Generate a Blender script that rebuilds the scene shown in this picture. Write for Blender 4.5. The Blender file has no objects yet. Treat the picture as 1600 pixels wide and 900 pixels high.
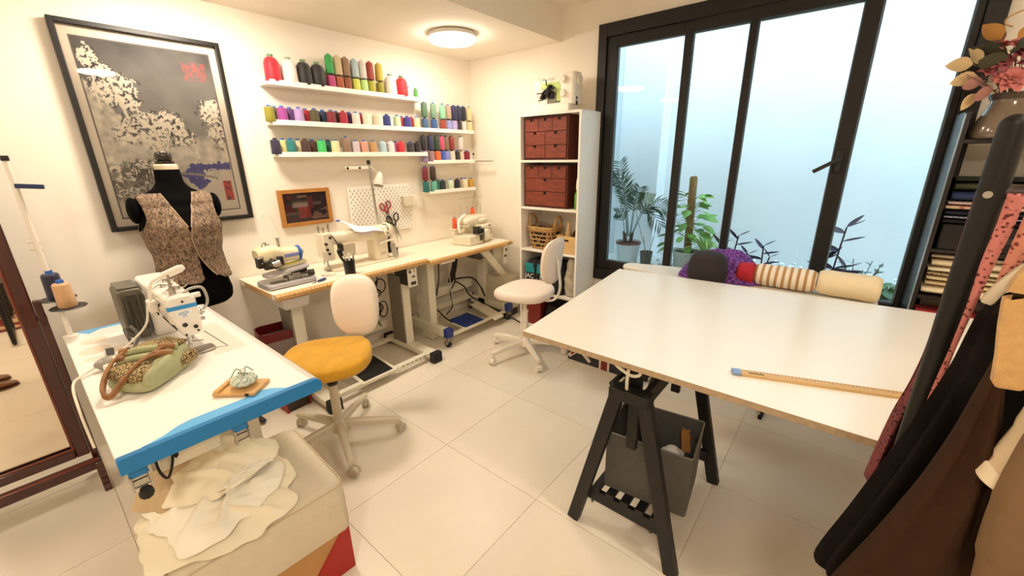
import bpy, bmesh, math, random
from mathutils import Vector, Matrix, noise as mn
from math import sin, cos, pi, radians as RAD, sqrt, atan2

# ---------------------------------------------------------------- camera, sky, exposure
SC = bpy.context.scene
COL = SC.collection
cam_d = bpy.data.cameras.new('camera')
cam = bpy.data.objects.new('camera', cam_d)
COL.objects.link(cam)
cam_d.sensor_width = 36.0
cam_d.lens = 36.0 * 638.73 / 1600.0
cam_d.clip_start = 0.02
_yaw, _pit, _rol = RAD(50.456), RAD(-17.7006), RAD(-0.8257)
_f = Vector((cos(_pit) * sin(_yaw), cos(_pit) * cos(_yaw), sin(_pit)))
_r = Vector((cos(_yaw), -sin(_yaw), 0))
_u = _r.cross(_f)
_R = cos(_rol) * _r + sin(_rol) * _u
_U = -sin(_rol) * _r + cos(_rol) * _u
_m = Matrix((_R, _U, -_f)).transposed().to_4x4()
_m.translation = Vector((0, 0, 1.55))
cam.matrix_world = _m
SC.camera = cam

world = bpy.data.worlds.new('sky')
SC.world = world
world.use_nodes = True
bg = world.node_tree.nodes['Background']
bg.inputs['Color'].default_value = (0.66, 0.84, 1.0, 1)
bg.inputs['Strength'].default_value = 4.0
LAMP_POWER = 62.0            # emission strength of the round ceiling lamps
SC.view_settings.view_transform = 'Standard'
SC.view_settings.look = 'None'
SC.view_settings.exposure = 0.55
SC.view_settings.gamma = 1.0
SC.view_settings.use_curve_mapping = False
SC.cycles.max_bounces = 10
SC.cycles.diffuse_bounces = 6
SC.cycles.transparent_max_bounces = 12
SC.cycles.sample_clamp_indirect = 8.0
SC.cycles.caustics_reflective = False
SC.cycles.caustics_refractive = False

# ---------------------------------------------------------------- helpers
rnd = random.Random(7)


def lin(h):
    """'#rrggbb' -> linear rgb"""
    h = h.lstrip('#')
    out = []
    for i in (0, 2, 4):
        c = int(h[i:i + 2], 16) / 255
        out.append(c / 12.92 if c <= .04045 else ((c + .055) / 1.055) ** 2.4)
    return tuple(out)


MATS = {}


def M(name, col='#ffffff', rough=.5, metal=0.0, var=0.0, scale=12.0, bump=0.0, bscale=None, stretch=None,
      objcol=False, sheen=0.0, coat=0.0, emit=None, trans=0.0, spec=None, alt=None):
    """procedural material: base colour broken up by noise (towards alt or darker by var) and noise bump"""
    if name in MATS:
        return MATS[name]
    m = bpy.data.materials.new(name)
    MATS[name] = m
    m.use_nodes = True
    nt = m.node_tree
    b = nt.nodes['Principled BSDF']
    b.inputs['Roughness'].default_value = rough
    b.inputs['Metallic'].default_value = metal
    if sheen:
        b.inputs['Sheen Weight'].default_value = sheen
    if coat:
        b.inputs['Coat Weight'].default_value = coat
    if trans:
        b.inputs['Transmission Weight'].default_value = trans
    if spec is not None:
        b.inputs['Specular IOR Level'].default_value = spec
    c = lin(col)
    b.inputs['Base Color'].default_value = (*c, 1)
    src = None
    if objcol:
        oi = nt.nodes.new('ShaderNodeObjectInfo')
        src = oi.outputs['Color']
        nt.links.new(src, b.inputs['Base Color'])
    tc = nt.nodes.new('ShaderNodeTexCoord')
    mp = nt.nodes.new('ShaderNodeMapping')
    nt.links.new(tc.outputs['Object'], mp.inputs['Vector'])
    if stretch:
        mp.inputs['Scale'].default_value = stretch
    if var or alt:
        n = nt.nodes.new('ShaderNodeTexNoise')
        n.inputs['Scale'].default_value = scale
        n.inputs['Detail'].default_value = 6
        n.inputs['Roughness'].default_value = .6
        nt.links.new(mp.outputs['Vector'], n.inputs['Vector'])
        r = nt.nodes.new('ShaderNodeMapRange')
        r.inputs['From Min'].default_value = .35
        r.inputs['From Max'].default_value = .65
        nt.links.new(n.outputs['Fac'], r.inputs['Value'])
        mx = nt.nodes.new('ShaderNodeMix')
        mx.data_type = 'RGBA'
        nt.links.new(r.outputs['Result'], mx.inputs['Factor'])
        if src:
            mx.blend_type = 'MULTIPLY'
            nt.links.new(src, mx.inputs['A'])
            mx.inputs['B'].default_value = (1 - var, 1 - var, 1 - var, 1)
        else:
            mx.inputs['A'].default_value = (*c, 1)
            d = lin(alt) if alt else tuple(x * (1 - var) for x in c)
            mx.inputs['B'].default_value = (*d, 1)
        nt.links.new(mx.outputs['Result'], b.inputs['Base Color'])
    if bump:
        n2 = nt.nodes.new('ShaderNodeTexNoise')
        n2.inputs['Scale'].default_value = bscale or scale
        n2.inputs['Detail'].default_value = 4
        nt.links.new(mp.outputs['Vector'], n2.inputs['Vector'])
        bp = nt.nodes.new('ShaderNodeBump')
        bp.inputs['Strength'].default_value = bump
        bp.inputs['Distance'].default_value = .01
        nt.links.new(n2.outputs['Fac'], bp.inputs['Height'])
        nt.links.new(bp.outputs['Normal'], b.inputs['Normal'])
    if emit:
        b.inputs['Emission Color'].default_value = (*lin(emit[0]), 1)
        b.inputs['Emission Strength'].default_value = emit[1]
    return m


def pattern(name, c1, c2, kind='voronoi', scale=20.0, lo=.4, hi=.5, rough=.8, coords='Object', stretch=None, bump=0.0):
    """two-colour procedural print: voronoi, waves, checks, lace or stripes"""
    if name in MATS:
        return MATS[name]
    m = M(name, c1, rough)
    nt = m.node_tree
    b = nt.nodes['Principled BSDF']
    tc = nt.nodes.new('ShaderNodeTexCoord')
    mp = nt.nodes.new('ShaderNodeMapping')
    nt.links.new(tc.outputs[coords], mp.inputs['Vector'])
    if stretch:
        mp.inputs['Scale'].default_value = stretch
    if kind == 'voronoi':
        n = nt.nodes.new('ShaderNodeTexVoronoi')
        n.feature = 'SMOOTH_F1'
        n.inputs['Scale'].default_value = scale
        out = n.outputs['Distance']
    elif kind == 'edge':
        n = nt.nodes.new('ShaderNodeTexVoronoi')
        n.feature = 'DISTANCE_TO_EDGE'
        n.inputs['Scale'].default_value = scale
        out = n.outputs['Distance']
    elif kind == 'wave':
        n = nt.nodes.new('ShaderNodeTexWave')
        n.inputs['Scale'].default_value = scale
        n.inputs['Distortion'].default_value = 1.5
        n.inputs['Detail'].default_value = 1
        out = n.outputs['Fac']
    elif kind == 'stripe':
        n = nt.nodes.new('ShaderNodeTexWave')
        n.inputs['Scale'].default_value = scale
        n.inputs['Distortion'].default_value = .6
        n.bands_direction = 'Y'
        out = n.outputs['Fac']
    elif kind == 'check':
        n = nt.nodes.new('ShaderNodeTexChecker')
        n.inputs['Scale'].default_value = scale
        out = n.outputs['Fac']
    else:
        n = nt.nodes.new('ShaderNodeTexNoise')
        n.inputs['Scale'].default_value = scale
        n.inputs['Detail'].default_value = 5
        n.inputs['Distortion'].default_value = 1.2
        out = n.outputs['Fac']
    nt.links.new(mp.outputs['Vector'], n.inputs['Vector'])
    r = nt.nodes.new('ShaderNodeMapRange')
    r.inputs['From Min'].default_value = lo
    r.inputs['From Max'].default_value = hi
    nt.links.new(out, r.inputs['Value'])
    mx = nt.nodes.new('ShaderNodeMix')
    mx.data_type = 'RGBA'
    mx.inputs['A'].default_value = (*lin(c1), 1)
    mx.inputs['B'].default_value = (*lin(c2), 1)
    nt.links.new(r.outputs['Result'], mx.inputs['Factor'])
    nt.links.new(mx.outputs['Result'], b.inputs['Base Color'])
    if bump:
        bp = nt.nodes.new('ShaderNodeBump')
        bp.inputs['Strength'].default_value = bump
        bp.inputs['Distance'].default_value = .004
        nt.links.new(r.outputs['Result'], bp.inputs['Height'])
        nt.links.new(bp.outputs['Normal'], b.inputs['Normal'])
    return m


def vcol_mat(name, rough=.6, coat=0.0):
    m = M(name, '#ffffff', rough, coat=coat)
    nt = m.node_tree
    a = nt.nodes.new('ShaderNodeAttribute')
    a.attribute_name = 'print'
    nt.links.new(a.outputs['Color'], nt.nodes['Principled BSDF'].inputs['Base Color'])
    return m


def glass(name, tint='#ffffff', ior=1.45, rough=0.0, k=1.0, see=1.0):
    """thin clear pane: transparent, with a Fresnel reflection"""
    m = bpy.data.materials.new(name)
    MATS[name] = m
    m.use_nodes = True
    nt = m.node_tree
    nt.nodes.clear()
    o = nt.nodes.new('ShaderNodeOutputMaterial')
    t = nt.nodes.new('ShaderNodeBsdfTransparent')
    t.inputs['Color'].default_value = (*[x * see for x in lin(tint)], 1)
    g = nt.nodes.new('ShaderNodeBsdfGlossy')
    g.inputs['Roughness'].default_value = rough
    fr = nt.nodes.new('ShaderNodeFresnel')
    fr.inputs['IOR'].default_value = ior
    mu = nt.nodes.new('ShaderNodeMath')
    mu.operation = 'MULTIPLY'
    mu.inputs[1].default_value = k
    mx = nt.nodes.new('ShaderNodeMixShader')
    nt.links.new(fr.outputs[0], mu.inputs[0])
    nt.links.new(mu.outputs[0], mx.inputs[0])
    nt.links.new(t.outputs[0], mx.inputs[1])
    nt.links.new(g.outputs[0], mx.inputs[2])
    nt.links.new(mx.outputs[0], o.inputs[0])
    return m


class MB:
    """collects shapes and links them as ONE mesh object"""

    def __init__(s):
        s.v, s.f, s.mi = [], [], []
        s.cur = 0
        s.X = None

    def add(s, vs, fs):
        o = len(s.v)
        for p in vs:
            p = Vector(p)
            s.v.append(s.X @ p if s.X else p)
        for q in fs:
            s.f.append([o + i for i in q])
            s.mi.append(s.cur)
        return s

    def box(s, c, d, rz=0.0, R=None):
        x, y, z = d[0] / 2, d[1] / 2, d[2] / 2
        vs = [Vector((a * x, b * y, e * z)) for e in (-1, 1) for b in (-1, 1) for a in (-1, 1)]
        R = R or (Matrix.Rotation(rz, 3, 'Z') if rz else None)
        vs = [(R @ p if R else p) + Vector(c) for p in vs]
        return s.add(vs, [(0, 2, 3, 1), (4, 5, 7, 6), (0, 1, 5, 4), (2, 6, 7, 3), (0, 4, 6, 2), (1, 3, 7, 5)])

    def bar(s, a, b, w, h, up=(0, 0, 1)):
        """rectangular bar from a to b; w sideways, h along up"""
        a, b = Vector(a), Vector(b)
        d = (b - a)
        t = d.normalized()
        u = Vector(up)
        sd = t.cross(u)
        if sd.length < 1e-4:
            sd = t.cross(Vector((1, 0, 0)))
        sd.normalize()
        u = sd.cross(t)
        vs = [p + sd * (i * w / 2) + u * (j * h / 2) for p in (a, b) for (i, j) in ((-1, -1), (1, -1), (1, 1), (-1, 1))]
        return s.add(vs, [(0, 3, 2, 1), (4, 5, 6, 7), (0, 1, 5, 4), (1, 2, 6, 5), (2, 3, 7, 6), (3, 0, 4, 7)])

    def cyl(s, a, b, r0, r1=None, n=14):
        return s.tube([a, b], [r0, r0 if r1 is None else r1], n)

    def tube(s, pts, r, n=8, closed=False, flat=1.0, up=None):
        pts = [Vector(p) for p in pts]
        if not isinstance(r, (list, tuple)):
            r = [r] * len(pts)
        rings = []
        prev = Vector(up) if up else None
        L = len(pts)
        for i, p in enumerate(pts):
            if closed:
                t = pts[(i + 1) % L] - pts[i - 1]
            else:
                t = pts[min(i + 1, L - 1)] - pts[max(i - 1, 0)]
            if t.length < 1e-9:
                t = Vector((0, 0, 1))
            t.normalize()
            if prev is None:
                prev = Vector((0, 0, 1)) if abs(t.z) < .9 else Vector((1, 0, 0))
            a = prev - t * prev.dot(t)
            if a.length < 1e-6:
                a = t.orthogonal()
            a.normalize()
            b = t.cross(a)
            prev = a
            rings.append([p + a * (r[i] * cos(2 * pi * k / n)) + b * (r[i] * flat * sin(2 * pi * k / n)) for k in range(n)])
        return s.loft(rings, caps=not closed, loop=closed)

    def loft(s, rings, caps=True, loop=False):
        n = len(rings[0])
        vs = [p for r in rings for p in r]
        fs = []
        L = len(rings)
        for i in range(L if loop else L - 1):
            j = (i + 1) % L
            for k in range(n):
                k2 = (k + 1) % n
                fs.append((i * n + k, i * n + k2, j * n + k2, j * n + k))
        if caps and not loop:
            fs.append(tuple(range(n))[::-1])
            fs.append(tuple((L - 1) * n + k for k in range(n)))
        return s.add(vs, fs)

    def lathe(s, prof, n=20, o=(0, 0, 0), sx=1.0, sy=1.0):
        o = Vector(o)
        rings = [[o + Vector((max(r, 1e-4) * sx * cos(2 * pi * k / n), max(r, 1e-4) * sy * sin(2 * pi * k / n), z)) for k in range(n)] for r, z in prof]
        return s.loft(rings)

    def sph(s, c, r, n=12, m=8):
        if not isinstance(r, (tuple, list)):
            r = (r, r, r)
        c = Vector(c)
        rings = []
        for i in range(m + 1):
            a = -pi / 2 + pi * i / m
            q = max(cos(a), 1e-3)
            rings.append([c + Vector((r[0] * q * cos(2 * pi * k / n), r[1] * q * sin(2 * pi * k / n), r[2] * sin(a))) for k in range(n)])
        return s.loft(rings)

    def prism(s, poly, t0, t1, ax='z'):
        """2-D outline pushed from t0 to t1 along an axis; ax 'z': (x,y), 'y': (x,z), 'x': (y,z)"""
        def P(u, w, t):
            return {'z': (u, w, t), 'y': (u, t, w), 'x': (t, u, w)}[ax]
        n = len(poly)
        vs = [P(u, w, t0) for u, w in poly] + [P(u, w, t1) for u, w in poly]
        fs = [tuple(range(n))[::-1], tuple(range(n, 2 * n))] + [(i, (i + 1) % n, n + (i + 1) % n, n + i) for i in range(n)]
        return s.add(vs, fs)

    def grid(s, fn, nu, nv, wrap=False):
        vs = [fn(i / nu, j / nv) for i in range(nu + (0 if wrap else 1)) for j in range(nv + 1)]
        fs = []
        W = nv + 1
        for i in range(nu):
            i2 = (i + 1) % nu if wrap else i + 1
            for j in range(nv):
                fs.append((i * W + j, i2 * W + j, i2 * W + j + 1, i * W + j + 1))
        return s.add(vs, fs)

    def mesh(s, name, mat, smooth=35):
        me = bpy.data.meshes.new(name)
        me.from_pydata([tuple(p) for p in s.v], [], s.f)
        if isinstance(mat, (list, tuple)):
            for x in mat:
                me.materials.append(x)
            me.polygons.foreach_set('material_index', s.mi)
        elif mat:
            me.materials.append(mat)
        b = bmesh.new()
        b.from_mesh(me)
        bmesh.ops.recalc_face_normals(b, faces=b.faces)
        b.to_mesh(me)
        b.free()
        if smooth:
            me.polygons.foreach_set('use_smooth', [True] * len(me.polygons))
            me.set_sharp_from_angle(angle=RAD(smooth))
        me.update()
        return me

    def build(s, name, mat, par=None, bev=0.0, smooth=35, sub=0, solid=0.0, loc=None, seg=2):
        o = bpy.data.objects.new(name, s.mesh(name, mat, smooth))
        COL.objects.link(o)
        if par:
            o.parent = par
        if loc:
            o.location = loc
        if solid:
            m = o.modifiers.new('thick', 'SOLIDIFY')
            m.thickness = solid
            m.offset = 0
        if bev:
            m = o.modifiers.new('bevel', 'BEVEL')
            m.width = bev
            m.segments = seg
            m.limit_method = 'ANGLE'
            m.angle_limit = RAD(40)
        if sub:
            m = o.modifiers.new('smooth', 'SUBSURF')
            m.levels = m.render_levels = sub
        return o


def tag(o, label, cat, group=None):
    o['label'] = label
    o['category'] = cat
    if group:
        o['group'] = group
    return o


def thing(name, label, cat, loc=(0, 0, 0), rz=0.0, group=None):
    o = bpy.data.objects.new(name, None)
    o.empty_display_size = .05
    COL.objects.link(o)
    o.location = loc
    o.rotation_euler = (0, 0, rz)
    return tag(o, label, cat, group)


def kids(o):
    return [c for c in COL.objects if c.parent == o]


def dup(o, par=None):
    c = o.copy()
    COL.objects.link(c)
    if par:
        c.parent = par
    for ch in kids(o):
        dup(ch, c)
    return c


def struct(o):
    o['kind'] = 'structure'
    return o


def text(body, size, mat, loc, rot, par, name='lettering', ext=.0006, sx=1.0):
    cu = bpy.data.curves.new(name, 'FONT')
    cu.body = body
    cu.size = size
    cu.extrude = ext
    cu.align_x = 'CENTER'
    cu.align_y = 'CENTER'
    t = bpy.data.objects.new(name, cu)
    me = bpy.data.meshes.new_from_object(t)
    bpy.data.objects.remove(t)
    me.materials.clear()
    me.materials.append(mat)
    o = bpy.data.objects.new(name, me)
    COL.objects.link(o)
    o.location = loc
    o.rotation_euler = rot
    o.scale = (sx, 1, 1)
    if par:
        o.parent = par
    return o


def smooth_pts(pts, k=4, closed=False):
    """Catmull-Rom through the points"""
    P = [Vector(p) for p in pts]
    n = len(P)
    out = []
    for i in range(n if closed else n - 1):
        a, b = P[i], P[(i + 1) % n]
        p0 = P[i - 1] if (i or closed) else a
        p3 = P[(i + 2) % n] if (closed or i + 2 < n) else b
        for j in range(k):
            t = j / k
            out.append(.5 * ((2 * a) + (b - p0) * t + (2 * p0 - 5 * a + 4 * b - p3) * t * t + (3 * a - p0 - 3 * b + p3) * t ** 3))
    if not closed:
        out.append(P[-1])
    return out


def rrect(w, h, r, n=5, cx=0.0, cy=0.0):
    """rounded rectangle outline"""
    out = []
    for (sx, sy, a0) in ((1, 1, 0), (-1, 1, 90), (-1, -1, 180), (1, -1, 270)):
        for i in range(n + 1):
            a = RAD(a0 + 90 * i / n)
            out.append((cx + sx * (w / 2 - r) + r * cos(a), cy + sy * (h / 2 - r) + r * sin(a)))
    return out


def fbm(x, y, z=0.0, o=4):
    return mn.fractal(Vector((x, y, z)), 1.0, 2.0, o, noise_basis='PERLIN_ORIGINAL')


# ---------------------------------------------------------------- materials shared by many things
wall_m = M('wall_paint', '#f3ebdd', .85, var=.03, scale=3, bump=.05, bscale=90)
ceil_m = M('ceiling_paint', '#f1e9da', .9, var=.02, scale=2)
white_m = M('white_lacquer', '#f4efe4', .45, var=.02, scale=6)
whiteplastic = M('white_plastic', '#efe9dc', .35)
offwhite = M('off_white_enamel', '#e6dfcb', .38, var=.04, scale=9)
greymetal = M('grey_enamel', '#c9c4b4', .5, var=.06, scale=8)
steel = M('steel', '#b9b6ae', .28, 1.0)
darksteel = M('dark_steel', '#4a4743', .4, .9)
black_m = M('black_plastic', '#141211', .45)
rubber = M('black_rubber', '#1a1918', .8)
black_alu = M('window_aluminium', '#17130f', .5, .2, var=.2, scale=3)
cable_b = M('black_cable', '#15120f', .6)
cable_w = M('white_cable', '#e9e2d2', .5)
wood_l = M('beech_wood', '#d7aa6c', .55, var=.18, scale=9, stretch=(1, 9, 9), bump=.05)
wood_m = M('oak_wood', '#b57a35', .5, var=.25, scale=8, stretch=(2, 12, 12))
mahog = M('mahogany', '#47150d', .28, var=.35, scale=7, stretch=(10, 10, 1.5), coat=.5)
redwood = M('red_stained_pine', '#8a3d26', .55, var=.42, scale=7, stretch=(9, 1.6, 9))
redwood2 = M('dark_red_stained_pine', '#5c2113', .55, var=.4, scale=7, stretch=(9, 1.6, 9))
blackwood = M('black_stained_wood', '#0b0806', .5, var=.25, scale=9, stretch=(6, 6, 1.5), bump=.08)
darkwood = M('dark_brown_wood', '#241913', .5, var=.3, scale=8, stretch=(9, 1.5, 9))
# ---------------------------------------------------------------- room
WX, WY, CZ, CZ2 = 3.15, 3.097, 2.43, 2.66
XL, YF = -2.7, -2.7
floor = struct(MB().box(((XL + WX) / 2, (YF + WY) / 2, -.06), (WX - XL + .4, WY - YF + .4, .11)).build('floor', M('grout', '#d3c6af', .9)))
tile_m = M('floor_tile', '#e9dfcd', .34, var=.07, scale=2.2, bump=.02, bscale=30)
nt = tile_m.node_tree      # each tile a little different, mottled across its own face
oi = nt.nodes.new('ShaderNodeObjectInfo')
for nd in list(nt.nodes):
    if nd.type == 'MAPPING':
        cm = nt.nodes.new('ShaderNodeCombineXYZ')
        ml = nt.nodes.new('ShaderNodeMath')
        ml.operation = 'MULTIPLY'
        ml.inputs[1].default_value = 40
        nt.links.new(oi.outputs['Random'], ml.inputs[0])
        nt.links.new(ml.outputs[0], cm.inputs[0])
        nt.links.new(ml.outputs[0], cm.inputs[1])
        nt.links.new(cm.outputs[0], nd.inputs['Location'])
T = .6275
tile_me = MB().box((0, 0, -.004), (T - .0022, T - .0022, .008)).mesh('tile', tile_m)
nx0, nx1 = -5, 5
ny0, ny1 = -5, 5
for i in range(nx0, nx1):
    for j in range(ny0, ny1):
        t = bpy.data.objects.new('tile', tile_me)
        COL.objects.link(t)
        t.parent = floor
        t.location = ((i + .5) * T, .279 + (j + .5) * T, 0)

t_ = .12
struct(MB().box(((XL + WX) / 2, WY + t_ / 2, 1.33), (WX - XL + 2 * t_, t_, 2.76)).build('wall_back', wall_m))
struct(MB().box((XL - t_ / 2, (YF + WY) / 2, 1.33), (t_, WY - YF, 2.76)).build('wall_left', wall_m))
struct(MB().box(((XL + WX) / 2, YF - t_ / 2, 1.33), (WX - XL + 2 * t_, t_, 2.76)).build('wall_front', wall_m))
WY0, WY1, WZ0, WZ1 = -.395, 1.70, .53, 2.48
wr = MB()
wr.box((WX + t_ / 2, (WY1 + WY) / 2, 1.33), (t_, WY - WY1, 2.76))
wr.box((WX + t_ / 2, (WY0 + YF) / 2, 1.33), (t_, WY0 - YF, 2.76))
wr.box((WX + t_ / 2, (WY0 + WY1) / 2, WZ0 / 2 - .025), (t_, WY1 - WY0, WZ0 + .05))
wr.box((WX + t_ / 2, (WY0 + WY1) / 2, (WZ1 + 2.71) / 2), (t_, WY1 - WY0, 2.71 - WZ1))
struct(wr.build('wall_right', wall_m, smooth=0))
cl = MB()
cl.box(((XL + WX) / 2, (2.05 + WY) / 2, CZ + .15), (WX - XL, WY - 2.05, .30))
cl.box(((XL + WX) / 2, (YF + 2.05) / 2, CZ2 + .05), (WX - XL, 2.05 - YF, .1))
struct(cl.build('ceiling', ceil_m, smooth=0))

# round ceiling lamps: rim, diffuser
lamp_me_rim = lamp_me_dif = None
LOCS = [((2.40, 2.52, CZ), 'round white ceiling lamp on the low ceiling before the corner', 1),
        ((.80, 2.52, CZ), 'round white ceiling lamp above the poster, beyond the top of the picture', 3),
        ((-.80, 2.52, CZ), 'round white ceiling lamp at the far left of the low ceiling', 1),
        ((1.1, -1.35, CZ2), 'round white ceiling lamp on the high ceiling over the cutting table', 2),  # real lamp, moved back so its reflection clears the window, boosted as fill
        ((-.9, -.4, CZ2), 'added round white fill lamp on the high ceiling behind the viewer', 2)]  # added unseen lamp, there only to fill the room with light
glow_m = {1: M('lamp_diffuser_small', '#ffffff', .5, emit=('#fff1df', LAMP_POWER * .50)), 3: M('lamp_diffuser_medium', '#ffffff', .5, emit=('#ffefda', LAMP_POWER * .95)), 2: M('lamp_diffuser_fill', '#ffffff', .5, emit=('#fff1df', LAMP_POWER * 1.2))}  # high ceiling lamps set strongest, to even out the room light
for loc, lab, k in LOCS:
    L = thing('ceiling_lamp', lab, 'lamp', loc, 0, 'round ceiling lamps')
    MB().lathe([(.0, 0), (.165, 0), (.178, -.008), (.178, -.03), (.172, -.034), (.0, -.033)], 40).build('lamp_rim', M('lamp_rim_white', '#d8d4cc', .4), L)
    MB().lathe([(.0, -.034), (.170, -.034), (.168, -.046), (.155, -.058), (.11, -.064), (.0, -.066)], 40).build('lamp_diffuser', glow_m[k], L)

# ---------------------------------------------------------------- window in the right wall
win = struct(thing('window_1', 'x', 'x', (0, 0, 0)))
del win['label'], win['category']
FX = WX + .01
A = black_alu


def ybar(name, y, w, z0, z1, x0, x1, par=win, mat=A):
    return MB().box(((x0 + x1) / 2, y, (z0 + z1) / 2), (x1 - x0, w, z1 - z0)).build(name, mat, par, bev=.003, smooth=0)


def zbar(name, z, h, y0, y1, x0, x1, par=win, mat=A):
    return MB().box(((x0 + x1) / 2, (y0 + y1) / 2, z), (x1 - x0, y1 - y0, h)).build(name, mat, par, bev=.003, smooth=0)


# outer frame
ybar('outer_frame', WY1 - .035, .07, WZ0, WZ1, WX - .03, WX + .1)
ybar('outer_frame', WY0 + .0375, .075, WZ0, WZ1, WX - .03, WX + .1)
zbar('outer_frame', WZ1 - .045, .09, WY0 + .075, WY1 - .07, WX - .03, WX + .1)
zbar('outer_frame', WZ0 + .05, .10, WY0 + .075, WY1 - .07, WX - .03, WX + .1)
zi0, zi1 = WZ0 + .10, WZ1 - .09
# left sash (narrow), set back
for y in (1.59, 1.04):
    ybar('sash_stile', y, .075 if y > 1.3 else .05, zi0, zi1, WX - .012, WX + .05)
zbar('sash_rail', zi1 - .035, .07, 1.065, 1.5525, WX - .012, WX + .05)
zbar('sash_rail', zi0 + .035, .07, 1.065, 1.5525, WX - .012, WX + .05)
# middle sash: stile, glazing bar, meeting post
ybar('glazing_bar', .657, .042, zi0 + .07, zi1 - .07, WX - .012, WX + .05)
post = ybar('meeting_post', .099, .075, zi0, zi1, WX - .035, WX + .05)
zbar('sash_rail', zi1 - .035, .07, .1365, 1.015, WX - .025, WX + .05)
zbar('sash_rail', zi0 + .035, .07, .1365, 1.015, WX - .025, WX + .05)
zbar('sash_rail', zi1 - .035, .07, -.29, .0615, WX - .012, WX + .05)
zbar('sash_rail', zi0 + .035, .07, -.29, .0615, WX - .012, WX + .05)
ybar('sash_stile', -.305, .03, zi0, zi1, WX - .012, WX + .05)
pane_m = glass('window_pane', '#f3f9fa', 1.45, 0.0, .42)
for y0, y1 in ((1.065, 1.5525), (.678, 1.015), (.1365, .636), (-.29, .0615)):
    MB().box((WX + .02, (y0 + y1) / 2, (zi0 + zi1) / 2), (.004, y1 - y0, zi1 - zi0 - .14)).build('pane', pane_m, win, smooth=0)
bead = M('window_gasket', '#6d7f8c', .4)
for y0, y1 in ((1.065, 1.5525), (.678, 1.015), (.1365, .636), (-.29, .0615)):
    g = MB()
    z0, z1 = zi0 + .07, zi1 - .07
    for y in (y0 + .004, y1 - .004):
        g.box((WX + .012, y, (z0 + z1) / 2), (.008, .008, z1 - z0))
    for z in (z0 + .004, z1 - .004):
        g.box((WX + .012, (y0 + y1) / 2, z), (.008, y1 - y0 - .016, .008))
    g.build('gasket', bead, win, smooth=0)
h = MB().box((WX - .045, .105, 1.50), (.02, .032, .12)).build('handle_plate', black_m, win, bev=.004)
MB().cyl((WX - .05, .105, 1.515), (WX - .09, .105, 1.515), .011).bar((WX - .088, .10, 1.518), (WX - .092, .215, 1.445), .016, .022).build('handle_lever', black_m, h, bev=.003)
MB().box((WX - .035, 1.668, 1.17), (.006, .016, .16)).build('latch', darksteel, win, bev=.002)

# ---------------------------------------------------------------- light well outside
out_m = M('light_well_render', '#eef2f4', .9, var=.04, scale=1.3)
OX, OY1, OY0, OZ = 4.5, 2.02, -1.9, .50
struct(MB().box((OX + .06, (OY0 + OY1) / 2, 1.9), (.12, OY1 - OY0 + .24, 3.3)).build('wall_light_well_far', out_m, smooth=0))
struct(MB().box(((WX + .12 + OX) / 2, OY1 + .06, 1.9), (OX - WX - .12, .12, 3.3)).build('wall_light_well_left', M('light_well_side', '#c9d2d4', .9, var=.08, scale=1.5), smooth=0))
struct(MB().box(((WX + .12 + OX) / 2, OY0 - .06, 1.9), (OX - WX - .12, .12, 3.3)).build('wall_light_well_right', out_m, smooth=0))
struct(MB().box(((WX + .12 + OX) / 2, (OY0 + OY1) / 2, OZ - .05), (OX - WX - .12, OY1 - OY0, .1)).build('floor_light_well', M('light_well_floor', '#cfd2cd', .9, var=.15, scale=9), smooth=0))
struct(MB().box((4.38, 1.80, 1.9), (.235, .435, 3.3)).build('trim_light_well_pier', out_m, smooth=0))
# white pebbles along the foot of the wall
pb = MB()
for k in range(430):
    x = rnd.uniform(3.6, OX - .02)
    y = rnd.uniform(OY0 + .6, 1.5)
    s = rnd.uniform(.012, .032)
    z = OZ + s * .5 + (.10 * max(0, (x - 4.1) / .4)) * rnd.random()
    pb.sph((x, y, z), (s, s * rnd.uniform(.7, 1.3), s * .7), 6, 4)
o = pb.build('white_pebbles', M('pebble_white', '#f1f3f2', .7, var=.12, scale=30), smooth=60)
o['kind'] = 'stuff'
tag(o, 'white pebbles heaped along the foot of the light well wall', 'pebbles')
# ---------------------------------------------------------------- picture ledges on the back wall
def ledge(name, x0, x1, zt, label, side_gap=.02):
    t = thing('picture_ledge', label, 'shelf', ((x0 + x1) / 2, WY, zt), 0, 'white thread shelves on the back wall')
    w = x1 - x0
    MB().box((0, -.056, -.009), (w, .112, .018)).build('shelf_board', white_m, t, bev=.002)
    MB().box((0, -.0025, .025), (w, .005, .05)).build('back_strip', white_m, t, bev=.002)
    MB().box((side_gap / 2, -.117, -.003), (w - side_gap, .012, .032)).build('front_lip', white_m, t, bev=.002)
    return t


ledge('top', 1.222, 2.458, 2.030, 'long white thread shelf, the topmost, holding big cones')
ledge('mid', 1.222, 3.058, 1.792, 'longest white thread shelf, second from the top, reaching the corner')
ledge('low', 1.222, 2.466, 1.592, 'long white thread shelf, lowest of the three long ones')
ledge('s1', 2.472, 3.066, 1.524, 'short white thread shelf by the corner, the upper of two', .06)
ledge('s2', 2.462, 3.050, 1.262, 'short white thread shelf by the corner, lowest of all', .06)

# thread cones: the colour sits on each object
thread_m = M('sewing_thread', '#ffffff', .6, objcol=True, var=.16, scale=70, stretch=(1, 1, 6), bump=.12, bscale=160, sheen=.3)
core_m = M('cone_core', '#ffffff', .4, objcol=True)


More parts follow.
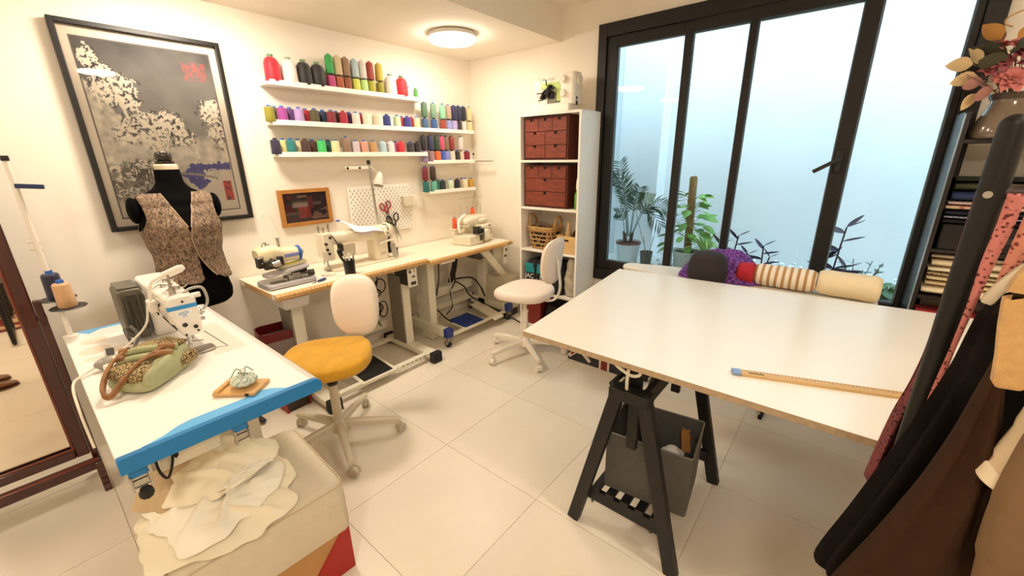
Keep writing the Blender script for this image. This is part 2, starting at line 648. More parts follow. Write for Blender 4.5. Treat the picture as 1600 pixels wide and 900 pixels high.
def spool_meshes(kind):
    if kind == 'L':
        th = [(.0, 0), (.047, .0), (.050, .006), (.048, .05), (.046, .10), (.042, .122), (.031, .140), (.017, .147), (.0, .147)]
        co = [(.0, .146), (.017, .146), (.018, .161), (.0, .161)]
    elif kind == 'T':
        th = [(.0, 0), (.0285, .0), (.0300, .003), (.0285, .06), (.0265, .109), (.022, .116), (.0, .116)]
        co = [(.0, .115), (.011, .115), (.011, .126), (.0, .126)]
    elif kind == 'S':
        th = [(.0, 0), (.020, .0), (.021, .004), (.018, .04), (.016, .075), (.010, .080), (.0, .080)]
        co = [(.0, .079), (.010, .079), (.010, .088), (.0, .088)]
    else:
        th = [(.0, 0), (.030, .0), (.0315, .003), (.0305, .04), (.0290, .084), (.024, .090), (.0, .090)]
        co = [(.0, .089), (.013, .089), (.0125, .101), (.0, .101)]
    return MB().lathe(th, 18).mesh('thread', thread_m), MB().lathe(co, 12).mesh('cone_core', core_m)


SPM = {k: spool_meshes(k) for k in 'LTSN'}


def rgb(h):
    return (*lin(h), 1)


def spool(kind, loc, col, label, group, cap='#2f62b5', cat='thread'):
    t = thing('thread_cone', label, cat, loc, 0, group)
    for me, nm, c in ((SPM[kind][0], 'thread', col), (SPM[kind][1], 'cone_core', cap)):
        o = bpy.data.objects.new(nm, me)
        COL.objects.link(o)
        o.parent = t
        o.color = rgb(c)
    return t


ROWS = [
('top shelf', 2.03, [
(1.287, 3.025, '#c8102a', 'scarlet', 'L'),
(1.393, 3.025, '#ecd9d6', 'blush white', 'L'),
(1.49, 3.025, '#120e0e', 'jet black', 'L'),
(1.585, 3.025, '#171111', 'soft black', 'L'),
(1.68, 3.025, '#b03a72', 'magenta', 's', '#2f9a4b', 'green'),
(1.743, 3.025, '#a0502c', 'rust brown', 's', '#c6b48c', 'sand beige'),
(1.804, 3.025, '#8e4826', 'chestnut brown', 's', '#8d6d53', 'taupe brown'),
(1.874, 3.025, '#c9cf57', 'lime yellow', 's', '#a9bcc2', 'pale blue grey'),
(1.938, 3.025, '#b8d98a', 'pale lime', 's', '#cfccc2', 'pale grey'),
(2.002, 3.025, '#a6a324', 'olive lime', 's', '#98392c', 'brick red'),
(2.08, 3.025, '#8f8b16', 'dark olive', 's', '#bda83a', 'mustard olive'),
(2.174, 3.025, '#ece2e0', 'large white', 'L'),
(2.28, 3.025, '#e0202a', 'bright red', 'L'),
(2.347, 3.025, '#f0d3ce', 'pale pink', 'S'),
(2.423, 3.025, '#4c9a4c', 'small leaf green', 'S'),
    ]),
('middle long shelf', 1.792, [
(1.221, 3.014, '#8d8522', 'olive yellow', 'N'),
(1.27, 3.059, '#5f5a1a', 'deep olive', 'Nb'),
(1.3, 3.014, '#9b3a8e', 'magenta purple', 'N'),
(1.369, 3.059, '#5d3470', 'plum', 'Nb'),
(1.409, 3.014, '#ab8fc4', 'lavender', 'N'),
(1.473, 3.059, '#b01d2c', 'ruby', 'Nb'),
(1.515, 3.014, '#4d4420', 'moss brown', 'N'),
(1.598, 3.059, '#1b3350', 'petrol navy', 'Nb'),
(1.637, 3.014, '#7c1525', 'burgundy', 'N'),
(1.7, 3.059, '#3a1016', 'oxblood', 'Nb'),
(1.73, 3.014, '#a3132a', 'crimson', 'N'),
(1.802, 3.059, '#3f1d55', 'violet', 'Nb'),
(1.831, 3.014, '#e0dcd4', 'cool white', 'N'),
(1.899, 3.059, '#c32133', 'cherry', 'Nb'),
(1.918, 3.014, '#e8dfca', 'cream', 'N'),
(2.003, 3.014, '#d6ccb4', 'ivory', 'N'),
(2.102, 3.014, '#26337a', 'royal navy', 'N'),
(2.201, 3.014, '#c8dab4', 'pale green', 'N'),
(2.279, 3.059, '#b83250', 'raspberry', 'Nb'),
(2.303, 3.014, '#36388a', 'indigo', 'N'),
(2.382, 3.059, '#c02a44', 'rose red', 'Nb'),
(2.398, 3.014, '#e4d2a6', 'light straw', 'N'),
(2.492, 3.014, '#3e5f86', 'slate blue', 's', '#54745a', 'sage green'),
(2.593, 3.014, '#2f5a92', 'cobalt blue', 's', '#7b9c82', 'eucalyptus green'),
(2.699, 3.014, '#9c3f2c', 'terracotta', 's', '#8fcaa5', 'mint green'),
(2.769, 3.014, '#8f9ad0', 'periwinkle', 's', '#b39a86', 'pinkish beige'),
(2.838, 3.014, '#b0a2d6', 'lilac', 's', '#26264e', 'midnight blue'),
(2.895, 3.014, '#2a222c', 'charcoal', 's', '#20244a', 'ink blue'),
(2.959, 3.014, '#e8d8d0', 'shell pink', 's', '#1c1828', 'blue black'),
(3.037, 3.014, '#e6d49a', 'vanilla', 's', '#e2d5a0', 'butter cream'),
    ]),
('lowest long shelf', 1.592, [
(1.222, 3.014, '#241a38', 'dark indigo', 'N'),
(1.288, 3.059, '#d8cf90', 'primrose', 'Nb'),
(1.322, 3.014, '#157570', 'teal', 'N'),
(1.389, 3.059, '#d6cfa8', 'pale straw', 'Nb'),
(1.419, 3.014, '#40241a', 'dark chocolate', 'N'),
(1.49, 3.059, '#55281e', 'chocolate red', 'Nb'),
(1.534, 3.014, '#3fbf62', 'emerald', 'N'),
(1.608, 3.059, '#12504e', 'deep teal', 'Nb'),
(1.638, 3.014, '#e2dca6', 'lemon cream', 'N'),
(1.727, 3.014, '#8c7059', 'tall taupe', 'N'),
(1.8, 3.014, '#cfc2c8', 'mauve white', 'N'),
(1.871, 3.014, '#d69a82', 'salmon', 'N'),
(1.951, 3.014, '#c29a64', 'caramel', 'N'),
(2.039, 3.014, '#b0cbd6', 'baby blue', 'N'),
(2.116, 3.014, '#e2dcda', 'pearl white', 'N'),
(2.194, 3.059, '#c05a90', 'orchid pink', 'Nb'),
(2.217, 3.014, '#cf2a33', 'poppy red', 'N'),
(2.312, 3.014, '#2e2e34', 'graphite', 'N'),
(2.387, 3.014, '#1f1516', 'brown black', 'N'),
    ]),
('upper short shelf', 1.524, [
(2.458, 3.014, '#9a86b2', 'dusty lilac', 's', '#1d1620', 'black plum'),
(2.535, 3.014, '#9b7a7e', 'mauve brown', 's', '#272a4e', 'dark denim'),
(2.61, 3.014, '#e0692e', 'orange', 's', '#26402c', 'forest green'),
(2.664, 3.014, '#3a50b0', 'ultramarine', 's', '#c8486a', 'hot pink'),
(2.72, 3.014, '#7f88cc', 'cornflower', 's', '#7a6248', 'khaki brown'),
(2.788, 3.014, '#d8cfc0', 'oat', 's', '#8c2f22', 'brick brown'),
(2.855, 3.014, '#23281c', 'bottle green', 'N'),
(2.906, 3.014, '#e2c8b2', 'peach cream', 's', '#e2cfc8', 'faded rose'),
(2.984, 3.014, '#86142e', 'wine red', 'N'),
    ]),
('lowest short shelf', 1.262, [
(2.45, 3.014, '#0f6a66', 'dark turquoise', 's', '#6e0f24', 'deep maroon'),
(2.54, 3.014, '#62b09c', 'seafoam', 's', '#38251a', 'espresso brown'),
(2.633, 3.059, '#2d8272', 'jade', 'Nb'),
(2.649, 3.014, '#122422', 'black green', 'N'),
(2.748, 3.014, '#d3e0c0', 'mint white', 'N'),
(2.835, 3.014, '#17141f', 'black', 'N'),
(2.937, 3.059, '#c8a888', 'tan', 'Nb'),
(2.94, 3.014, '#e6dcb8', 'cream white', 'N'),
(3.021, 3.014, '#c8952a', 'golden mustard', 'N'),
    ]),
]
CAPS = ['#2c5cae', '#3b74c4', '#23489a', '#2f6f9e']
for rname, z, items in ROWS:
    prev = None
    grp = 'thread cones on the ' + rname
    for it in items:
        x, y, c, cn, k = it[:5]
        where = f'right of the {prev} one' if prev else 'first from the left'
        back = k.endswith('b')
        cap = rnd.choice(CAPS)
        if k[0] == 'L':
            spool('L', (x, y - .003, z + .0005), c, f'{cn} big thread cone, {rname}, {where}', grp, '#5d7d55' if 'white' not in cn else '#7f9a80')
        elif k[0] == 's':
            tall = 'N' if rname != 'top shelf' else 'N'
            spool(tall, (x, y, z + .0005), c, f'{cn} thread cone under the {it[6]} one, {rname}', grp, '#20242c')
            spool('T', (x, y, z + .1015), it[5], f'{it[6]} thread cone on the {cn} one, {rname}', grp,
                  cap if rname != 'top shelf' else it[5])
        elif k[0] == 'S':
            spool('S', (x, y, z + .0005), c, f'{cn} thread cone, {rname}, {where}', grp, '#c23a5a' if 'pink' in cn else '#4c9a4c')
        else:
            kk = 'T' if 'tall' in cn else 'N'
            pos = 'at the back ' + where if back else where
            spool(kk, (x, y, z + .0005), c, f'{cn} thread cone, {rname}, {pos}', grp, c if rnd.random() < .2 else cap)
        prev = cn

# ---------------------------------------------------------------- big framed print
px0, px1, pz0, pz1 = .327, 1.020, 1.195, 2.212
pw, ph = px1 - px0, pz1 - pz0
P = thing('framed_print', 'large black framed winter landscape print behind the dress form', 'picture', ((px0 + px1) / 2, WY - .032, pz0))
fr = .024
fm = M('black_picture_frame', '#100c09', .4, var=.2, scale=6)
for nm, c, d in (('frame_bar', (-pw / 2 + fr / 2, 0, ph / 2), (fr, .04, ph)), ('frame_bar', (pw / 2 - fr / 2, 0, ph / 2), (fr, .04, ph)),
                 ('frame_bar', (0, 0, fr / 2), (pw - 2 * fr, .04, fr)), ('frame_bar', (0, 0, ph - fr / 2), (pw - 2 * fr, .04, fr))):
    MB().box(c, d).build(nm, fm, P, bev=.003)
MB().box((0, .012, ph / 2), (pw - fr, .012, ph - fr)).build('backing_board', M('backing_card', '#8a7a60', .9), P)
# the print itself: flat, coloured point by point
NU, NV = 200, 292


def art(u, v):
    """generic snowy valley: grey sky, pale trees, a blue pond, a red title slip"""
    m = .055
    if u < m or u > 1 - m or v < m * .72 or v > 1 - m * .8:
        return (.80, .70, .56)
    if u < m + .008 or u > 1 - m - .008 or v < m * .72 + .006 or v > 1 - m * .8 - .006:
        return (.13, .10, .09)
    n1 = fbm(u * 5, v * 7, 1.3)
    n2 = fbm(u * 17, v * 24, 4.1)
    n3 = fbm(u * 40, v * 55, 9.7)
    cream = (.86, .77, .62)
    g = .075 + .44 * max(0, (1 - v)) ** 1.25 + .045 * n1
    if v > .8:
        g -= .25 * (v - .8)
    c = (g * 1.02, g * .93, g * .84)
    # pale distance above the mid line
    hz = .46 + .03 * n1
    if v < hz + .04:
        k = min(1, (hz + .04 - v) / .05)
        c = tuple(a * (1 - k) + b * k * (.72 + .25 * n2) for a, b in zip(c, cream))
    # hillside at the upper left
    if v > .45 and u < .30 - (v - .5) * .9 + .03 * n2:
        c = tuple(b * (.70 + .35 * n2) for b in cream)

    def clump(cu, cv, ru, rv, dens=.05):
        d = ((u - cu) / ru) ** 2 + ((v - cv) / rv) ** 2
        return d + .55 * n2 + .5 * n3 - .86
    for q in ((.13, .86, .06, .07), (.24, .72, .15, .09), (.20, .80, .06, .05), (.30, .66, .09, .05), (.40, .52, .19, .10), (.52, .56, .13, .07), (.24, .50, .10, .06),
              (.88, .62, .12, .09), (.90, .50, .10, .08), (.62, .48, .10, .05), (.15, .24, .14, .10), (.33, .30, .14, .06)):
        k = clump(*q)
        if k < 0 and n3 > -.22:
            s = .92 + .2 * n3
            c = tuple(a * s for a in cream)
        elif k < .10:
            c = tuple(a * .45 for a in c)
    # trunks
    for (u0, v0, u1, v1, w) in ((.46, .22, .42, .54, .016), (.43, .36, .33, .50, .009), (.45, .36, .53, .52, .008), (.27, .58, .22, .76, .010), (.93, .36, .87, .62, .007), (.12, .62, .13, .88, .006), (.70, .36, .68, .5, .004)):
        t = max(0, min(1, ((u - u0) * (u1 - u0) + (v - v0) * (v1 - v0)) / ((u1 - u0) ** 2 + (v1 - v0) ** 2)))
        du, dv = u - u0 - t * (u1 - u0) + .006 * n2, v - v0 - t * (v1 - v0)
        if sqrt(du * du + dv * dv * 1.6) < w * (1.2 - .6 * t):
            c = (.80, .70, .56)
    # dark scrub, low at the left
    if v < .33 and u < .5 and n2 + n3 * .8 > .12 and v > .12:
        c = (.18, .15, .12)
    if .24 < v < .31 and .20 < u < .46 and int(u * 95) % 2 == 0:
        c = (.16, .13, .11)
    # pond with pale banks
    if .185 < v + .02 * n2 < .335 and u > .52 and u + .05 * n2 > .52 + abs(v - .27) * 1.6 and not (u > .70 + .08 * n2 and .235 < v + .025 * n2 < .29) and u < .935:
        c = (.055, .055, .24)
        if n3 > .18:
            c = (.10, .09, .28)
    # arched path, hill at the bottom right
    e = v - (.17 + .10 * sin(u * 3.0))
    if 0 < e < .012:
        c = (.30, .25, .20)
    if v < .15 + .19 * max(0, u - .62) / .38 + .02 * n1 and u > .55:
        c = (.66 + .05 * n1, .57 + .05 * n1, .45 + .04 * n1)
    if .84 < u < .915 and .10 < v < .225:
        c = (.50, .06, .05)
        if abs(u - .878) < .02 and n3 > .16:
            c = (.10, .03, .03)
    if .72 < u < .90 and .80 < v < .90:
        if n3 > -.2:
            c = (c[0] * .6 + .20, c[1] * .6 + .02, c[2] * .6 + .02)
    return tuple(max(0, min(1, x)) for x in c)


def printed(name, w, h, fn, nu, nv, mat, par, loc):
    mb = MB().grid(lambda a, b: (-w / 2 + w * a, 0, h * b), nu, nv)
    o = mb.build(name, mat, par, smooth=0, loc=loc)
    ca = o.data.color_attributes.new('print', 'FLOAT_COLOR', 'CORNER')
    vals = []
    vc = [fn(i / nu, j / nv) for i in range(nu + 1) for j in range(nv + 1)]
    for lp in o.data.loops:
        vals.extend((*vc[lp.vertex_index], 1))
    ca.data.foreach_set('color', vals)
    return o


printed('print', pw - 2 * fr, ph - 2 * fr, art, NU, NV, vcol_mat('winter_print'), P, (0, .004, fr))
MB().box((0, -.006, ph / 2), (pw - 2 * fr, .002, ph - 2 * fr)).build('glazing', glass('picture_glass', '#ffffff', 1.4, .02, .8), P, smooth=0)

# small framed photograph
S = thing('framed_photograph', 'small oak framed dark photograph with red and pale shapes', 'picture', (1.385, WY - .016, 1.098))
w, h, fr = .366, .257, .026
for c, d in (((-w / 2 + fr / 2, 0, h / 2), (fr, .03, h)), ((w / 2 - fr / 2, 0, h / 2), (fr, .03, h)), ((0, 0, fr / 2), (w - 2 * fr, .03, fr)), ((0, 0, h - fr / 2), (w - 2 * fr, .03, fr))):
    MB().box(c, d).build('frame_bar', wood_m, S, bev=.002)


def art2(u, v):
    n = fbm(u * 6, v * 5, 2.2)
    n3 = fbm(u * 25, v * 20, 5.2)
    c = (.030 + .015 * n, .010, .010)
    if u < .22 and n > -.1:
        c = (.10, .008, .012)
    if .32 < u < .60 and .12 < v < .58 - .2 * abs(u - .45):
        c = (.30 + .12 * n3, .02 + .02 * n3, .012)
    if .20 < u < .60 and .52 < v < .74 + .08 * (u - .4) and (u > .24 or n3 > 0):
        c = (.36, .25, .22) if v < .66 else (.10, .06, .045)
    if .55 < u < .68 and .45 < v < .85:
        c = (.16, .02, .025)
    if .34 < u < .56 and .82 < v < .93:
        c = (.26, .16, .10)
    if u > .62 and .05 < v < .22 + .55 * (u - .55) and n > -.25:
        c = (.24 + .06 * n3, .13, .10)
    if u > .68 and .56 < v < .68 and u < .86:
        c = (.14, .10, .08)
    if u < .36 and .26 < v < .35:
        c = (.13, .06, .05)
    return tuple(max(0, min(1, x)) for x in c)


MB().box((0, .008, h / 2), (w - .02, .008, h - .02)).build('backing_board', MATS['backing_card'], S)
printed('photograph', w - 2 * fr, h - 2 * fr, art2, 64, 44, vcol_mat('dark_photograph', .35), S, (0, .003, fr))
MB().box((0, -.004, h / 2), (w - 2 * fr, .0015, h - 2 * fr)).build('glazing', MATS['picture_glass'], S, smooth=0)

# pegboard: two white panels with slots
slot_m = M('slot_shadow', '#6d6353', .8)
for k, (x0, x1, lab) in enumerate(((1.722, 1.935, 'left white slotted pegboard panel behind the lamp pole'), (1.938, 2.312, 'right white slotted pegboard panel holding the scissors'))):
    t = thing('pegboard', lab, 'pegboard', ((x0 + x1) / 2, WY, .955), 0, 'pegboard panels')
    w, h = x1 - x0, .392
    MB().box((0, -.018, h / 2), (w, .008, h)).build('panel', white_m, t, bev=.003)
    MB().box((-w * .3, -.007, h / 2), (.02, .014, h * .8)).box((w * .3, -.007, h / 2), (.02, .014, h * .8)).build('spacer', white_m, t)
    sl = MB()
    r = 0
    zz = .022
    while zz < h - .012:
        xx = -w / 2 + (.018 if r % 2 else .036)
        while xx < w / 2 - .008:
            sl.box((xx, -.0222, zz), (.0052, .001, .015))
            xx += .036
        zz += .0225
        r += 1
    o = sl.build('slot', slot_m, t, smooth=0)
    o['kind'] = 'stuff'


def scissors(name, label, hc, loc, tilt, hm, s=1.0, spread=.20):
    t = thing(name, label, 'scissors', loc)
    t.rotation_euler = (0, tilt, 0)
    for sg in (-1, 1):
        R = Matrix.Rotation(sg * spread, 4, 'Y')
        loop = [R @ Vector((sg * .016 * s + .021 * s * cos(a), 0, (.062 + .030 * sin(a)) * s)) for a in [2 * pi * i / 14 for i in range(14)]]
        MB().tube(loop, .0052 * s, 6, closed=True).tube([R @ Vector((sg * .004, 0, 0)), R @ Vector((sg * .010 * s, 0, .032 * s))], [.006 * s, .0058 * s], 6).build('handle', hm, t)
        b = MB()
        b.X = Matrix.Rotation(-sg * spread * .55, 4, 'Y') @ Matrix.Translation((0, sg * .002, 0))
        b.prism([(-.008 * s, .01), (.008 * s, .01), (.007 * s, -.05 * s), (.001, -.135 * s), (-.006 * s, -.05 * s)], -.0015, .0015, 'y')
        b.build('blade', steel, t)
    MB().cyl((0, -.005, 0), (0, .005, 0), .005, n=10).build('pivot_screw', steel, t)
    return t


scissors('scissors', 'red handled scissors hanging on the pegboard', None, (2.055, WY - .032, 1.115), RAD(-14), M('red_plastic', '#a3161c', .35), 1.05, .24)
scissors('scissors', 'black handled shears hanging below the red scissors', None, (2.105, WY - .046, 1.0), RAD(-14), black_m, 1.15, .26)
t = thing('peg_hook', 'small steel hook in the pegboard behind the red scissors', 'hook', (2.05, WY - .022, 1.20))
MB().tube([(0, 0, 0), (0, -.02, 0), (0, -.026, .006)], .003, 6).build('hook_wire', steel, t)
t = thing('wall_box', 'small beige holder fixed at the right edge of the pegboard', 'holder', (2.265, WY - .045, 1.155))
MB().box((0, 0, .045), (.10, .05, .09)).build('body', M('beige_plastic', '#d9cfb8', .5), t, bev=.006)
MB().box((.072, .02, .045), (.045, .02, .085)).build('side_plate', whiteplastic, t, bev=.004)
t = thing('light_switch', 'white wall switch between the pegboard and the corner', 'switch', (2.42, WY - .006, 1.16))
MB().box((0, 0, 0), (.082, .012, .082)).build('plate', whiteplastic, t, bev=.003)
MB().box((0, -.008, 0), (.05, .006, .05)).build('rocker', whiteplastic, t, bev=.002)
# ---------------------------------------------------------------- sewing tables along the back wall
top_m = M('sewing_table_laminate', '#f3ead6', .3, var=.02, scale=5)
tick_m = M('ruler_tick', '#5a4326', .8)


def sewing_top(t, x0, x1, y0, y1, z, th=.038):
    """white top with a bevelled pale wooden front edge that carries a printed rule"""
    MB().box(((x0 + x1) / 2, (y0 + .03 + y1) / 2, z - th / 2), (x1 - x0, y1 - y0 - .03, th)).build('table_top', top_m, t, bev=.003)
    MB().prism([(y0 + .031, z), (y0 + .012, z - .001), (y0, z - .012), (y0, z - th + .006), (y0 + .006, z - th), (y0 + .031, z - th)], x0, x1, 'x').build('front_edge', wood_l, t, bev=.002)
    k = MB()
    n = int((x1 - x0) / .0254)
    for i in range(1, n):
        big = i % 4 == 0
        k.box((x0 + i * (x1 - x0) / n, y0 + .0055, z - .0064), (.0016 if not big else .0026, .0145, .0012), R=Matrix.Rotation(RAD(40), 3, 'X'))
        if big:
            k.box((x0 + i * (x1 - x0) / n, y0 - .0003, z - .02), (.002, .001, .012))
    o = k.build('rule_mark', tick_m, t, smooth=0)
    o['kind'] = 'stuff'


TZ = .80
D2 = thing('sewing_table', 'long pale sewing table with wooden rule edge and black footed steel legs', 'table', (0, 0, 0), 0)
sewing_top(D2, .868, 2.003, 2.50, 3.088, TZ)
MB().box((.8665, 2.78, TZ - .02), (.003, .42, .03)).build('edge_band', wood_l, D2)
MB().box((1.46, 2.86, TZ - .055), (1.0, .05, .034)).build('apron_rail', greymetal, D2, bev=.003)
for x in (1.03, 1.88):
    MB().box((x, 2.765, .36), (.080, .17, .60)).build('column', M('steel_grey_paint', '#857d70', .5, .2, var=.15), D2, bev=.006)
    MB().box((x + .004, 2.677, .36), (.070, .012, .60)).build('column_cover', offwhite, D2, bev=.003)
    MB().box((x, 2.76, .71), (.055, .14, .10)).build('inner_column', greymetal, D2, bev=.004)
    MB().box((x, 2.77, TZ - .049), (.10, .44, .022)).build('bracket', greymetal, D2, bev=.003)
    f = MB().box((x, 2.66, .055), (.085, .60, .045)).build('foot', offwhite, D2, bev=.006)
    for y in (2.35, 2.975):
        MB().box((x, y, .043), (.092, .055, .086)).build('end_cap', rubber, f, bev=.010)
for y in (2.415, 2.90):
    MB().box((1.455, y, .062), (.77, .045, .03)).build('cross_bar', offwhite, D2, bev=.004)
sl = MB()
for i in range(6):
    sl.box((1.60 + i * .04, 2.3922, .064), (.026, .001, .006))
sl.build('bar_slot', black_m, D2, smooth=0)
MB().box((1.455, 2.93, .20), (.77, .03, .07)).build('back_rail', offwhite, D2, bev=.004)
# pedal with a black mat, hinged on the cross bars
pd = MB()
pd.X = Matrix.Translation((1.40, 2.53, .085)) @ Matrix.Rotation(RAD(6), 4, 'X')
for c, d in (((-.13, 0, 0), (.022, .30, .016)), ((.13, 0, 0), (.022, .30, .016)), ((0, -.14, 0), (.28, .022, .016)), ((0, .14, 0), (.28, .022, .016)), ((0, 0, -.004), (.26, .28, .006))):
    pd.box(c, d)
p = pd.build('pedal', offwhite, D2, bev=.003)
pm = MB()
pm.X = pd.X
pm.box((0, 0, .004), (.235, .255, .008))
pm.build('pedal_mat', M('black_mat', '#15130f', .9, bump=.3, bscale=200), p, bev=.002)
# hanging drawer tray under the left end, control box by the right leg
t = MB().prism([(.0, .0), (.165, .0), (.155, -.07), (.012, -.07)], 2.53, 2.83, 'y').build('tray_drawer', M('grey_plastic_tray', '#c7c2bb', .5), D2, bev=.006, loc=(.905, 0, TZ - .045))
cb = MB().box((1.885, 2.66, .665), (.085, .17, .13)).build('control_box', darksteel, D2, bev=.004)
MB().box((1.885, 2.572, .66), (.088, .012, .145)).build('control_face', whiteplastic, cb, bev=.004)
MB().box((1.862, 2.565, .712), (.018, .004, .022)).box((1.892, 2.565, .67), (.026, .004, .012)).box((1.888, 2.565, .617), (.048, .004, .026)).build('button', M('dark_button', '#3a352d', .5), cb, smooth=0)
MB().box((1.904, 2.565, .712), (.014, .004, .016)).build('warning_label', M('yellow_label', '#d8b632', .6), cb, smooth=0)
MB().box((1.30, 2.52, TZ - .055), (.05, .03, .03)).build('stopper', wood_l, D2, bev=.004)
cb2 = MB()
for dx, s in ((.0, .03), (.02, .045)):
    cb2.tube(smooth_pts([(1.76 + dx, 2.93, .72), (1.78, 2.9, .62), (1.73 + dx, 2.88, .55), (1.80, 2.9, .5), (1.75, 2.9, .44), (1.79 + dx, 2.91, .36), (1.74, 2.9, .28), (1.78, 2.92, .19)], 5), .005, 6)
cb2.tube([(1.785 + .05 * cos(a), 2.88, .56 + .06 * sin(a)) for a in [2 * pi * i / 16 for i in range(16)]], .005, 6, closed=True)
cb2.tube([(1.785 + .04 * cos(a), 2.87, .36 + .07 * sin(a)) for a in [2 * pi * i / 16 for i in range(16)]], .005, 6, closed=True)
cb2.build('cable', cable_b, D2)

D3 = thing('sewing_table', 'shorter overlock table on blue capped castors in the corner', 'table', (0, 0, 0), 0)
Z3 = .785
sewing_top(D3, 2.006, 3.025, 2.475, 3.088, Z3)
MB().box((2.968, 2.4735, Z3 - .02), (.105, .003, .032)).build('maker_plate', M('plate_beige', '#e3cfa8', .5), D3, smooth=0)
text('JUKI', .032, black_m, (2.965, 2.4715, Z3 - .0195), (RAD(90), 0, 0), D3, sx=1.15)
MB().box((2.16, 2.75, .37), (.075, .14, .72)).build('column', offwhite, D3, bev=.006)
MB().box((2.92, 2.80, .40), (.06, .10, .68)).build('column', offwhite, D3, bev=.006)
for x in (2.12, 2.92):
    f = MB().box((x, 2.72, .135), (.06, .52, .07)).build('foot', offwhite, D3, bev=.004)
    for y in (2.46, 2.985):
        MB().box((x, y - .002, .135), (.068, .055, .078)).build('blue_end_cap', M('blue_plastic', '#23357e', .4), f, bev=.005)
        c = MB().cyl((x, y, .10), (x, y, .07), .012).prism([(y - .03, .072), (y + .02, .072), (y + .026, .03), (y + .008, .022), (y - .012, .05)], x - .022, x + .022, 'x').build('castor', steel, f, bev=.003)
        MB().cyl((x - .012, y + .012, .033), (x + .012, y + .012, .033), .033, n=18).build('castor_wheel', rubber, c)
for y, z, h in ((2.95, .315, .085), (2.95, .17, .06)):
    MB().box((2.54, y, z), (.70, .03, h)).build('back_rail', offwhite, D3, bev=.004)
MB().box((2.52, 2.49, .088), (.76, .035, .022)).build('cross_bar', offwhite, D3, bev=.003)
pd = MB()
pd.X = Matrix.Translation((2.475, 2.60, .095)) @ Matrix.Rotation(RAD(4), 4, 'X')
pd.box((0, 0, 0), (.275, .27, .014))
p = pd.build('pedal', offwhite, D3, bev=.003)
pm = MB()
pm.X = pd.X
pm.box((0, 0, .009), (.245, .24, .006))
pm.build('pedal_mat', M('blue_mat', '#1d3a86', .85, bump=.3, bscale=200), p, bev=.002)
pd = MB()
pd.X = Matrix.Translation((2.755, 2.60, .115)) @ Matrix.Rotation(RAD(14), 4, 'X')
pd.box((0, 0, 0), (.13, .34, .02))
pd.build('side_pedal', offwhite, D3, bev=.008)
MB().bar((2.685, 2.56, .745), (3.06, 2.62, .385), .035, .075).build('brace', offwhite, D3, bev=.006)
cb = MB().box((2.965, 2.72, .665), (.17, .22, .15)).build('motor_box', greymetal, D3, bev=.004)
g = MB()
for i in range(7):
    g.box((2.945, 2.608, .61 + i * .018), (.12, .006, .008))
g.build('vent_slat', offwhite, cb, bev=.002)
MB().box((3.045, 2.60, .62), (.062, .012, .18)).build('control_face', whiteplastic, cb, bev=.004)
MB().box((3.058, 2.593, .675), (.018, .004, .030)).box((3.045, 2.593, .615), (.030, .004, .022)).build('button', MATS['dark_button'], cb, smooth=0)
MB().box((2.20, 2.515, Z3 - .05), (.15, .04, .018)).build('small_tray', whiteplastic, D3, bev=.003)
MB().cyl((2.80, 2.85, .66), (2.80, 2.70, .66), .055, n=20).build('motor', M('motor_grey', '#6f6a60', .5, .5), D3, bev=.006)
for pts, m_, r in (([(2.48, 2.92, .76), (2.46, 2.93, .6), (2.44, 2.92, .45), (2.40, 2.92, .3)], cable_b, .006),
                   ([(2.20, 2.86, .26), (2.27, 2.80, .24), (2.30, 2.70, .16), (2.36, 2.66, .10)], cable_b, .007),
                   ([(2.62, 2.90, .40), (2.70, 2.85, .33), (2.74, 2.78, .22), (2.90, 2.50, .06), (2.84, 2.1, .012), (2.76, 1.93, .012)], cable_b, .007),
                   ([(2.60, 2.9, .42), (2.80, 2.84, .40), (2.86, 2.78, .3), (2.88, 2.74, .2)], cable_b, .008),
                   ([(2.70, 2.9, .72), (2.66, 2.92, .5), (2.62, 2.9, .38), (2.56, 2.9, .3), (2.56, 2.88, .16), (2.45, 2.85, .11)], cable_b, .006),
                   ([(2.55, 2.93, .76), (2.56, 2.90, .5), (2.54, 2.85, .2), (2.50, 2.7, .11)], cable_w, .003),
                   ([(2.27, 3.07, .76), (2.25, 3.07, .6), (2.28, 3.06, .42)], cable_b, .003)):
    MB().tube(smooth_pts(pts, 6), r, 6).build('cable', m_, D3)
MB().prism([(.0, .0), (.05, -.01), (.11, .10), (.14, .22), (.10, .24), (.06, .13)], 2.93, 2.96, 'y').build('knee_lever', black_m, D3, bev=.01, loc=(2.56, -.02, .39))
t = thing('storage_box', 'beige bin standing under the overlock table beside the bookcase', 'box', (3.02, 2.62, 0))
MB().box((0, 0, .24), (.21, .25, .33)).build('body', M('beige_board', '#cfc6b0', .7, var=.05), t, bev=.006)
MB().box((0, 0, .412), (.222, .262, .02)).build('lid', MATS['beige_board'], t, bev=.004)
MB().box((0, 0, .0375), (.19, .23, .075)).build('plinth', darksteel, t, bev=.004)

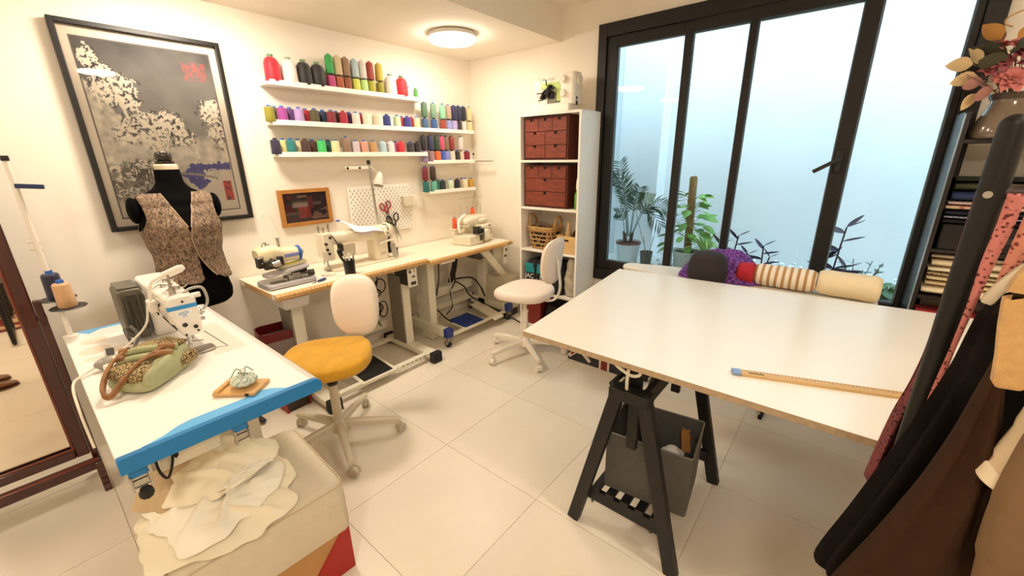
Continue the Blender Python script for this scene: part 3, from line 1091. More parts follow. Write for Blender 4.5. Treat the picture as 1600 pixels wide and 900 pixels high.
# ---------------------------------------------------------------- things under and on the long table
t = thing('waste_rack', 'dark red rimmed clear bin under the left end of the long table', 'bin', (.935, 2.80, 0), RAD(-8))
rim_m = M('dark_red_plastic', '#5f0c10', .35)
b = MB()
o_ = rrect(.24, .20, .05)
i_ = rrect(.225, .185, .045)
b.loft([[Vector((x, y, .44)) for x, y in o_], [Vector((x, y, .50)) for x, y in o_], [Vector((x, y, .50)) for x, y in i_], [Vector((x, y, .44)) for x, y in i_]], caps=False, loop=True)
b.build('rim', rim_m, t)
MB().loft([[Vector((x * .86, y * .86, .01)) for x, y in o_], [Vector((x * .97, y * .97, .44)) for x, y in o_]], caps=False).build('side', M('smoked_plastic', '#8f7f76', .3, trans=.3), t)
MB().prism([(x * .85, y * .85) for x, y in o_], .0, .012).build('base', rim_m, t)
t = thing('folding_box', 'red and black box on the floor under the blue table corner', 'box', (.897, 2.62, 0), RAD(2))
t.scale = (.82, 1, 1)
MB().prism([(-.085, 0), (.085, 0), (.10, .17), (-.10, .17)], -.055, .055, 'y').build('body', M('dark_box_film', '#3b2a22', .3, var=.2), t, bev=.004)
for sx in (-1, 1):
    MB().bar((sx * .086, -.057, 0), (sx * .101, -.057, .17), .012, .01).build('corner_strip', M('red_card', '#9c2412', .5), t)
MB().prism([(-.057, 0), (.057, 0), (.057, .172), (-.057, .172)], -.093, -.086, 'x').build('side_panel', M('orange_red_card', '#a8371c', .5, var=.2), t)

# blind-hem machine
t = thing('blindstitch_machine', 'small cream blind hemming machine with blue handwheel on the long table', 'sewing machine', (.90, 2.60, TZ), 0)
cream = M('cream_enamel', '#e9dcb6', .35, var=.03)
plate_m = M('plate_grey', '#b4b0b2', .35, .3)
MB().prism(rrect(.30, .20, .03, cx=.14, cy=.11), .004, .032).build('base', plate_m, t, bev=.006, loc=(-.015, 0, 0))
for x, y in ((.0, .03), (.26, .03), (.0, .19), (.26, .19)):
    MB().cyl((x, y, 0), (x, y, .006), .012, n=10).build('rubber_foot', rubber, t)
MB().prism(rrect(.09, .05, .02, cx=.055, cy=.075), .032, .034).build('base_slot', M('slot_grey', '#6e675c', .5), t)
MB().box((.17, .11, .05), (.05, .09, .04)).box((.20, .13, .07), (.06, .06, .05)).cyl((.10, .10, .05), (.27, .10, .05), .012, n=10).box((.13, .07, .045), (.03, .03, .03)).build('mechanism', steel, t, bev=.003)
MB().cyl((.24, .06, .055), (.275, .05, .055), .02, n=14).box((.20, .10, .075), (.09, .05, .02)).build('mechanism_knob', darksteel, t, bev=.003)
tb = MB()
tb.X = Matrix.Translation((.12, .085, .092)) @ Matrix.Rotation(RAD(-5), 4, 'Y')
tb.prism(rrect(.27, .10, .03), -.008, .008)
tb.build('work_arm', plate_m, t, bev=.004)
tb2 = MB()
tb2.X = Matrix.Translation((.18, .125, .118)) @ Matrix.Rotation(RAD(-5), 4, 'Y')
tb2.prism(rrect(.18, .05, .015), -.012, .010)
tb2.build('upper_plate', cream, t, bev=.004)
MB().box((.16, .108, .131), (.10, .028, .004)).build('yellow_strip', M('yellow_strip', '#e3dc3c', .5), t)
h = MB()
h.loft([[Vector((x, yy, zz)) for yy, zz in rrect(w_, hh, .03, cx=.135, cy=zc)] for x, w_, hh, zc in ((-.02, .10, .06, .205), (.0, .13, .10, .20), (.06, .14, .12, .195), (.10, .12, .11, .19), (.13, .10, .09, .185), (.215, .095, .085, .182))])
h.build('head', cream, t)
MB().box((.165, .085, .183), (.10, .004, .022)).build('name_strip', M('blue_strip', '#7d84c0', .5), t, bev=.002)
w = MB().lathe([(.0, 0), (.030, 0), (.046, .004), (.048, .018), (.040, .022), (.020, .026), (.0, .026)], 24).build('handwheel', M('blue_enamel', '#2a5fae', .35), t, loc=(.218, .135, .182))
w.rotation_euler = (0, RAD(90), 0)
MB().lathe([(.0, 0), (.018, 0), (.018, .014), (.0, .014)], 16).build('wheel_hub', steel, w, loc=(0, 0, .026))
MB().cyl((.03, .06, .135), (.06, .06, .175), .035, .028, n=14).box((.02, .055, .15), (.06, .03, .05)).cyl((-.02, .07, .16), (.10, .06, .155), .010, n=8).box((.085, .06, .165), (.03, .04, .055)).box((-.02, .09, .165), (.03, .05, .06)).build('stitch_mechanism', darksteel, t, bev=.003)
MB().cyl((.035, .045, .15), (.075, .04, .16), .020, n=14).cyl((.0, .08, .20), (-.03, .08, .185), .012, n=10).build('steel_cover', steel, t)
MB().cyl((.125, .15, .225), (.125, .15, .285), .009, n=10).cyl((.125, .15, .285), (.125, .15, .29), .013, n=10).build('tension_post', steel, t)
MB().tube(smooth_pts([(.02, .13, .25), (.03, .12, .275), (.05, .13, .27), (.045, .14, .255), (.07, .13, .262)], 4), .004, 6).build('thread_guide', steel, t)
MB().tube([(.225, .33, .01), (.215, .35, .30), (.195, .37, .40)], .0028, 6).tube(smooth_pts([(.195, .37, .40), (.15, .36, .402), (.14, .355, .41), (.15, .35, .415), (.16, .355, .405)], 4), .0025, 6).lathe([(0, 0), (.02, 0), (.02, .006), (0, .008)], 14, o=(.225, .33, 0)).build('thread_stand', offwhite, t)

# straight stitch machine B
t = thing('straight_stitch_machine', 'cream industrial sewing machine in the middle of the long table', 'sewing machine', (1.34, 2.80, TZ), 0)
crm = M('warm_cream_enamel', '#e7dcc2', .3, var=.03)
MB().prism(rrect(.50, .18, .015, cx=.24, cy=0), .001, .014).build('bed', crm, t, bev=.004, loc=(.02, 0, 0))
MB().loft([[Vector((x, y, z)) for x, y in rrect(.125, .13, .03, cx=.415, cy=0)] for z in (.012, .22)]).build('pillar', crm, t, bev=.006)
a = MB()
a.loft([[Vector((x, y, z)) for y, z in rrect(.105 + .02 * k, hh, .03, cx=0, cy=zc)] for x, hh, zc, k in ((.03, .085, .225, 0), (.10, .085, .222, 0), (.25, .085, .222, .2), (.36, .10, .215, 1), (.478, .115, .21, 1))])
a.build('arm', crm, t)
MB().loft([[Vector((x, y, z)) for x, y in rrect(.085, .105, .025, cx=.005, cy=0)] for z in (.10, .14, .27)]).build('head', crm, t, bev=.005)
MB().prism([(-.045, .08), (.035, .08), (.045, .12), (-.05, .16)], -.056, -.05, 'y').build('face_plate', M('face_plate_cream', '#d9d0bb', .3), t, bev=.004)
MB().cyl((.005, 0, .10), (.005, 0, .035), .006, n=10).box((.005, -.005, .03), (.016, .02, .02)).cyl((-.018, 0, .10), (-.018, 0, .05), .0045, n=8).box((.0, 0, .012), (.035, .05, .004)).build('needle_bar', steel, t)
for x, z, l in ((-.02, .27, .05), (.012, .27, .035), (.05, .265, .06)):
    MB().cyl((x, .01, z), (x, .01, z + l), .006, n=8).cyl((x, .01, z + l * .55), (x, .01, z + l * .7), .010, n=8).build('thread_post', steel, t)
kk = MB()
for x, z in ((-.01, .16), (.0, .13), (-.015, .20), (.02, .24)):
    kk.cyl((x, -.052, z), (x, -.064, z), .009, n=10)
kk.build('screw', darksteel, t)
MB().tube(smooth_pts([(.03, -.06, .255), (.05, -.075, .21), (.065, -.065, .165), (.075, -.05, .15)], 4), .004, 6).box((.085, -.055, .16), (.03, .03, .05)).build('thread_tension', darksteel, t)
MB().cyl((.452, -.065, .215), (.452, -.10, .215), .026, .024, n=22).build('stitch_dial', crm, t, bev=.004)
MB().cyl((.452, -.10, .215), (.452, -.103, .215), .006, n=10).build('dial_dot', black_m, t)
MB().bar((.385, -.078, .145), (.515, -.078, .158), .014, .016).build('reverse_lever', M('pale_lever', '#f3ecdc', .3), t, bev=.004)
text('1162', .026, M('yellow_print', '#d7c63a', .5), (.385, -.0665, .212), (RAD(90), 0, 0), t)
text('JUKI', .022, M('grey_print', '#8b8577', .5), (.42, -.0655, .06), (RAD(90), 0, 0), t)
MB().loft([[Vector((x, y, z)) for y, z in rrect(.13, .24, .05, cx=.01, cy=.155)] for x in (.495, .535)]).build('belt_guard', crm, t, bev=.012)
MB().cyl((.487, .0, .22), (.497, .0, .22), .052, n=24).box((.492, -.03, .11), (.012, .05, .12)).build('handwheel', darksteel, t)
MB().bar((.515, -.05, .12), (.53, -.06, .012), .05, .04).build('bobbin_winder', M('winder_grey', '#a59f90', .4), t, bev=.006)
MB().cyl((.556, -.05, .012), (.556, -.05, .075), .0045, n=8).cyl((.556, -.05, .07), (.556, -.05, .078), .010, n=10).build('bobbin_post', darksteel, t)
MB().prism(rrect(.13, .085, .012), -.004, .004, 'y').build('knee_guide_frame', M('pale_wire_frame', '#ece4d1', .3, trans=.4), t, bev=.002, loc=(.18, .03, .115))
# paper draped over the arm
pp = thing('paper_sheet', 'white printed paper with a blue mark lying over the machine arm', 'paper', (1.34, 2.80, TZ))


def paper(u, v, dz=0.0, ox=0.0):
    x = .14 + .24 * u + ox
    y = .075 - .17 * v
    z = .285 + .05 * (1 - u) * (1 - v) + .006 * sin(7 * u + 3 * v) + dz
    if v > .62:
        z -= (v - .62) * .06
    z -= .03 * u
    return (x + .05 * v, y, z)


MB().grid(lambda u, v: paper(u, v), 14, 14).build('sheet', M('paper_white', '#f2eeee', .8), pp, solid=.001)
MB().grid(lambda u, v: paper(u, v, -.010, .012), 14, 14).build('sheet', M('paper_lilac', '#dccbd6', .8), pp, solid=.001)
MB().sph((.15, .05, .333), (.018, .012, .006), 14, 6).build('blue_mark', M('blue_ink', '#2a48a8', .5), pp)
# pen cup with contents
t = thing('pen_cup', 'black pen cup standing at the front of the long table', 'cup', (1.385, 2.58, TZ))
MB().lathe([(.0, 0), (.034, 0), (.035, .004), (.039, .105), (.036, .105), (.033, .008), (.0, .008)], 26).build('cup', M('black_gloss', '#0f0d0c', .3), t)
for k, (dx, dy, c, L_) in enumerate(((-.014, .0, '#e6e0d2', .15), (.006, .010, '#cfc8b8', .14), (.016, -.008, '#8f8a80', .135), (-.003, -.014, '#f0ece2', .145))):
    p = thing('marker_pen', ['white pen leaning left in the black cup', 'grey pen at the back of the black cup', 'dark grey pen at the right of the black cup', 'pale pen at the front of the black cup'][k], 'pen', (1.385 + dx * .6, 2.58 + dy * .6, TZ + .009))
    MB().cyl((0, 0, 0), (dx * 1.1, dy * 1.1, L_ * .8), .0055, n=8).build('barrel', M('pen_' + str(k), c, .4), p)
    MB().cyl((dx * 1.1, dy * 1.1, L_ * .8), (dx * 1.4, dy * 1.4, L_), .006, .004, n=8).build('cap', M('pen_' + str(k), c, .4), p)
p = thing('snips', 'black handled snips leaning out of the pen cup', 'scissors', (1.363, 2.582, TZ + .009))
MB().bar((0, 0, 0), (-.012, 0, .10), .006, .003).build('blade', steel, p)
MB().tube(smooth_pts([(-.012, 0, .09), (-.03, -.004, .12), (-.045, -.006, .165), (-.03, -.004, .17), (-.018, 0, .13)], 4), .009, 8).build('handle', black_m, p)
# screwdriver and thread snarl
t = thing('screwdriver', 'blue handled screwdriver lying in front of the black cup', 'screwdriver', (1.165, 2.575, TZ + .009), RAD(18))
MB().tube([(-.01, 0, 0), (.0, 0, 0), (.035, 0, 0), (.055, 0, 0)], [.006, .0085, .0085, .005], 10).build('handle', M('navy_plastic', '#2b3a80', .4), t)
MB().cyl((-.055, 0, -.002), (-.008, 0, 0), .003, n=8).build('shaft', darksteel, t)
t = thing('offcut', 'small pale thread and paper offcuts beside the pen cup', 'offcuts', (1.27, 2.66, TZ + .002))
for k in range(4):
    MB().tube(smooth_pts([(rnd.uniform(-.06, .06), rnd.uniform(-.04, .04), .002 + .002 * i) for i in range(5)], 4), .0012, 5).build('thread_end', M('thread_pale', '#cbb7a2', .7), t)
MB().box((-.03, .02, .0015), (.07, .04, .003), rz=.4).build('paper_slip', M('paper_white', '#f2eeee', .8), t)

# tall thread stand with lamp at the long table
t = thing('thread_stand', 'grey pole with a hanging spotlight behind the middle sewing machine', 'stand', (1.90, 3.0, TZ))
MB().lathe([(0, 0), (.03, 0), (.03, .006), (.012, .012), (0, .012)], 16).build('base', greymetal, t)
MB().tube([(.035, 0, .012), (.0, 0, .40), (-.015, 0, .725)], .0095, 10).build('pole', M('pole_grey', '#a9a396', .4, .6), t)
MB().cyl((-.015, 0, .715), (-.0155, 0, .745), .014, n=12).build('pole_cap', black_m, t)
MB().box((-.115, 0, .69), (.20, .008, .024)).build('cross_arm', offwhite, t, bev=.003)
for x in (-.20, -.10):
    MB().cyl((x, -.004, .69), (x, -.010, .69), .009, n=12).build('rivet', darksteel, t)
l = MB()
l.X = Matrix.Translation((.045, -.03, .60)) @ Matrix.Rotation(RAD(-158), 4, 'Y') @ Matrix.Rotation(RAD(12), 4, 'X')
l.lathe([(.0, -.055), (.015, -.055), (.026, -.035), (.034, .0), (.040, .055), (.037, .056), (.030, 0), (0, -.04)], 20)
l.build('lamp_head', M('lamp_grey', '#d3cdc2', .35), t)
MB().tube(smooth_pts([(-.012, -.005, .70), (.005, -.02, .68), (.02, -.028, .66), (.028, -.03, .645)], 5), .005, 6).build('lamp_arm', greymetal, t)
MB().tube(smooth_pts([(-.005, -.004, .60), (.02, -.012, .5), (.016, -.012, .42), (.03, -.012, .3), (.036, -.012, .1)], 5), .003, 6).build('lamp_cable', cable_w, t)
MB().box((.015, -.012, .28), (.022, .02, .075)).build('switch_box', greymetal, t, bev=.004)

# overlock machine in the corner
t = thing('overlock_machine', 'cream overlock machine with orange threads on the corner table', 'overlocker', (2.72, 2.73, Z3), RAD(9))
ocm = M('overlock_cream', '#e2dac2', .35, var=.04)
MB().prism([(-.16, -.095), (.02, -.115), (.02, .10), (-.16, .10)], .001, .092).build('front_bed', ocm, t, bev=.012)
MB().box((.11, .0, .085), (.20, .21, .165)).build('body', ocm, t, bev=.018)
hd = MB()
hd.loft([[Vector((x, y, z)) for y, z in rrect(w_, hh, .028, cx=.03, cy=zc)] for x, w_, hh, zc in ((-.09, .07, .05, .185), (-.065, .11, .085, .19), (.0, .13, .095, .195), (.06, .15, .09, .205), (.20, .16, .08, .205), (.215, .14, .06, .205))])
hd.build('head', ocm, t)
for i in range(5):
    MB().lathe([(0, 0), (.012, 0), (.014, .008), (.010, .018), (0, .020)], 12).build('tension_knob', M('knob_ivory', '#ece6d6', .4), t, loc=(.065 + i * .03, -.052 + .004 * i, .205)).rotation_euler = (RAD(80), 0, 0)
MB().box((.0, -.075, .125), (.10, .05, .07)).cyl((-.06, -.07, .12), (-.02, -.06, .12), .012, n=10).box((.03, -.10, .11), (.03, .03, .06)).box((-.01, -.10, .10), (.02, .02, .05)).build('looper_mechanism', darksteel, t, bev=.004)
MB().box((.03, -.085, .15), (.05, .02, .02)).cyl((.0, -.095, .09), (.0, -.095, .17), .006, n=8).cyl((.025, -.098, .08), (.025, -.098, .16), .005, n=8).box((-.02, -.11, .096), (.10, .05, .006)).build('presser_foot', steel, t, bev=.002)
MB().box((-.01, -.119, .06), (.035, .006, .055)).box((.02, -.122, .05), (.012, .006, .07)).build('slot_cover', darksteel, t, bev=.002)
MB().box((.075, -.122, .085), (.06, .03, .08)).build('cloth_plate', M('cloth_plate', '#f0ead8', .35), t, bev=.008)
MB().box((.16, -.108, .10), (.075, .006, .075)).build('label_plate', M('label_plate', '#d6d1c4', .4), t, bev=.002)
text('JUKI', .02, M('print_navy', '#3a4266', .5), (.15, -.1065, .155), (RAD(90), 0, 0), t)
kx = MB()
for z in (.115, .095, .08):
    kx.box((.165, -.1118, z), (.04, .001, .005))
kx.box((.132, -.1118, .115), (.008, .001, .03))
kx.build('label_print', MATS['grey_print'], t, smooth=0)
MB().cyl((.225, .03, .12), (.245, .03, .12), .075, n=28).build('handwheel', ocm, t, bev=.008)
MB().tube(smooth_pts([(-.15, .02, .12), (-.155, .03, .17), (-.13, .04, .225), (-.03, .05, .262)], 5), .012, 10).build('carry_lamp', M('lamp_white', '#f6f1e6', .3), t)
MB().box((-.12, .09, .142), (.12, .07, .012)).box((-.12, .09, .118), (.10, .05, .03)).build('left_spool_plate', ocm, t, bev=.004)
MB().box((.21, .11, .20), (.28, .09, .014)).build('rear_spool_plate', M('spool_plate_olive', '#bdb893', .5), t, bev=.005)
for x in (.10, .17, .25, .32):
    MB().cyl((x, .11, .207), (x, .11, .33 if x > .12 else .27), .003, n=6).build('spool_pin', steel, t)
MB().cyl((-.02, .12, .23), (-.02, .12, .36), .004, n=8).cyl((.06, .12, .23), (.06, .12, .38), .004, n=8).build('thread_tower', greymetal, t)
for nm, x, y, z, lab in (('a', -.135, .09, .148, 'orange thread cone left of the overlock machine'), ('b', .18, .11, .208, 'orange thread cone on the rear plate of the overlock machine')):
    p = Matrix.Rotation(RAD(9), 3, 'Z') @ Vector((x, y, z)) + Vector((2.72, 2.73, Z3))
    s = spool('T', p, '#e85a1e', lab, 'orange thread on the overlock machine', '#5a4a66')
    s.scale = (.75, .75, .82)
t = thing('thread_stand', 'tall thin white pole with cross arms behind the overlock machine', 'stand', (3.083, 3.02, Z3))
MB().lathe([(0, 0), (.025, 0), (.025, .006), (.010, .012), (0, .012)], 16).build('base', greymetal, t)
MB().cyl((0, 0, .01), (0, 0, .80), .0075, n=10).build('pole', M('pole_white', '#cfc8b8', .4, .5), t)
MB().cyl((0, 0, .795), (0, 0, .812), .009, n=10).build('pole_cap', black_m, t)
MB().box((-.02, -.14, .735), (.018, .26, .008)).build('cross_arm', M('arm_grey', '#8b8678', .4, .6), t, bev=.002)
MB().box((-.12, 0, .70), (.24, .012, .014)).build('guide_arm', offwhite, t, bev=.002)
MB().tube([(-.26, -.04, .385), (.0, -.01, .39), (.06, -.05, .385)], .0022, 6).build('guide_wire', steel, t)
MB().cyl((0, 0, .38), (0, 0, .46), .013, n=10).build('clamp', greymetal, t)
# ---------------------------------------------------------------- blue edged machine table in the left foreground
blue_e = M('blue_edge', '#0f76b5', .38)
blue_l = M('blue_inlay_lit', '#5cb0e8', .4)  # the edge's own blue, with the light on its top face painted in
D1 = thing('machine_table', 'white machine table with a bright blue front edge, left foreground', 'table', (0, 0, 0))
X0, X1, Y0, Y1 = .018, .572, 1.377, 2.69
th = .045
MB().box(((X0 + X1 - .03) / 2, (Y0 + .02 + Y1) / 2, TZ - th / 2), (X1 - .03 - X0, Y1 - Y0 - .02, th)).build('table_top', M('machine_table_laminate', '#f3eee6', .35, var=.015, scale=5), D1, bev=.002)
MB().prism([(X1 - .03, TZ - .0005), (X1 - .014, TZ - .002), (X1 - .004, TZ - .010), (X1, TZ - .022), (X1 - .004, TZ - th), (X1 - .03, TZ - th)], Y0 + .02, Y1, 'y').build('rounded_edge', M('pearl_edge', '#d9d2cb', .35), D1)
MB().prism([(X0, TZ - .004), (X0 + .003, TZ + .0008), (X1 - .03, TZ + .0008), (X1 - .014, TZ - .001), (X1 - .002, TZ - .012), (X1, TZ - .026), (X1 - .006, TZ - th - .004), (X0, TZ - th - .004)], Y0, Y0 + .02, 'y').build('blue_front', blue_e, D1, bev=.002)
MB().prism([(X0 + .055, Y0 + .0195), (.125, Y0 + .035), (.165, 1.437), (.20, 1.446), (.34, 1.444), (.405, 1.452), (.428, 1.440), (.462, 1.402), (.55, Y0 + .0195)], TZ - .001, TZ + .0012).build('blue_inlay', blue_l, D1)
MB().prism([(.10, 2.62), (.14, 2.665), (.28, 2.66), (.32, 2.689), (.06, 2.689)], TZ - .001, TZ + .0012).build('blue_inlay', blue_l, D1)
MB().prism(rrect(.115, .42, .01, cx=.45, cy=2.10), TZ - .001, TZ + .0007).build('slide_plate', M('slide_plate', '#e9e2d4', .3), D1)
ln = MB()
for a, b in (((.455, 1.955), (.442, 2.23)), ((.455, 1.955), (.345, 2.02)), ((.345, 2.03), (.30, 2.02))):
    ln.bar((*a, TZ + .0009), (*b, TZ + .0009), .004, .001)
ln.build('seam', M('seam_grey', '#6d6659', .6), D1, smooth=0)
for x, y, r in ((.10, 2.50, .045), (.09, 2.36, .05), (.17, 2.30, .04), (.075, 2.25, .03)):
    MB().lathe([(0, 0), (r, 0), (r, .001), (0, .001)], 28, o=(x, y, TZ)).build('hole_cover', M('hole_cover', '#e6d6c2', .5), D1)
# legs, crossbeam and toggle clamps
for x in (.09, .50):
    MB().box((x, 2.10, .38), (.06, .09, .72)).build('leg', offwhite, D1, bev=.005)
    MB().box((x, 2.10, .03), (.07, .62, .05)).build('foot', offwhite, D1, bev=.005)
MB().box((.295, 2.10, .30), (.38, .04, .07)).build('cross_beam', offwhite, D1, bev=.004)
for x in (.052, .305):
    c = MB().box((x, Y0 + .03, TZ - th - .018), (.042, .03, .032)).build('clamp_block', blue_e, D1, bev=.003)
    MB().box((x, Y0 + .024, TZ - th - .050), (.034, .006, .040)).box((x, Y0 + .026, TZ - th - .068), (.046, .010, .006)).box((x, Y0 + .026, TZ - th - .045), (.046, .010, .006)).box((x - .02, Y0 + .018, TZ - th - .050), (.005, .02, .05)).box((x + .02, Y0 + .018, TZ - th - .050), (.005, .02, .05)).build('clamp_lever', steel, c, bev=.001, smooth=0)
MB().tube([(.055, Y0 + .02, TZ - .125), (.055, Y0 + .035, TZ - .15), (.06, Y0 + .06, TZ - .155)], [.012, .018, .012], 10).build('rubber_pad', rubber, D1)
MB().tube(smooth_pts([(.10, Y0 + .10, TZ - .05), (.095, Y0 + .06, TZ - .11), (.11, Y0 + .06, TZ - .15), (.135, Y0 + .08, TZ - .10), (.14, Y0 + .12, TZ - .05)], 5), .004, 6).tube(smooth_pts([(.13, Y0 + .10, TZ - .05), (.14, Y0 + .05, TZ - .09), (.15, Y0 + .08, TZ - .05)], 5), .004, 6).build('cable', cable_b, D1)
MB().box((.18, Y0 + .22, TZ - .10), (.16, .26, .09)).build('control_box', offwhite, D1, bev=.006)

# the sewing machine on it
t = thing('industrial_sewing_machine', 'white and blue industrial sewing machine, needle head towards the viewer', 'sewing machine', (.34, 2.02, TZ))
wm = M('machine_white', '#f1ece1', .25, coat=.3)
MB().prism(rrect(.12, .47, .02, cx=-.005, cy=.20), .0012, .008).build('bed', M('bed_steel', '#cfc9bf', .3, .4), t, bev=.002)
MB().loft([[Vector((x, y, z)) for x, y in rrect(.105, .15, .03, cx=0, cy=.36)] for z in (.006, .17)]).build('pillar', wm, t, bev=.005)
MB().loft([[Vector((x, y, z)) for x, z in rrect(w_, h_, .022, cx=0, cy=zc)] for y, w_, h_, zc in ((-.055, .098, .115, .198), (.05, .10, .105, .204), (.25, .105, .105, .206), (.44, .112, .12, .20))]).build('arm', wm, t)
hd = MB()
face = [(-.048, .205), (.046, .205), (.050, .16), (.044, .105), (.034, .093), (-.004, .088), (-.018, .092), (-.030, .12), (-.042, .165)]
hd.loft([[Vector((x * .95, -.075, z)) for x, z in face], [Vector((x, -.068, z)) for x, z in face], [Vector((x, .03, z + .012 * (z < .13))) for x, z in face]])
hd.build('head', wm, t, bev=.003)
tp = [(-.048, .218), (-.048, .236), (-.036, .252), (.030, .254), (.043, .244), (.046, .218)]
MB().loft([[Vector((x * .93, -.072, z)) for x, z in tp], [Vector((x, -.062, z)) for x, z in tp], [Vector((x, .03, z)) for x, z in tp]]).build('head_cap', wm, t, bev=.003)
MB().prism([(-.0485, .203), (.0465, .203), (.0462, .220), (-.0485, .220)], -.074, .02, 'y').build('blue_band', M('bright_blue_band', '#2f93d4', .35), t, bev=.002)
MB().prism([(-.030, .200), (.026, .200), (.024, .178), (.016, .172), (-.018, .172), (-.026, .178)], -.0775, -.074, 'y').build('badge', M('badge_white', '#f6f4ee', .3), t, bev=.001)
text('JACK', .015, M('badge_blue', '#5aa0d8', .5), (-.002, -.0784, .189), (RAD(90), 0, 0), t)
text('H5', .011, MATS['badge_blue'], (-.002, -.0784, .178), (RAD(90), 0, 0), t)
for x, z, r in ((-.008, .140, .0085), (.024, .124, .0078), (-.012, .099, .0042), (.029, .106, .0042), (.002, .234, .004)):
    MB().cyl((x, -.073, z), (x, -.0785, z), r, n=16).build('face_screw', M('screw_black', '#211d1a', .4), t)
MB().cyl((.0, -.02, .09), (.0, -.02, .03), .005, n=10).cyl((.016, -.018, .095), (.016, -.018, .055), .004, n=10).box((.0, -.022, .028), (.012, .014, .022)).box((.004, -.03, .010), (.018, .04, .004)).bar((.008, -.02, .05), (.045, -.035, .045), .004, .004).build('needle_bar', steel, t, bev=.001)
MB().prism(rrect(.085, .075, .02, cx=.035, cy=-.03), .001, .0105).build('needle_plate', M('plate_steel', '#a7a097', .3, .7), t, bev=.002)
MB().cyl((.050, -.02, .165), (.075, -.02, .165), .011, n=16).cyl((.062, -.02, .165), (.066, -.02, .165), .018, n=18).cyl((.05, -.01, .135), (.072, -.012, .13), .008, n=10).build('tension_dial', steel, t)
MB().tube(smooth_pts([(.02, -.03, .255), (.045, -.03, .268), (.085, -.02, .262), (.095, -.02, .22), (.088, -.025, .19), (.07, -.03, .175)], 5), .0055, 8).build('thread_tube', M('clear_tube', '#cfcabd', .3, trans=.4), t)
MB().cyl((.046, -.02, .236), (.075, -.02, .236), .011, n=14).build('side_knob', whiteplastic, t, bev=.002)
MB().cyl((-.01, -.02, .252), (-.01, -.02, .285), .012, .010, n=14).cyl((-.01, -.02, .285), (-.01, -.02, .335), .004, n=8).build('thread_post', steel, t)
MB().cyl((.0, .06, .255), (.0, .06, .33), .004, n=8).build('thread_post', steel, t)
g = MB()
for y, x in ((.05, .02), (.13, -.01), (.22, .015)):
    g.tube(smooth_pts([(x - .035, y, .258), (x - .01, y + .01, .268), (x + .02, y - .005, .262), (x + .035, y + .01, .266)], 4), .003, 6).cyl((x, y, .255), (x, y, .268), .009, n=12)
g.build('thread_guide', steel, t)
MB().box((-.056, .20, .215), (.006, .36, .016)).build('arm_trim', M('trim_grey', '#b3aea4', .4), t, bev=.002)
MB().cyl((-.053, .02, .215), (-.058, .02, .215), .006, n=10).cyl((-.053, .08, .165), (-.058, .08, .165), .006, n=10).cyl((-.053, .12, .165), (-.058, .12, .165), .006, n=10).cyl((-.053, .10, .19), (-.058, .10, .19), .005, n=10).build('arm_screw', M('screw_black'), t)
MB().prism([(-.02, .09), (-.05, .155), (-.046, .175), (-.03, .16), (-.01, .11)], .031, .05, 'y').build('thread_wiper', darksteel, t, bev=.003)
mg = M('motor_housing', '#6f6a5d', .45, .3, var=.15, scale=20)
mb = MB().loft([[Vector((x, y, z)) for x, z in rrect(.085, .215, .02, cx=-.098, cy=.128)] for y in (.30, .47)])
mo = mb.build('motor_housing', mg, t, bev=.006)
g = MB()
for i in range(5):
    g.box((-.125 + i * .014, .299, .13), (.006, .012, .16))
g.box((-.098, .297, .20), (.03, .012, .03)).box((-.098, .297, .15), (.012, .016, .09))
g.build('housing_rib', M('rib_dark', '#3a372f', .5), mo, bev=.002)
MB().box((-.098, .385, .2405), (.07, .15, .01)).build('housing_top', mg, mo, bev=.003)
# lamp arm
MB().box((-.066, .09, .20), (.028, .05, .05)).build('lamp_base', whiteplastic, t, bev=.005)
MB().tube(smooth_pts([(-.066, .08, .22), (-.062, .07, .27), (-.045, .06, .305), (-.02, .05, .318)], 6), .0065, 10).build('lamp_neck', whiteplastic, t)
MB().tube([(-.024, .05, .316), (-.01, .045, .322), (.04, .03, .342), (.055, .025, .348)], [.009, .015, .016, .010], 12, flat=.6).build('led_lamp', M('lamp_white', '#f6f1e6', .3), t)
MB().tube(smooth_pts([(-.075, .12, .20), (-.10, .09, .13), (-.16, .10, .07), (-.23, .09, .03), (-.31, .05, .012), (-.345, -.02, .008), (-.352, -.10, -.06), (-.35, -.20, -.16)], 6), .0042, 7).build('cable', cable_w, t)
MB().tube(smooth_pts([(-.10, .30, .03), (-.13, .25, .09), (-.12, .22, .05), (-.15, .2, .006)], 5), .006, 7).tube(smooth_pts([(-.12, .30, .03), (-.15, .27, .08), (-.145, .23, .02)], 5), .006, 7).build('cable', M('grey_cable', '#5f5a52', .6), t)
MB().prism([(-.235, .12), (-.215, .12), (-.20, .26), (-.225, .27)], .004, .018).build('bobbin_tool', darksteel, t, bev=.002)

# thread stand with two cones
t = thing('thread_stand', 'white thread stand with two black discs behind the mirror post', 'stand', (.042, 2.645, TZ))
MB().lathe([(0, 0.001), (.028, .001), (.028, .006), (.012, .012), (0, .012)], 18).build('base', whiteplastic, t)
MB().tube([(0, 0, .01), (0, 0, .775)], .0095, 12).build('pole', M('pole_enamel', '#e8e1d3', .35), t)
MB().cyl((0, 0, .765), (0, 0, .785), .012, n=12).build('pole_cap', black_m, t)
for k, (x, y, z) in enumerate(((.004, .0, .180), (.024, -.058, .148))):
    MB().lathe([(0, .0), (.058, .0), (.061, .003), (.058, .006), (.03, .004), (0, .004)], 30, o=(x, y, z)).build('spool_disc', M('disc_black', '#221d19', .45), t)
    MB().cyl((x, y, z), (x, y, z + .10), .0045, n=8).build('spool_pin', steel, t)
MB().bar((.0, 0, .668), (.078, -.015, .660), .022, .018).build('guide_arm', M('navy_metal', '#28385c', .4, .3), t, bev=.002)
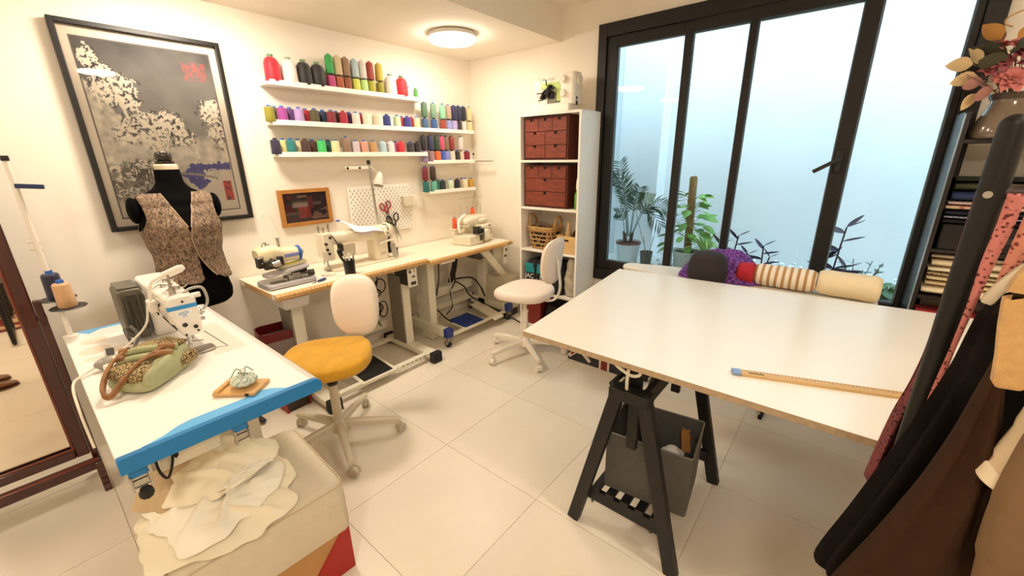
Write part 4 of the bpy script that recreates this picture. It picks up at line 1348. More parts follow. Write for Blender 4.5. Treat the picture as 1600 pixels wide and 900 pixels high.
for z in (.41, .44):
    MB().cyl((-.025, 0, z), (.012, 0, z - .004), .006, n=8).build('clamp_screw', offwhite, t)
spool('N', (.046, 2.645, TZ + .1845), '#1d1b3c', 'dark navy thread cone behind the peach one on the disc stand', 'thread cones on the disc stand', '#2a63b8').scale = (1.0, 1.0, 1.25)
spool('N', (.066, 2.587, TZ + .1525), '#d9ac7e', 'peach thread cone in front on the disc stand', 'thread cones on the disc stand', '#2a63b8').scale = (1.0, 1.0, 1.2)

# folded bag with rope handles
bagp = pattern('bag_brocade', '#3c2c14', '#b79f6c', 'edge', 105, .05, .16, .8, bump=.15)
sage = M('sage_cloth', '#a9ab82', .85, var=.14, scale=16, bump=.15, bscale=120)
rope = M('brown_leather_cord', '#96683a', .6, var=.3, scale=30)
BG = thing('folded_bag', 'folded sage and brocade bag with brown cord handles on the machine table', 'bag', (.19, 1.87, TZ), RAD(-30))


def pillow(mb, quad, z0, h, nz=7, seed=0., n=44, tilt=(0, 0), pw=4.0, lump=.12):
    """soft flat cushion filling a four cornered outline"""
    A_, B_, C_, D_ = [Vector((*c, 0)) for c in quad]
    rings = []
    for i in range(nz + 1):
        t_ = i / nz
        k = 1 - .16 * abs(2 * t_ - 1) ** 2.6
        r = []
        for j in range(n):
            a = 2 * pi * j / n
            c_, s_ = cos(a), sin(a)
            q = (abs(c_) ** pw + abs(s_) ** pw) ** (-1 / pw) * k
            u, v = .5 + .5 * q * c_, .5 + .5 * q * s_
            p = A_.lerp(B_, u).lerp(D_.lerp(C_, u), v)
            p += Vector((mn.noise(p * 16 + Vector((seed, 0, t_ * 2))), mn.noise(p * 16 + Vector((0, seed, t_ * 2))), 0)) * .006
            r.append(Vector((p.x, p.y, z0 + t_ * (h * (1 + lump * 3 * mn.noise(p * 22 + Vector((0, 0, seed)))) + tilt[0] * p.x + tilt[1] * p.y))))
        rings.append(r)
    # domed top
    top = rings[-1]
    cen = sum(top, Vector()) / n
    for f, dz in ((.75, .10), (.45, .16), (.12, .18)):
        rings.append([cen.lerp(p, f) + Vector((0, 0, h * dz)) for p in top])
    return mb.loft(rings)


pillow(MB(), ((-.121, -.07), (.055, -.165), (.11, .098), (-.049, .145)), .001, .042, seed=1.).build('lower_panel', sage, BG, smooth=60)
pillow(MB(), ((-.116, -.060), (.034, -.148), (.070, .02), (-.085, .07)), .036, .038, seed=2.).build('front_panel', bagp, BG, smooth=60)
pillow(MB(), ((.026, -.145), (.056, -.158), (.114, .085), (.066, .06)), .024, .055, seed=3., pw=3.).build('side_gusset', sage, BG, smooth=60)
pillow(MB(), ((.05, -.02), (.075, -.03), (.135, .07), (.10, .10)), .024, .034, seed=6., pw=3.).build('side_panel', bagp, BG, smooth=60)
pillow(MB(), ((-.088, .0), (.075, -.02), (.112, .095), (-.045, .135)), .044, .044, seed=4.).build('folded_flap', sage, BG, smooth=60)
pillow(MB(), ((-.075, .050), (.070, .035), (.105, .100), (-.040, .138)), .082, .022, seed=5.).build('rear_panel', bagp, BG, smooth=60)
for y, z in ((.030, .098), (-.004, .082)):
    MB().tube(smooth_pts([(-.082, y - .002, z - .006), (-.03, y - .004, z + .005), (.03, y - .006, z + .005), (.085, y - .002, z)], 5), .0125, 12).build('sage_roll', sage, BG)
for k in range(2):
    a = smooth_pts([(-.072, .030 - .034 * k, .103 - .014 * k), (-.085, -.03, .092), (-.086, -.10, .066 - .014 * k), (-.074, -.150, .040 - .014 * k), (-.052, -.158, .030 - .010 * k), (-.028, -.125, .060 - .010 * k), (.005, -.06, .092), (.048, .022 - .034 * k, .107 - .012 * k)], 6)
    MB().tube(a, .0062, 10).build('handle', rope, BG)
    MB().tube([(-.085, .033 - .034 * k, .100 - .014 * k), (-.058, .029 - .034 * k, .104 - .014 * k)], .0135, 12).build('handle_knot', rope, BG)
    MB().tube([(.032, .022 - .034 * k, .104 - .012 * k), (.058, .026 - .034 * k, .104 - .012 * k), (.082, .024 - .034 * k, .100 - .012 * k)], [.015, .0135, .010], 12).build('handle_knot', rope, BG)
t = thing('clear_tape_roll', 'crumpled clear film and white roll behind the folded bag', 'roll', (.105, 2.06, TZ))
MB().sph((.0, .03, .025), (.045, .03, .024), 14, 8).build('film', M('clear_film', '#dcd6c6', .2, trans=.6), t)
MB().cyl((-.02, -.02, .018), (.03, -.01, .018), .018, n=18).build('white_roll', whiteplastic, t)

# wooden tray with a ribbed pin cushion
t = thing('wooden_tray', 'small pale wooden tray on the blue corner of the machine table', 'tray', (.362, 1.512, TZ + .0012), RAD(-49))
MB().box((0, 0, .007), (.140, .098, .012)).build('tray_base', wood_l, t, bev=.003)
MB().box((-.056, 0, .017), (.018, .098, .012)).build('tray_lip', wood_l, t, bev=.004)
MB().box((.045, -.0492, .007), (.012, .002, .009)).build('dark_plug', blackwood, t, smooth=0)
t = thing('pin_cushion', 'pale green ribbed pumpkin pin cushion on the wooden tray', 'pin cushion', (.372, 1.508, TZ + .0145))
t.scale = (1.18, 1.18, 1.25)
r_ = []
for i in range(13):
    a = -pi / 2 + pi * i / 12
    z = .017 + .017 * sin(a)
    if i == 12:
        z -= .006
    r_.append([Vector(((.034 * max(cos(a), .06) * (1 + .10 * abs(sin(4.5 * th_)) - .06)) * cos(th_), (.034 * max(cos(a), .06) * (1 + .10 * abs(sin(4.5 * th_)) - .06)) * sin(th_), z - .004 * (1 - abs(sin(4.5 * th_))) * (i > 6))) for th_ in [2 * pi * j / 72 for j in range(72)]])
MB().loft(r_).build('cushion', pattern('cushion_print', '#d5dccb', '#8ea79c', 'noise', 60, .54, .64, .85), t, smooth=60)
for k in range(14):
    a, q = rnd.uniform(0, 2 * pi), rnd.uniform(.005, .030)
    p0 = Vector((q * cos(a), q * sin(a), .027))
    p1 = p0 + Vector((cos(a) * rnd.uniform(.0, .012), sin(a) * rnd.uniform(0, .012), rnd.uniform(.008, .02)))
    pin = MB().cyl(p0, p1, .0006, n=5).build('pin', steel, t)
    MB().sph(p1, .002, 8, 5).build('pin_head', M('pin_head_' + str(k % 3), ['#e9e4d8', '#2b2a2a', '#dcd6c8'][k % 3], .3), pin)
MB().tube(smooth_pts([(-.03, .0, .034), (-.01, .005, .052), (.004, 0, .030), (.012, .005, .05), (.028, .0, .034)], 5), .002, 6).build('curl', M('sage_cord', '#a7b39c', .7), t)

# ---------------------------------------------------------------- mahogany cheval mirror
MR = thing('standing_mirror', 'tall mahogany standing mirror cut by the left edge of the picture', 'mirror', (0, 2.70, 0))
xl, xr, zb, zt = -.60, -.034, .19, 1.72
MB().box((xr - .022, 0, (zb + zt) / 2), (.046, .036, zt - zb)).build('frame_bar', mahog, MR, bev=.006)
MB().box((xl + .022, 0, (zb + zt) / 2), (.046, .036, zt - zb)).build('frame_bar', mahog, MR, bev=.006)
MB().box(((xl + xr) / 2, 0, zb + .023), (xr - xl - .09, .036, .046)).build('frame_bar', mahog, MR, bev=.006)
MB().box(((xl + xr) / 2, 0, zt - .023), (xr - xl - .09, .036, .046)).build('frame_bar', mahog, MR, bev=.006)
b = MB()
for x in (xr - .048, xl + .048):
    b.box((x, -.012, (zb + zt) / 2), (.010, .012, zt - zb - .09))
b.box(((xl + xr) / 2, -.012, zb + .05), (xr - xl - .10, .012, .010))
b.build('inner_moulding', M('mahogany_light', '#6d2a17', .3, coat=.5), MR, bev=.003)
MB().box(((xl + xr) / 2, .008, (zb + zt) / 2), (xr - xl - .08, .008, zt - zb - .08)).build('mirror_glass', M('mirror_silver', '#efe6d8', .015, 1.0), MR, smooth=0)
for x in (-.019, -.615):
    MB().box((x, .004, .53), (.026, .04, .90)).build('stand_post', mahog, MR, bev=.005)
    MB().box((x, .004, .90), (.029, .05, .02)).build('post_ring', mahog, MR, bev=.003)
    MB().prism([(-.10, .0), (-.075, .0), (-.068, .018), (-.055, .022), (-.05, .04), (-.062, .052), (-.052, .066), (-.035, .07), (-.038, .088), (-.02, .10), (.06, .10), (.09, .05), (.10, .0), (.125, .0), (.12, .07), (.09, .135), (.04, .15), (-.06, .15), (-.092, .12), (-.088, .10), (-.102, .085), (-.09, .07), (-.104, .055), (-.092, .035), (-.102, .02)], x - .014, x + .014, 'x').build('scroll_foot', mahog, MR, bev=.003)
MB().box(((xl + xr) / 2, -.03, .135), (xr - xl + .05, .05, .05)).build('cross_rail', mahog, MR, bev=.010, seg=3)
MB().box(((xl + xr) / 2, -.048, .162), (xr - xl + .04, .02, .012)).build('rail_moulding', MATS['mahogany_light'], MR, bev=.004)

# ---------------------------------------------------------------- dress form with a waistcoat
DF = thing('dress_form', 'black dress form on a dark tripod behind the machine table', 'dress form', (.588, 2.86, 0))
velvet = M('black_velvet', '#050404', .95, bump=.05, bscale=80, spec=.1)
prof = [(.755, .135, .095, 0), (.78, .165, .12, .0), (.83, .170, .125, 0), (.90, .160, .120, 0), (.98, .142, .108, 0), (1.06, .140, .106, .004), (1.14, .155, .118, .012), (1.22, .168, .128, .014), (1.29, .172, .115, .004), (1.34, .172, .095, -.006), (1.375, .155, .075, -.012), (1.40, .11, .062, -.012), (1.42, .078, .058, -.008), (1.45, .060, .055, -.004), (1.50, .055, .052, 0), (1.515, .054, .051, 0)]


def torso(z):
    for i in range(len(prof) - 1):
        a, b = prof[i], prof[i + 1]
        if a[0] <= z <= b[0]:
            k = (z - a[0]) / (b[0] - a[0])
            k = k * k * (3 - 2 * k) if a[0] < 1.3 else k
            return [a[j] + (b[j] - a[j]) * k for j in (1, 2, 3)]
    return prof[-1][1:]


def tpt(z, a, g=0.0):
    w_, d_, f_ = torso(z)
    c_, s_ = cos(a), sin(a)
    q = (abs(c_) ** 2.3 + abs(s_) ** 2.3) ** (-1 / 2.3)
    y = s_ * q * (d_ + g)
    if s_ < 0:
        y -= f_ * 1.5 * abs(s_) * (1 + .25 * cos(2 * (a + pi / 2) * 2)) * (1.06 < z < 1.34)
    return Vector((c_ * q * (w_ + g), y, z))


zs = [.755 + (1.515 - .755) * i / 46 for i in range(47)]
MB().loft([[tpt(z, 2 * pi * j / 44) for j in range(44)] for z in zs]).build('torso', velvet, DF, smooth=60)
MB().lathe([(0, 1.515), (.052, 1.515), (.052, 1.535), (.046, 1.542), (0, 1.542)], 24).build('neck_collar', M('neck_band', '#cdbda3', .5), DF)
MB().lathe([(0, 1.542), (.040, 1.542), (.042, 1.556), (.030, 1.560), (.036, 1.57), (.038, 1.585), (.034, 1.598), (.022, 1.606), (0, 1.608)], 24).build('neck_knob', M('dark_turned_wood', '#1f1410', .25, coat=.6), DF)
for sx in (-1, 1):
    MB().sph((sx * .178, -.002, 1.315), (.028, .062, .068), 18, 10).build('arm_cap', velvet, DF, smooth=60)
MB().cyl((0, 0, .20), (0, 0, .76), .017, n=14).build('stand_pole', darkwood, DF)
MB().lathe([(0, .16), (.035, .16), (.045, .18), (.045, .23), (.03, .26), (0, .26)], 18).build('stand_hub', darkwood, DF)
for a in (-72, 25, 190):
    ca, sa = cos(RAD(a)), sin(RAD(a))
    MB().tube([(ca * .03, sa * .03, .21), (ca * .12, sa * .12, .16), (ca * .20, sa * .20, .07), (ca * .27, sa * .27, .028), (ca * .315, sa * .315, .022)], [.017, .018, .018, .021, .014], 12).build('leg', darkwood, DF)

VS = thing('waistcoat', 'fitted mottled brown brocade waistcoat worn by the dress form', 'waistcoat', (.588, 2.86, 0))
vm = pattern('brocade_brown', '#45352a', '#9c836c', 'noise', 62, .36, .64, .85, bump=.2, stretch=(1.5, 1.5, .8))
lining = M('waistcoat_piping', '#a08870', .7)


def ang_at(z, x, g):
    """angle from the centre front at which the torso is x wide"""
    lo, hi = 0.0, RAD(92)
    for _ in range(24):
        m_ = (lo + hi) / 2
        if tpt(z, -pi / 2 + m_, g).x < x:
            lo = m_
        else:
            hi = m_
    return lo


def v_edge(z):
    """half width of the V neck at height z"""
    return .006 + .062 * max(0, (z - 1.222) / .175)


def arm_edge(z):
    if z < 1.20:
        return None
    k = min(1, (z - 1.20) / .09)
    return .182 - .032 * sin(k * pi / 2) + .012 * max(0, (z - 1.31) / .085)


def vest_half(side):
    """front panel, from the front edge round to the side seam; V neck, armhole, pointed hem"""
    def P(u, v):
        zt = 1.397
        if side > 0:
            hem = .915 + .035 * max(0, .16 - u) / .16 - .012 * sin(pi * min(1, u * 1.6)) + .03 * u
        else:
            hem = .905 + .03 * u + .02 * max(0, .08 - u) / .08
        z = hem + (zt - hem) * v
        g = .011 + (.007 if side > 0 else 0) + .010 * max(0, (1.05 - z) / .15)
        zz = min(z, 1.397)
        if z > 1.222:
            inner = ang_at(zz, v_edge(z), g)
        else:
            k = max(0, (1.222 - z) / .3)
            inner = RAD(3) - (RAD(5) if side > 0 else RAD(9)) * min(1, k * 4) + (RAD(30) * k * k if side > 0 else 0)
        ae = arm_edge(z)
        outer = RAD(92) if ae is None else ang_at(zz, ae, g)
        th_ = inner + (max(outer, inner + .05) - inner) * u
        g += .004 * sin(9 * th_ + 20 * z) * max(0, (1.15 - z) / .2)
        return tpt(zz, -pi / 2 + side * th_, g)
    return MB().grid(P, 26, 44)


for sd, nm in ((-1, 'front_panel'), (1, 'front_panel')):
    vest_half(sd).build(nm, vm, VS, solid=.004, smooth=70)


def vback(u, v):
    z = .93 + (1.395 - .93) * v
    sp = RAD(92)
    if z > 1.19:
        sp = ang_at(min(z, 1.395), arm_edge(max(z, 1.2001)), .012)
    a = pi / 2 + sp * (2 * u - 1)
    return tpt(z, a, .012)


MB().grid(vback, 30, 36).build('back_panel', M('lining_satin', '#6c4f36', .4, var=.1), VS, solid=.004, smooth=70)
for sg in (-1, 1):
    g_ = .020 if sg > 0 else .013
    MB().tube([tpt(z, -pi / 2 + sg * ang_at(z, v_edge(z), g_), g_) for z in [1.222 + .175 * k / 14 for k in range(15)]], .0035, 6).build('neck_piping', lining, VS)
MB().tube([tpt(1.222 - .285 * k / 14, -pi / 2 + RAD(3) - RAD(5) * min(1, k / 3) + RAD(30) * (.285 * k / 14 / .3) ** 2, .022 + .010 * max(0, k - 9) / 5) for k in range(15)], .0035, 6).build('front_piping', lining, VS)

# ---------------------------------------------------------------- upholstered bench with cream fabric
BN = thing('upholstered_bench', 'beige padded bench cover over a red and brown box, bottom left', 'bench', (.30, 1.53, 0), RAD(-3))
bfab = M('bench_linen', '#d2c6ae', .85, var=.06, scale=30, bump=.1, bscale=160)
W_, D_ = .525, .50
rg = []
for z, k, r in ((.205, .985, .03), (.22, .998, .035), (.34, 1.0, .04), (.395, .99, .045), (.414, .96, .05), (.42, .92, .06)):
    rg.append([Vector((x, y, z + .004 * mn.noise(Vector((x * 8, y * 8, z))))) for x, y in rrect(W_ * k, D_ * k, r, 6)])
MB().loft(rg).build('cushion', bfab, BN, smooth=60)
s = MB()
s.tube([Vector((x * .985, y * .985, .405)) for x, y in rrect(W_, D_, .045, 6)], .003, 6, closed=True)
s.build('seam_piping', M('bench_piping', '#c2b190', .8), BN)
MB().box((0, 0, .1025), (W_ - .03, D_ - .03, .2)).build('box', M('kraft_board', '#b98a55', .7, var=.12, scale=14), BN, bev=.003)
rc = M('red_board', '#a31d14', .5, var=.08)
MB().box((W_ / 2 - .013, 0, .1025), (.004, D_ - .025, .2)).build('red_side', rc, BN, smooth=0)
MB().prism([(.05, .001), (W_ / 2 - .013, .001), (W_ / 2 - .013, .203), (W_ / 2 - .04, .203)], -D_ / 2 + .010, -D_ / 2 + .015, 'y').build('red_corner', rc, BN, smooth=0)


def drape(cx, cy, rx, ry, z0, h, seed, n=64, m=18, fold=.02, rot=0.0, edge=.16, ang=.6, ridge=0.0):
    """a crumpled cloth lying in a heap: irregular outline, long running folds and cross creases"""
    def P(u, v):
        a = 2 * pi * u
        c_, s_ = cos(a), sin(a)
        out = 1 + edge * mn.noise(Vector((c_ * 1.6 + seed, s_ * 1.6, seed * .7))) + edge * .6 * mn.noise(Vector((c_ * 4 + seed, s_ * 4, 3.1)))
        q = (abs(c_) ** 3 + abs(s_) ** 3) ** (-1 / 3)
        r = v
        x, y = rx * q * c_ * r * out, ry * q * s_ * r * out
        f = mn.noise(Vector((x * 9 + seed, y * 9, seed))) * .6 + (abs(mn.noise(Vector((x * 16 + y * 11, y * 18 - x * 7, seed + 5)))) - .25) * .9 + .4 * sin(x * 46 + y * 30 + seed + 3 * mn.noise(Vector((x * 6, y * 6, seed))))
        z = z0 + h * (1 - r ** 2.6) + fold * f * (1 - .55 * r ** 4)
        if ridge:
            w_ = x * cos(ang) + y * sin(ang)
            l_ = -x * sin(ang) + y * cos(ang)
            for k in range(3):
                c0 = (k - 1) * .085 + .03 * mn.noise(Vector((l_ * 7, seed, k)))
                s0 = .016 + .006 * k
                z += ridge * (1 - .25 * k) * max(0, 1 - ((w_ - c0) / s0) ** 2) ** 1.5 * (1 - r ** 6) * (.55 + .45 * mn.noise(Vector((l_ * 5, k * 3., seed))))
            z -= .010 * max(0, mn.noise(Vector((w_ * 18, l_ * 5, seed + 9)))) * (1 - r ** 3)
        X = cx + x * cos(rot) - y * sin(rot)
        Y = cy + x * sin(rot) + y * cos(rot)
        return Vector((X, Y, max(z, z0 + .0005)))
    return MB().grid(P, n, m, wrap=True)


cream_c = M('cream_cotton', '#f0e6ca', .85, var=.03, scale=10, bump=.06, bscale=220)
ivory_c = M('ivory_cotton', '#f4eddb', .8, bump=.05, bscale=220)
hg = 'cream fabrics heaped on the bench'
o = drape(.225, 1.50, .215, .225, .427, .030, 2.3, 110, 34, .010, RAD(-10), .16, 1.0, .030).build('cream_fabric', cream_c, smooth=80)
tag(o, 'lowest broad sheet of crumpled cream fabric on the bench', 'fabric', hg)
o = drape(.215, 1.52, .190, .195, .452, .032, 5.1, 110, 34, .012, RAD(14), .2, 2.2, .030).build('cream_fabric', ivory_c, smooth=80)
tag(o, 'middle ivory sheet of the fabric heap, its hems showing over the lowest', 'fabric', hg)
o = drape(.255, 1.605, .175, .150, .490, .060, 7.7, 110, 34, .014, RAD(24), .2, .3, .034).build('cream_fabric', cream_c, smooth=80)
tag(o, 'topmost cream fabric folded over the back of the bench heap', 'fabric', hg)
o = drape(.115, 1.64, .09, .08, .46, .085, 12.1, 60, 18, .016, RAD(40), .2).build('tulle_scrap', M('beige_tulle', '#d3b98f', .7, trans=.2), smooth=80)
tag(o, 'beige gauzy scrap at the back left of the fabric heap under the table edge', 'fabric', hg)
t = thing('fringe_bundle', 'bundle of loose cream fringe threads in the middle of the fabric heap', 'fringe', (.30, 1.455, .512), RAD(24))
for k in range(16):
    a = rnd.uniform(-.3, .3)
    MB().tube(smooth_pts([(-.09 + .02 * rnd.random(), rnd.uniform(-.03, .03), .0 + .01 * rnd.random()), (-.03, rnd.uniform(-.03, .03), .012 + .006 * rnd.random()), (.03, rnd.uniform(-.03, .03), .012), (.09, rnd.uniform(-.03, .03), -.004)], 5), .0024, 5).build('fringe_thread', ivory_c, t)
o = MB().tube(smooth_pts([(.070, 1.545, .575), (.105, 1.565, .582), (.15, 1.60, .572), (.20, 1.66, .55)], 5), .017, 12, flat=.6).build('felt_strip', M('felt_beige', '#d2b595', .9), smooth=60)
tag(o, 'rolled beige felt strip poking out under the blue table edge', 'felt strip')


# ---------------------------------------------------------------- office chairs
def swivel_chair(label, loc, arm0, seat_rz, seat_z, R_, mats, back_at, cover=None, inner=None, s=1.0):
    bm_, sm, km, col_m = mats
    t = thing('swivel_chair', label, 'chair', loc, 0)
    MB().lathe([(0, .075), (.045, .075), (.05, .10), (.040, .135), (.030, .15), (0, .15)], 22).build('hub', bm_, t)
    MB().cyl((0, 0, .14), (0, 0, .37), .026, .024, n=20).build('column', col_m, t)
    MB().cyl((0, 0, .37), (0, 0, .385), .028, n=20).cyl((0, 0, .38), (0, 0, seat_z - .05), .0165, n=16).build('gas_lift', inner or bm_, t)
    for k in range(5):
        a = RAD(arm0 + 72 * k)
        ca, sa = cos(a), sin(a)
        b = MB()
        rings = []
        for r, z, w, h in ((.03, .118, .040, .046), (.16, .108, .036, .040), (.27, .096, .032, .034), (R_ + .012, .090, .030, .028)):
            c = Vector((ca * r, sa * r, z))
            n_ = Vector((-sa, ca, 0))
            rings.append([c + n_ * (w / 2 * i) + Vector((0, 0, h / 2 * j)) for i, j in ((-1, -1), (1, -1), (1, .4), (.5, 1), (-.5, 1), (-1, .4))])
        b.loft(rings).build('base_arm', bm_, t, bev=.002)
        # castor under the arm end
        da = a + rnd.uniform(-1.2, 1.2)
        cx, cy = ca * R_, sa * R_
        n_ = Vector((-sin(da), cos(da), 0))
        f_ = Vector((cos(da), sin(da), 0))
        c0 = Vector((cx, cy, .028)) + f_ * .012
        cs = MB().cyl((cx, cy, .052), (cx, cy, .080), .008, n=10).prism([(-.012, .03), (.012, .026), (.016, .05), (.006, .062), (-.012, .058)], -.006, .006, 'x')
        cs = MB()
        cs.cyl((cx, cy, .050), (cx, cy, .080), .008, n=10)
        cs.cyl(c0 - n_ * .008, c0 + n_ * .008, .0235, n=18)
        c = cs.build('castor_fork', bm_, t)
        for sg in (-1, 1):
            MB().cyl(c0 + n_ * (.010 * sg), c0 + n_ * (.022 * sg), .0275, n=20).build('castor_wheel', M('castor_' + km.name, '#ffffff') if False else km, c, bev=.004)
    # seat: rounded pad with a flat underside
    sw, sd = .455 * s, .435 * s

    def seat_ring(k, z, wr=0.0):
        out = []
        for j in range(56):
            a = 2 * pi * j / 56
            c_, s_ = cos(a), sin(a)
            q = (abs(c_) ** 2.7 + abs(s_) ** 2.7) ** (-1 / 2.7)
            x, y = sw / 2 * k * q * c_, sd / 2 * k * q * s_
            x *= 1 - .06 * s_
            dz = .012 * (x / sw * 2) ** 2 - .010 * max(0, -s_) * k ** 3
            if wr and c_ > .2:
                dz += wr * sin(y * 130 + x * 40) * min(1, (c_ - .2) * 2) * min(1, k * 1.2)
            out.append(Vector((x * cos(seat_rz) - y * sin(seat_rz), x * sin(seat_rz) + y * cos(seat_rz), z + dz)))
        return out
    wk = .0045 if cover else 0
    MB().loft([seat_ring(k, seat_z + z, wk if k < .99 and z > 0 else 0) for k, z in ((.80, -.045), (.93, -.040), (.99, -.022), (1.0, -.004), (.985, .014), (.94, .026), (.82, .032), (.6, .031), (.35, .028), (.1, .027))]).build('seat', cover or sm, t, smooth=60)
    MB().lathe([(0, -.07), (.06, -.07), (.10, -.055), (.10, -.044), (0, -.044)], 20, o=(0, 0, seat_z)).build('seat_plate', bm_, t)
    # backrest: bowed pad on a flat steel arm
    bx, by, bz, face, bw, bh = back_at
    br = MB()
    fr_ = Vector((cos(face), sin(face), 0))
    sdv = Vector((-sin(face), cos(face), 0))

    def bring(k, dpt):
        out = []
        for j in range(48):
            a = 2 * pi * j / 48
            c_, s_ = cos(a), sin(a)
            q = (abs(c_) ** 2.8 + abs(s_) ** 2.8) ** (-1 / 2.8)
            x, z = bw / 2 * k * q * c_, bh / 2 * k * q * s_
            x *= 1 + .10 * (z / bh) * 2 * .6
            lean = -.10 * z
            bow = .9 * x * x - .25 * (z + .02) ** 2
            out.append(Vector((bx, by, bz)) + sdv * x + fr_ * (dpt + bow + lean) + Vector((0, 0, z)))
        return out
    br.loft([bring(k, d) for k, d in ((.2, -.026), (.80, -.026), (.95, -.022), (1.0, -.010), (1.0, .004), (.95, .018), (.80, .026), (.5, .029), (.15, .030))])
    br.build('backrest', sm, t, smooth=60)
    MB().tube([p for p in bring(1.004, -.012)], .0042, 6, closed=True).build('backrest_piping', M('chair_piping', '#e6d9bd', .7), t)
    B_ = Vector((bx, by, bz))
    sd0 = B_ - fr_ * .04
    MB().tube(smooth_pts([B_ - fr_ * .030 + Vector((0, 0, .02)), B_ - fr_ * .048 + Vector((0, 0, -.10)), Vector((bx, by, 0)) - fr_ * .055 + Vector((0, 0, seat_z + .06)), Vector((bx, by, 0)) - fr_ * .02 + Vector((0, 0, seat_z - .025)), Vector((bx, by, 0)) + fr_ * .06 + Vector((0, 0, seat_z - .055)), Vector((0, 0, seat_z - .058))], 6), .016, 10, flat=.55, up=sdv).build('back_support', col_m, t)
    return t


wh = M('chair_enamel', '#efe6d6', .35)
bg_ = M('chair_beige_enamel', '#cdc2aa', .4)
padw = M('chair_pad', '#efe2d4', .85, var=.03, scale=40, bump=.06, bscale=200)
ycov = M('mustard_velvet', '#cf9a20', .85, var=.16, scale=9, sheen=.15, bump=.12, bscale=60)
swivel_chair('swivel chair with a mustard yellow seat cover and white backrest', (.905, 2.045, 0), 34, RAD(-35), .535, .325, (bg_, padw, M('castor_grey', '#b8ad98', .5), bg_), (.262, .125, .725, RAD(226), .262, .36), ycov, darksteel)
swivel_chair('all white swivel chair seen from the side before the bookcase', (2.43, 1.875, 0), 20, RAD(185), .545, .31, (wh, padw, M('castor_white', '#f0e9dc', .5), wh), (.05, -.235, .815, RAD(97), .30, .34), None, wh)
# ---------------------------------------------------------------- tall white bookcase
BC = thing('bookcase', 'tall narrow white bookcase between the corner and the window', 'bookcase', (2.985, 1.942, 0))
bw = .585
for y in (-bw / 2 + .009, bw / 2 - .009):
    MB().box((0, y, .94), (.322, .018, 1.88)).build('side_panel', white_m, BC, bev=.0015)
for z in (1.871, 1.518, 1.136, .772, .392, .06):
    MB().box((0, 0, z), (.318, bw - .038, .018)).build('shelf_board', white_m, BC, bev=.0015)
MB().box((.157, 0, .96), (.006, bw - .037, 1.80)).build('back_panel', white_m, BC)
MB().box((-.135, 0, .025), (.016, bw - .037, .05)).build('plinth', white_m, BC)
dots = MB()
for x, z in ((-.09, .70), (-.02, .73), (-.12, 1.86), (.02, 1.862)):
    dots.cyl((x, -bw / 2 - .0008, z), (x, -bw / 2 + .002, z), .004, n=8)
o = dots.build('screw_cap', greymetal, BC)
o['kind'] = 'stuff'
MB().box((.150, .10, .97), (.008, .07, .07)).build('wall_socket', whiteplastic, BC, bev=.003)


def drawer_chest(label, z0, rows_, h, w, y1, m1, m2):
    t = thing('drawer_chest', label, 'drawer chest', (2.985, y1 - w / 2, z0), 0, 'red stained drawer chests in the bookcase')
    MB().box((.0, w / 2 - .005, h / 2), (.25, .010, h)).box((.0, -w / 2 + .005, h / 2), (.25, .010, h)).box((0, 0, h - .005), (.25, w - .02, .01)).box((0, 0, .005), (.25, w - .02, .01)).box((.12, 0, h / 2), (.008, w - .02, h - .02)).build('carcass', m2, t, bev=.001)
    z = .012
    for hh, n in rows_:
        dw = (w - .024) / n
        for i in range(n):
            yc = -w / 2 + .012 + dw * (i + .5)
            a, b_ = dw / 2 - .002, hh / 2 - .002
            zc = z + hh / 2
            nt_ = .013
            pts_ = [(yc - a, zc - b_), (yc + a, zc - b_), (yc + a, zc + b_), (yc + nt_, zc + b_), (yc + nt_, zc + b_ - .020), (yc - nt_, zc + b_ - .020), (yc - nt_, zc + b_), (yc - a, zc + b_)]
            d = MB().prism(pts_, -.130, -.120, 'x').build('drawer', m1, t, bev=.0008)
            MB().box((.0, yc, zc - .003), (.225, dw - .008, hh - .012)).build('drawer_box', m2, d)
            MB().box((-.1165, yc, zc + b_ - .012), (.005, nt_ * 2, .020)).build('finger_notch', black_m, d, smooth=0)
        z += hh
    return t


drawer_chest('upper red stained chest of seven small drawers in the bookcase', 1.5285, ((.102, 2), (.102, 2), (.100, 3)), .326, .425, 2.205, redwood, redwood2)
drawer_chest('lower red stained chest with two wide drawers under three small ones', 1.1465, ((.118, 1), (.105, 1), (.096, 3)), .340, .428, 2.205, redwood, redwood2)
t = thing('spray_bottle', 'white and green bottle standing right of the lower red chest', 'bottle', (2.90, 1.705, 1.1465))
MB().lathe([(0, 0), (.022, 0), (.024, .01), (.024, .11), (.012, .14), (.010, .16), (0, .16)], 16).build('bottle', M('green_bottle', '#5b9a35', .35), t)
MB().lathe([(0, .155), (.013, .155), (.013, .20), (.008, .24), (0, .245)], 14).build('nozzle', whiteplastic, t)
# woven basket
bkm = M('seagrass', '#c69a5f', .8, var=.35, scale=40, bump=.3, bscale=90)
t = thing('woven_basket', 'open weave seagrass basket with two loop handles on the middle shelf', 'basket', (2.965, 2.055, .7825))
W, D, H = .255, .22, .20


def bk(k, z):
    return [Vector((x, y, z)) for x, y in rrect(D * k, W * k, .06, 5)]


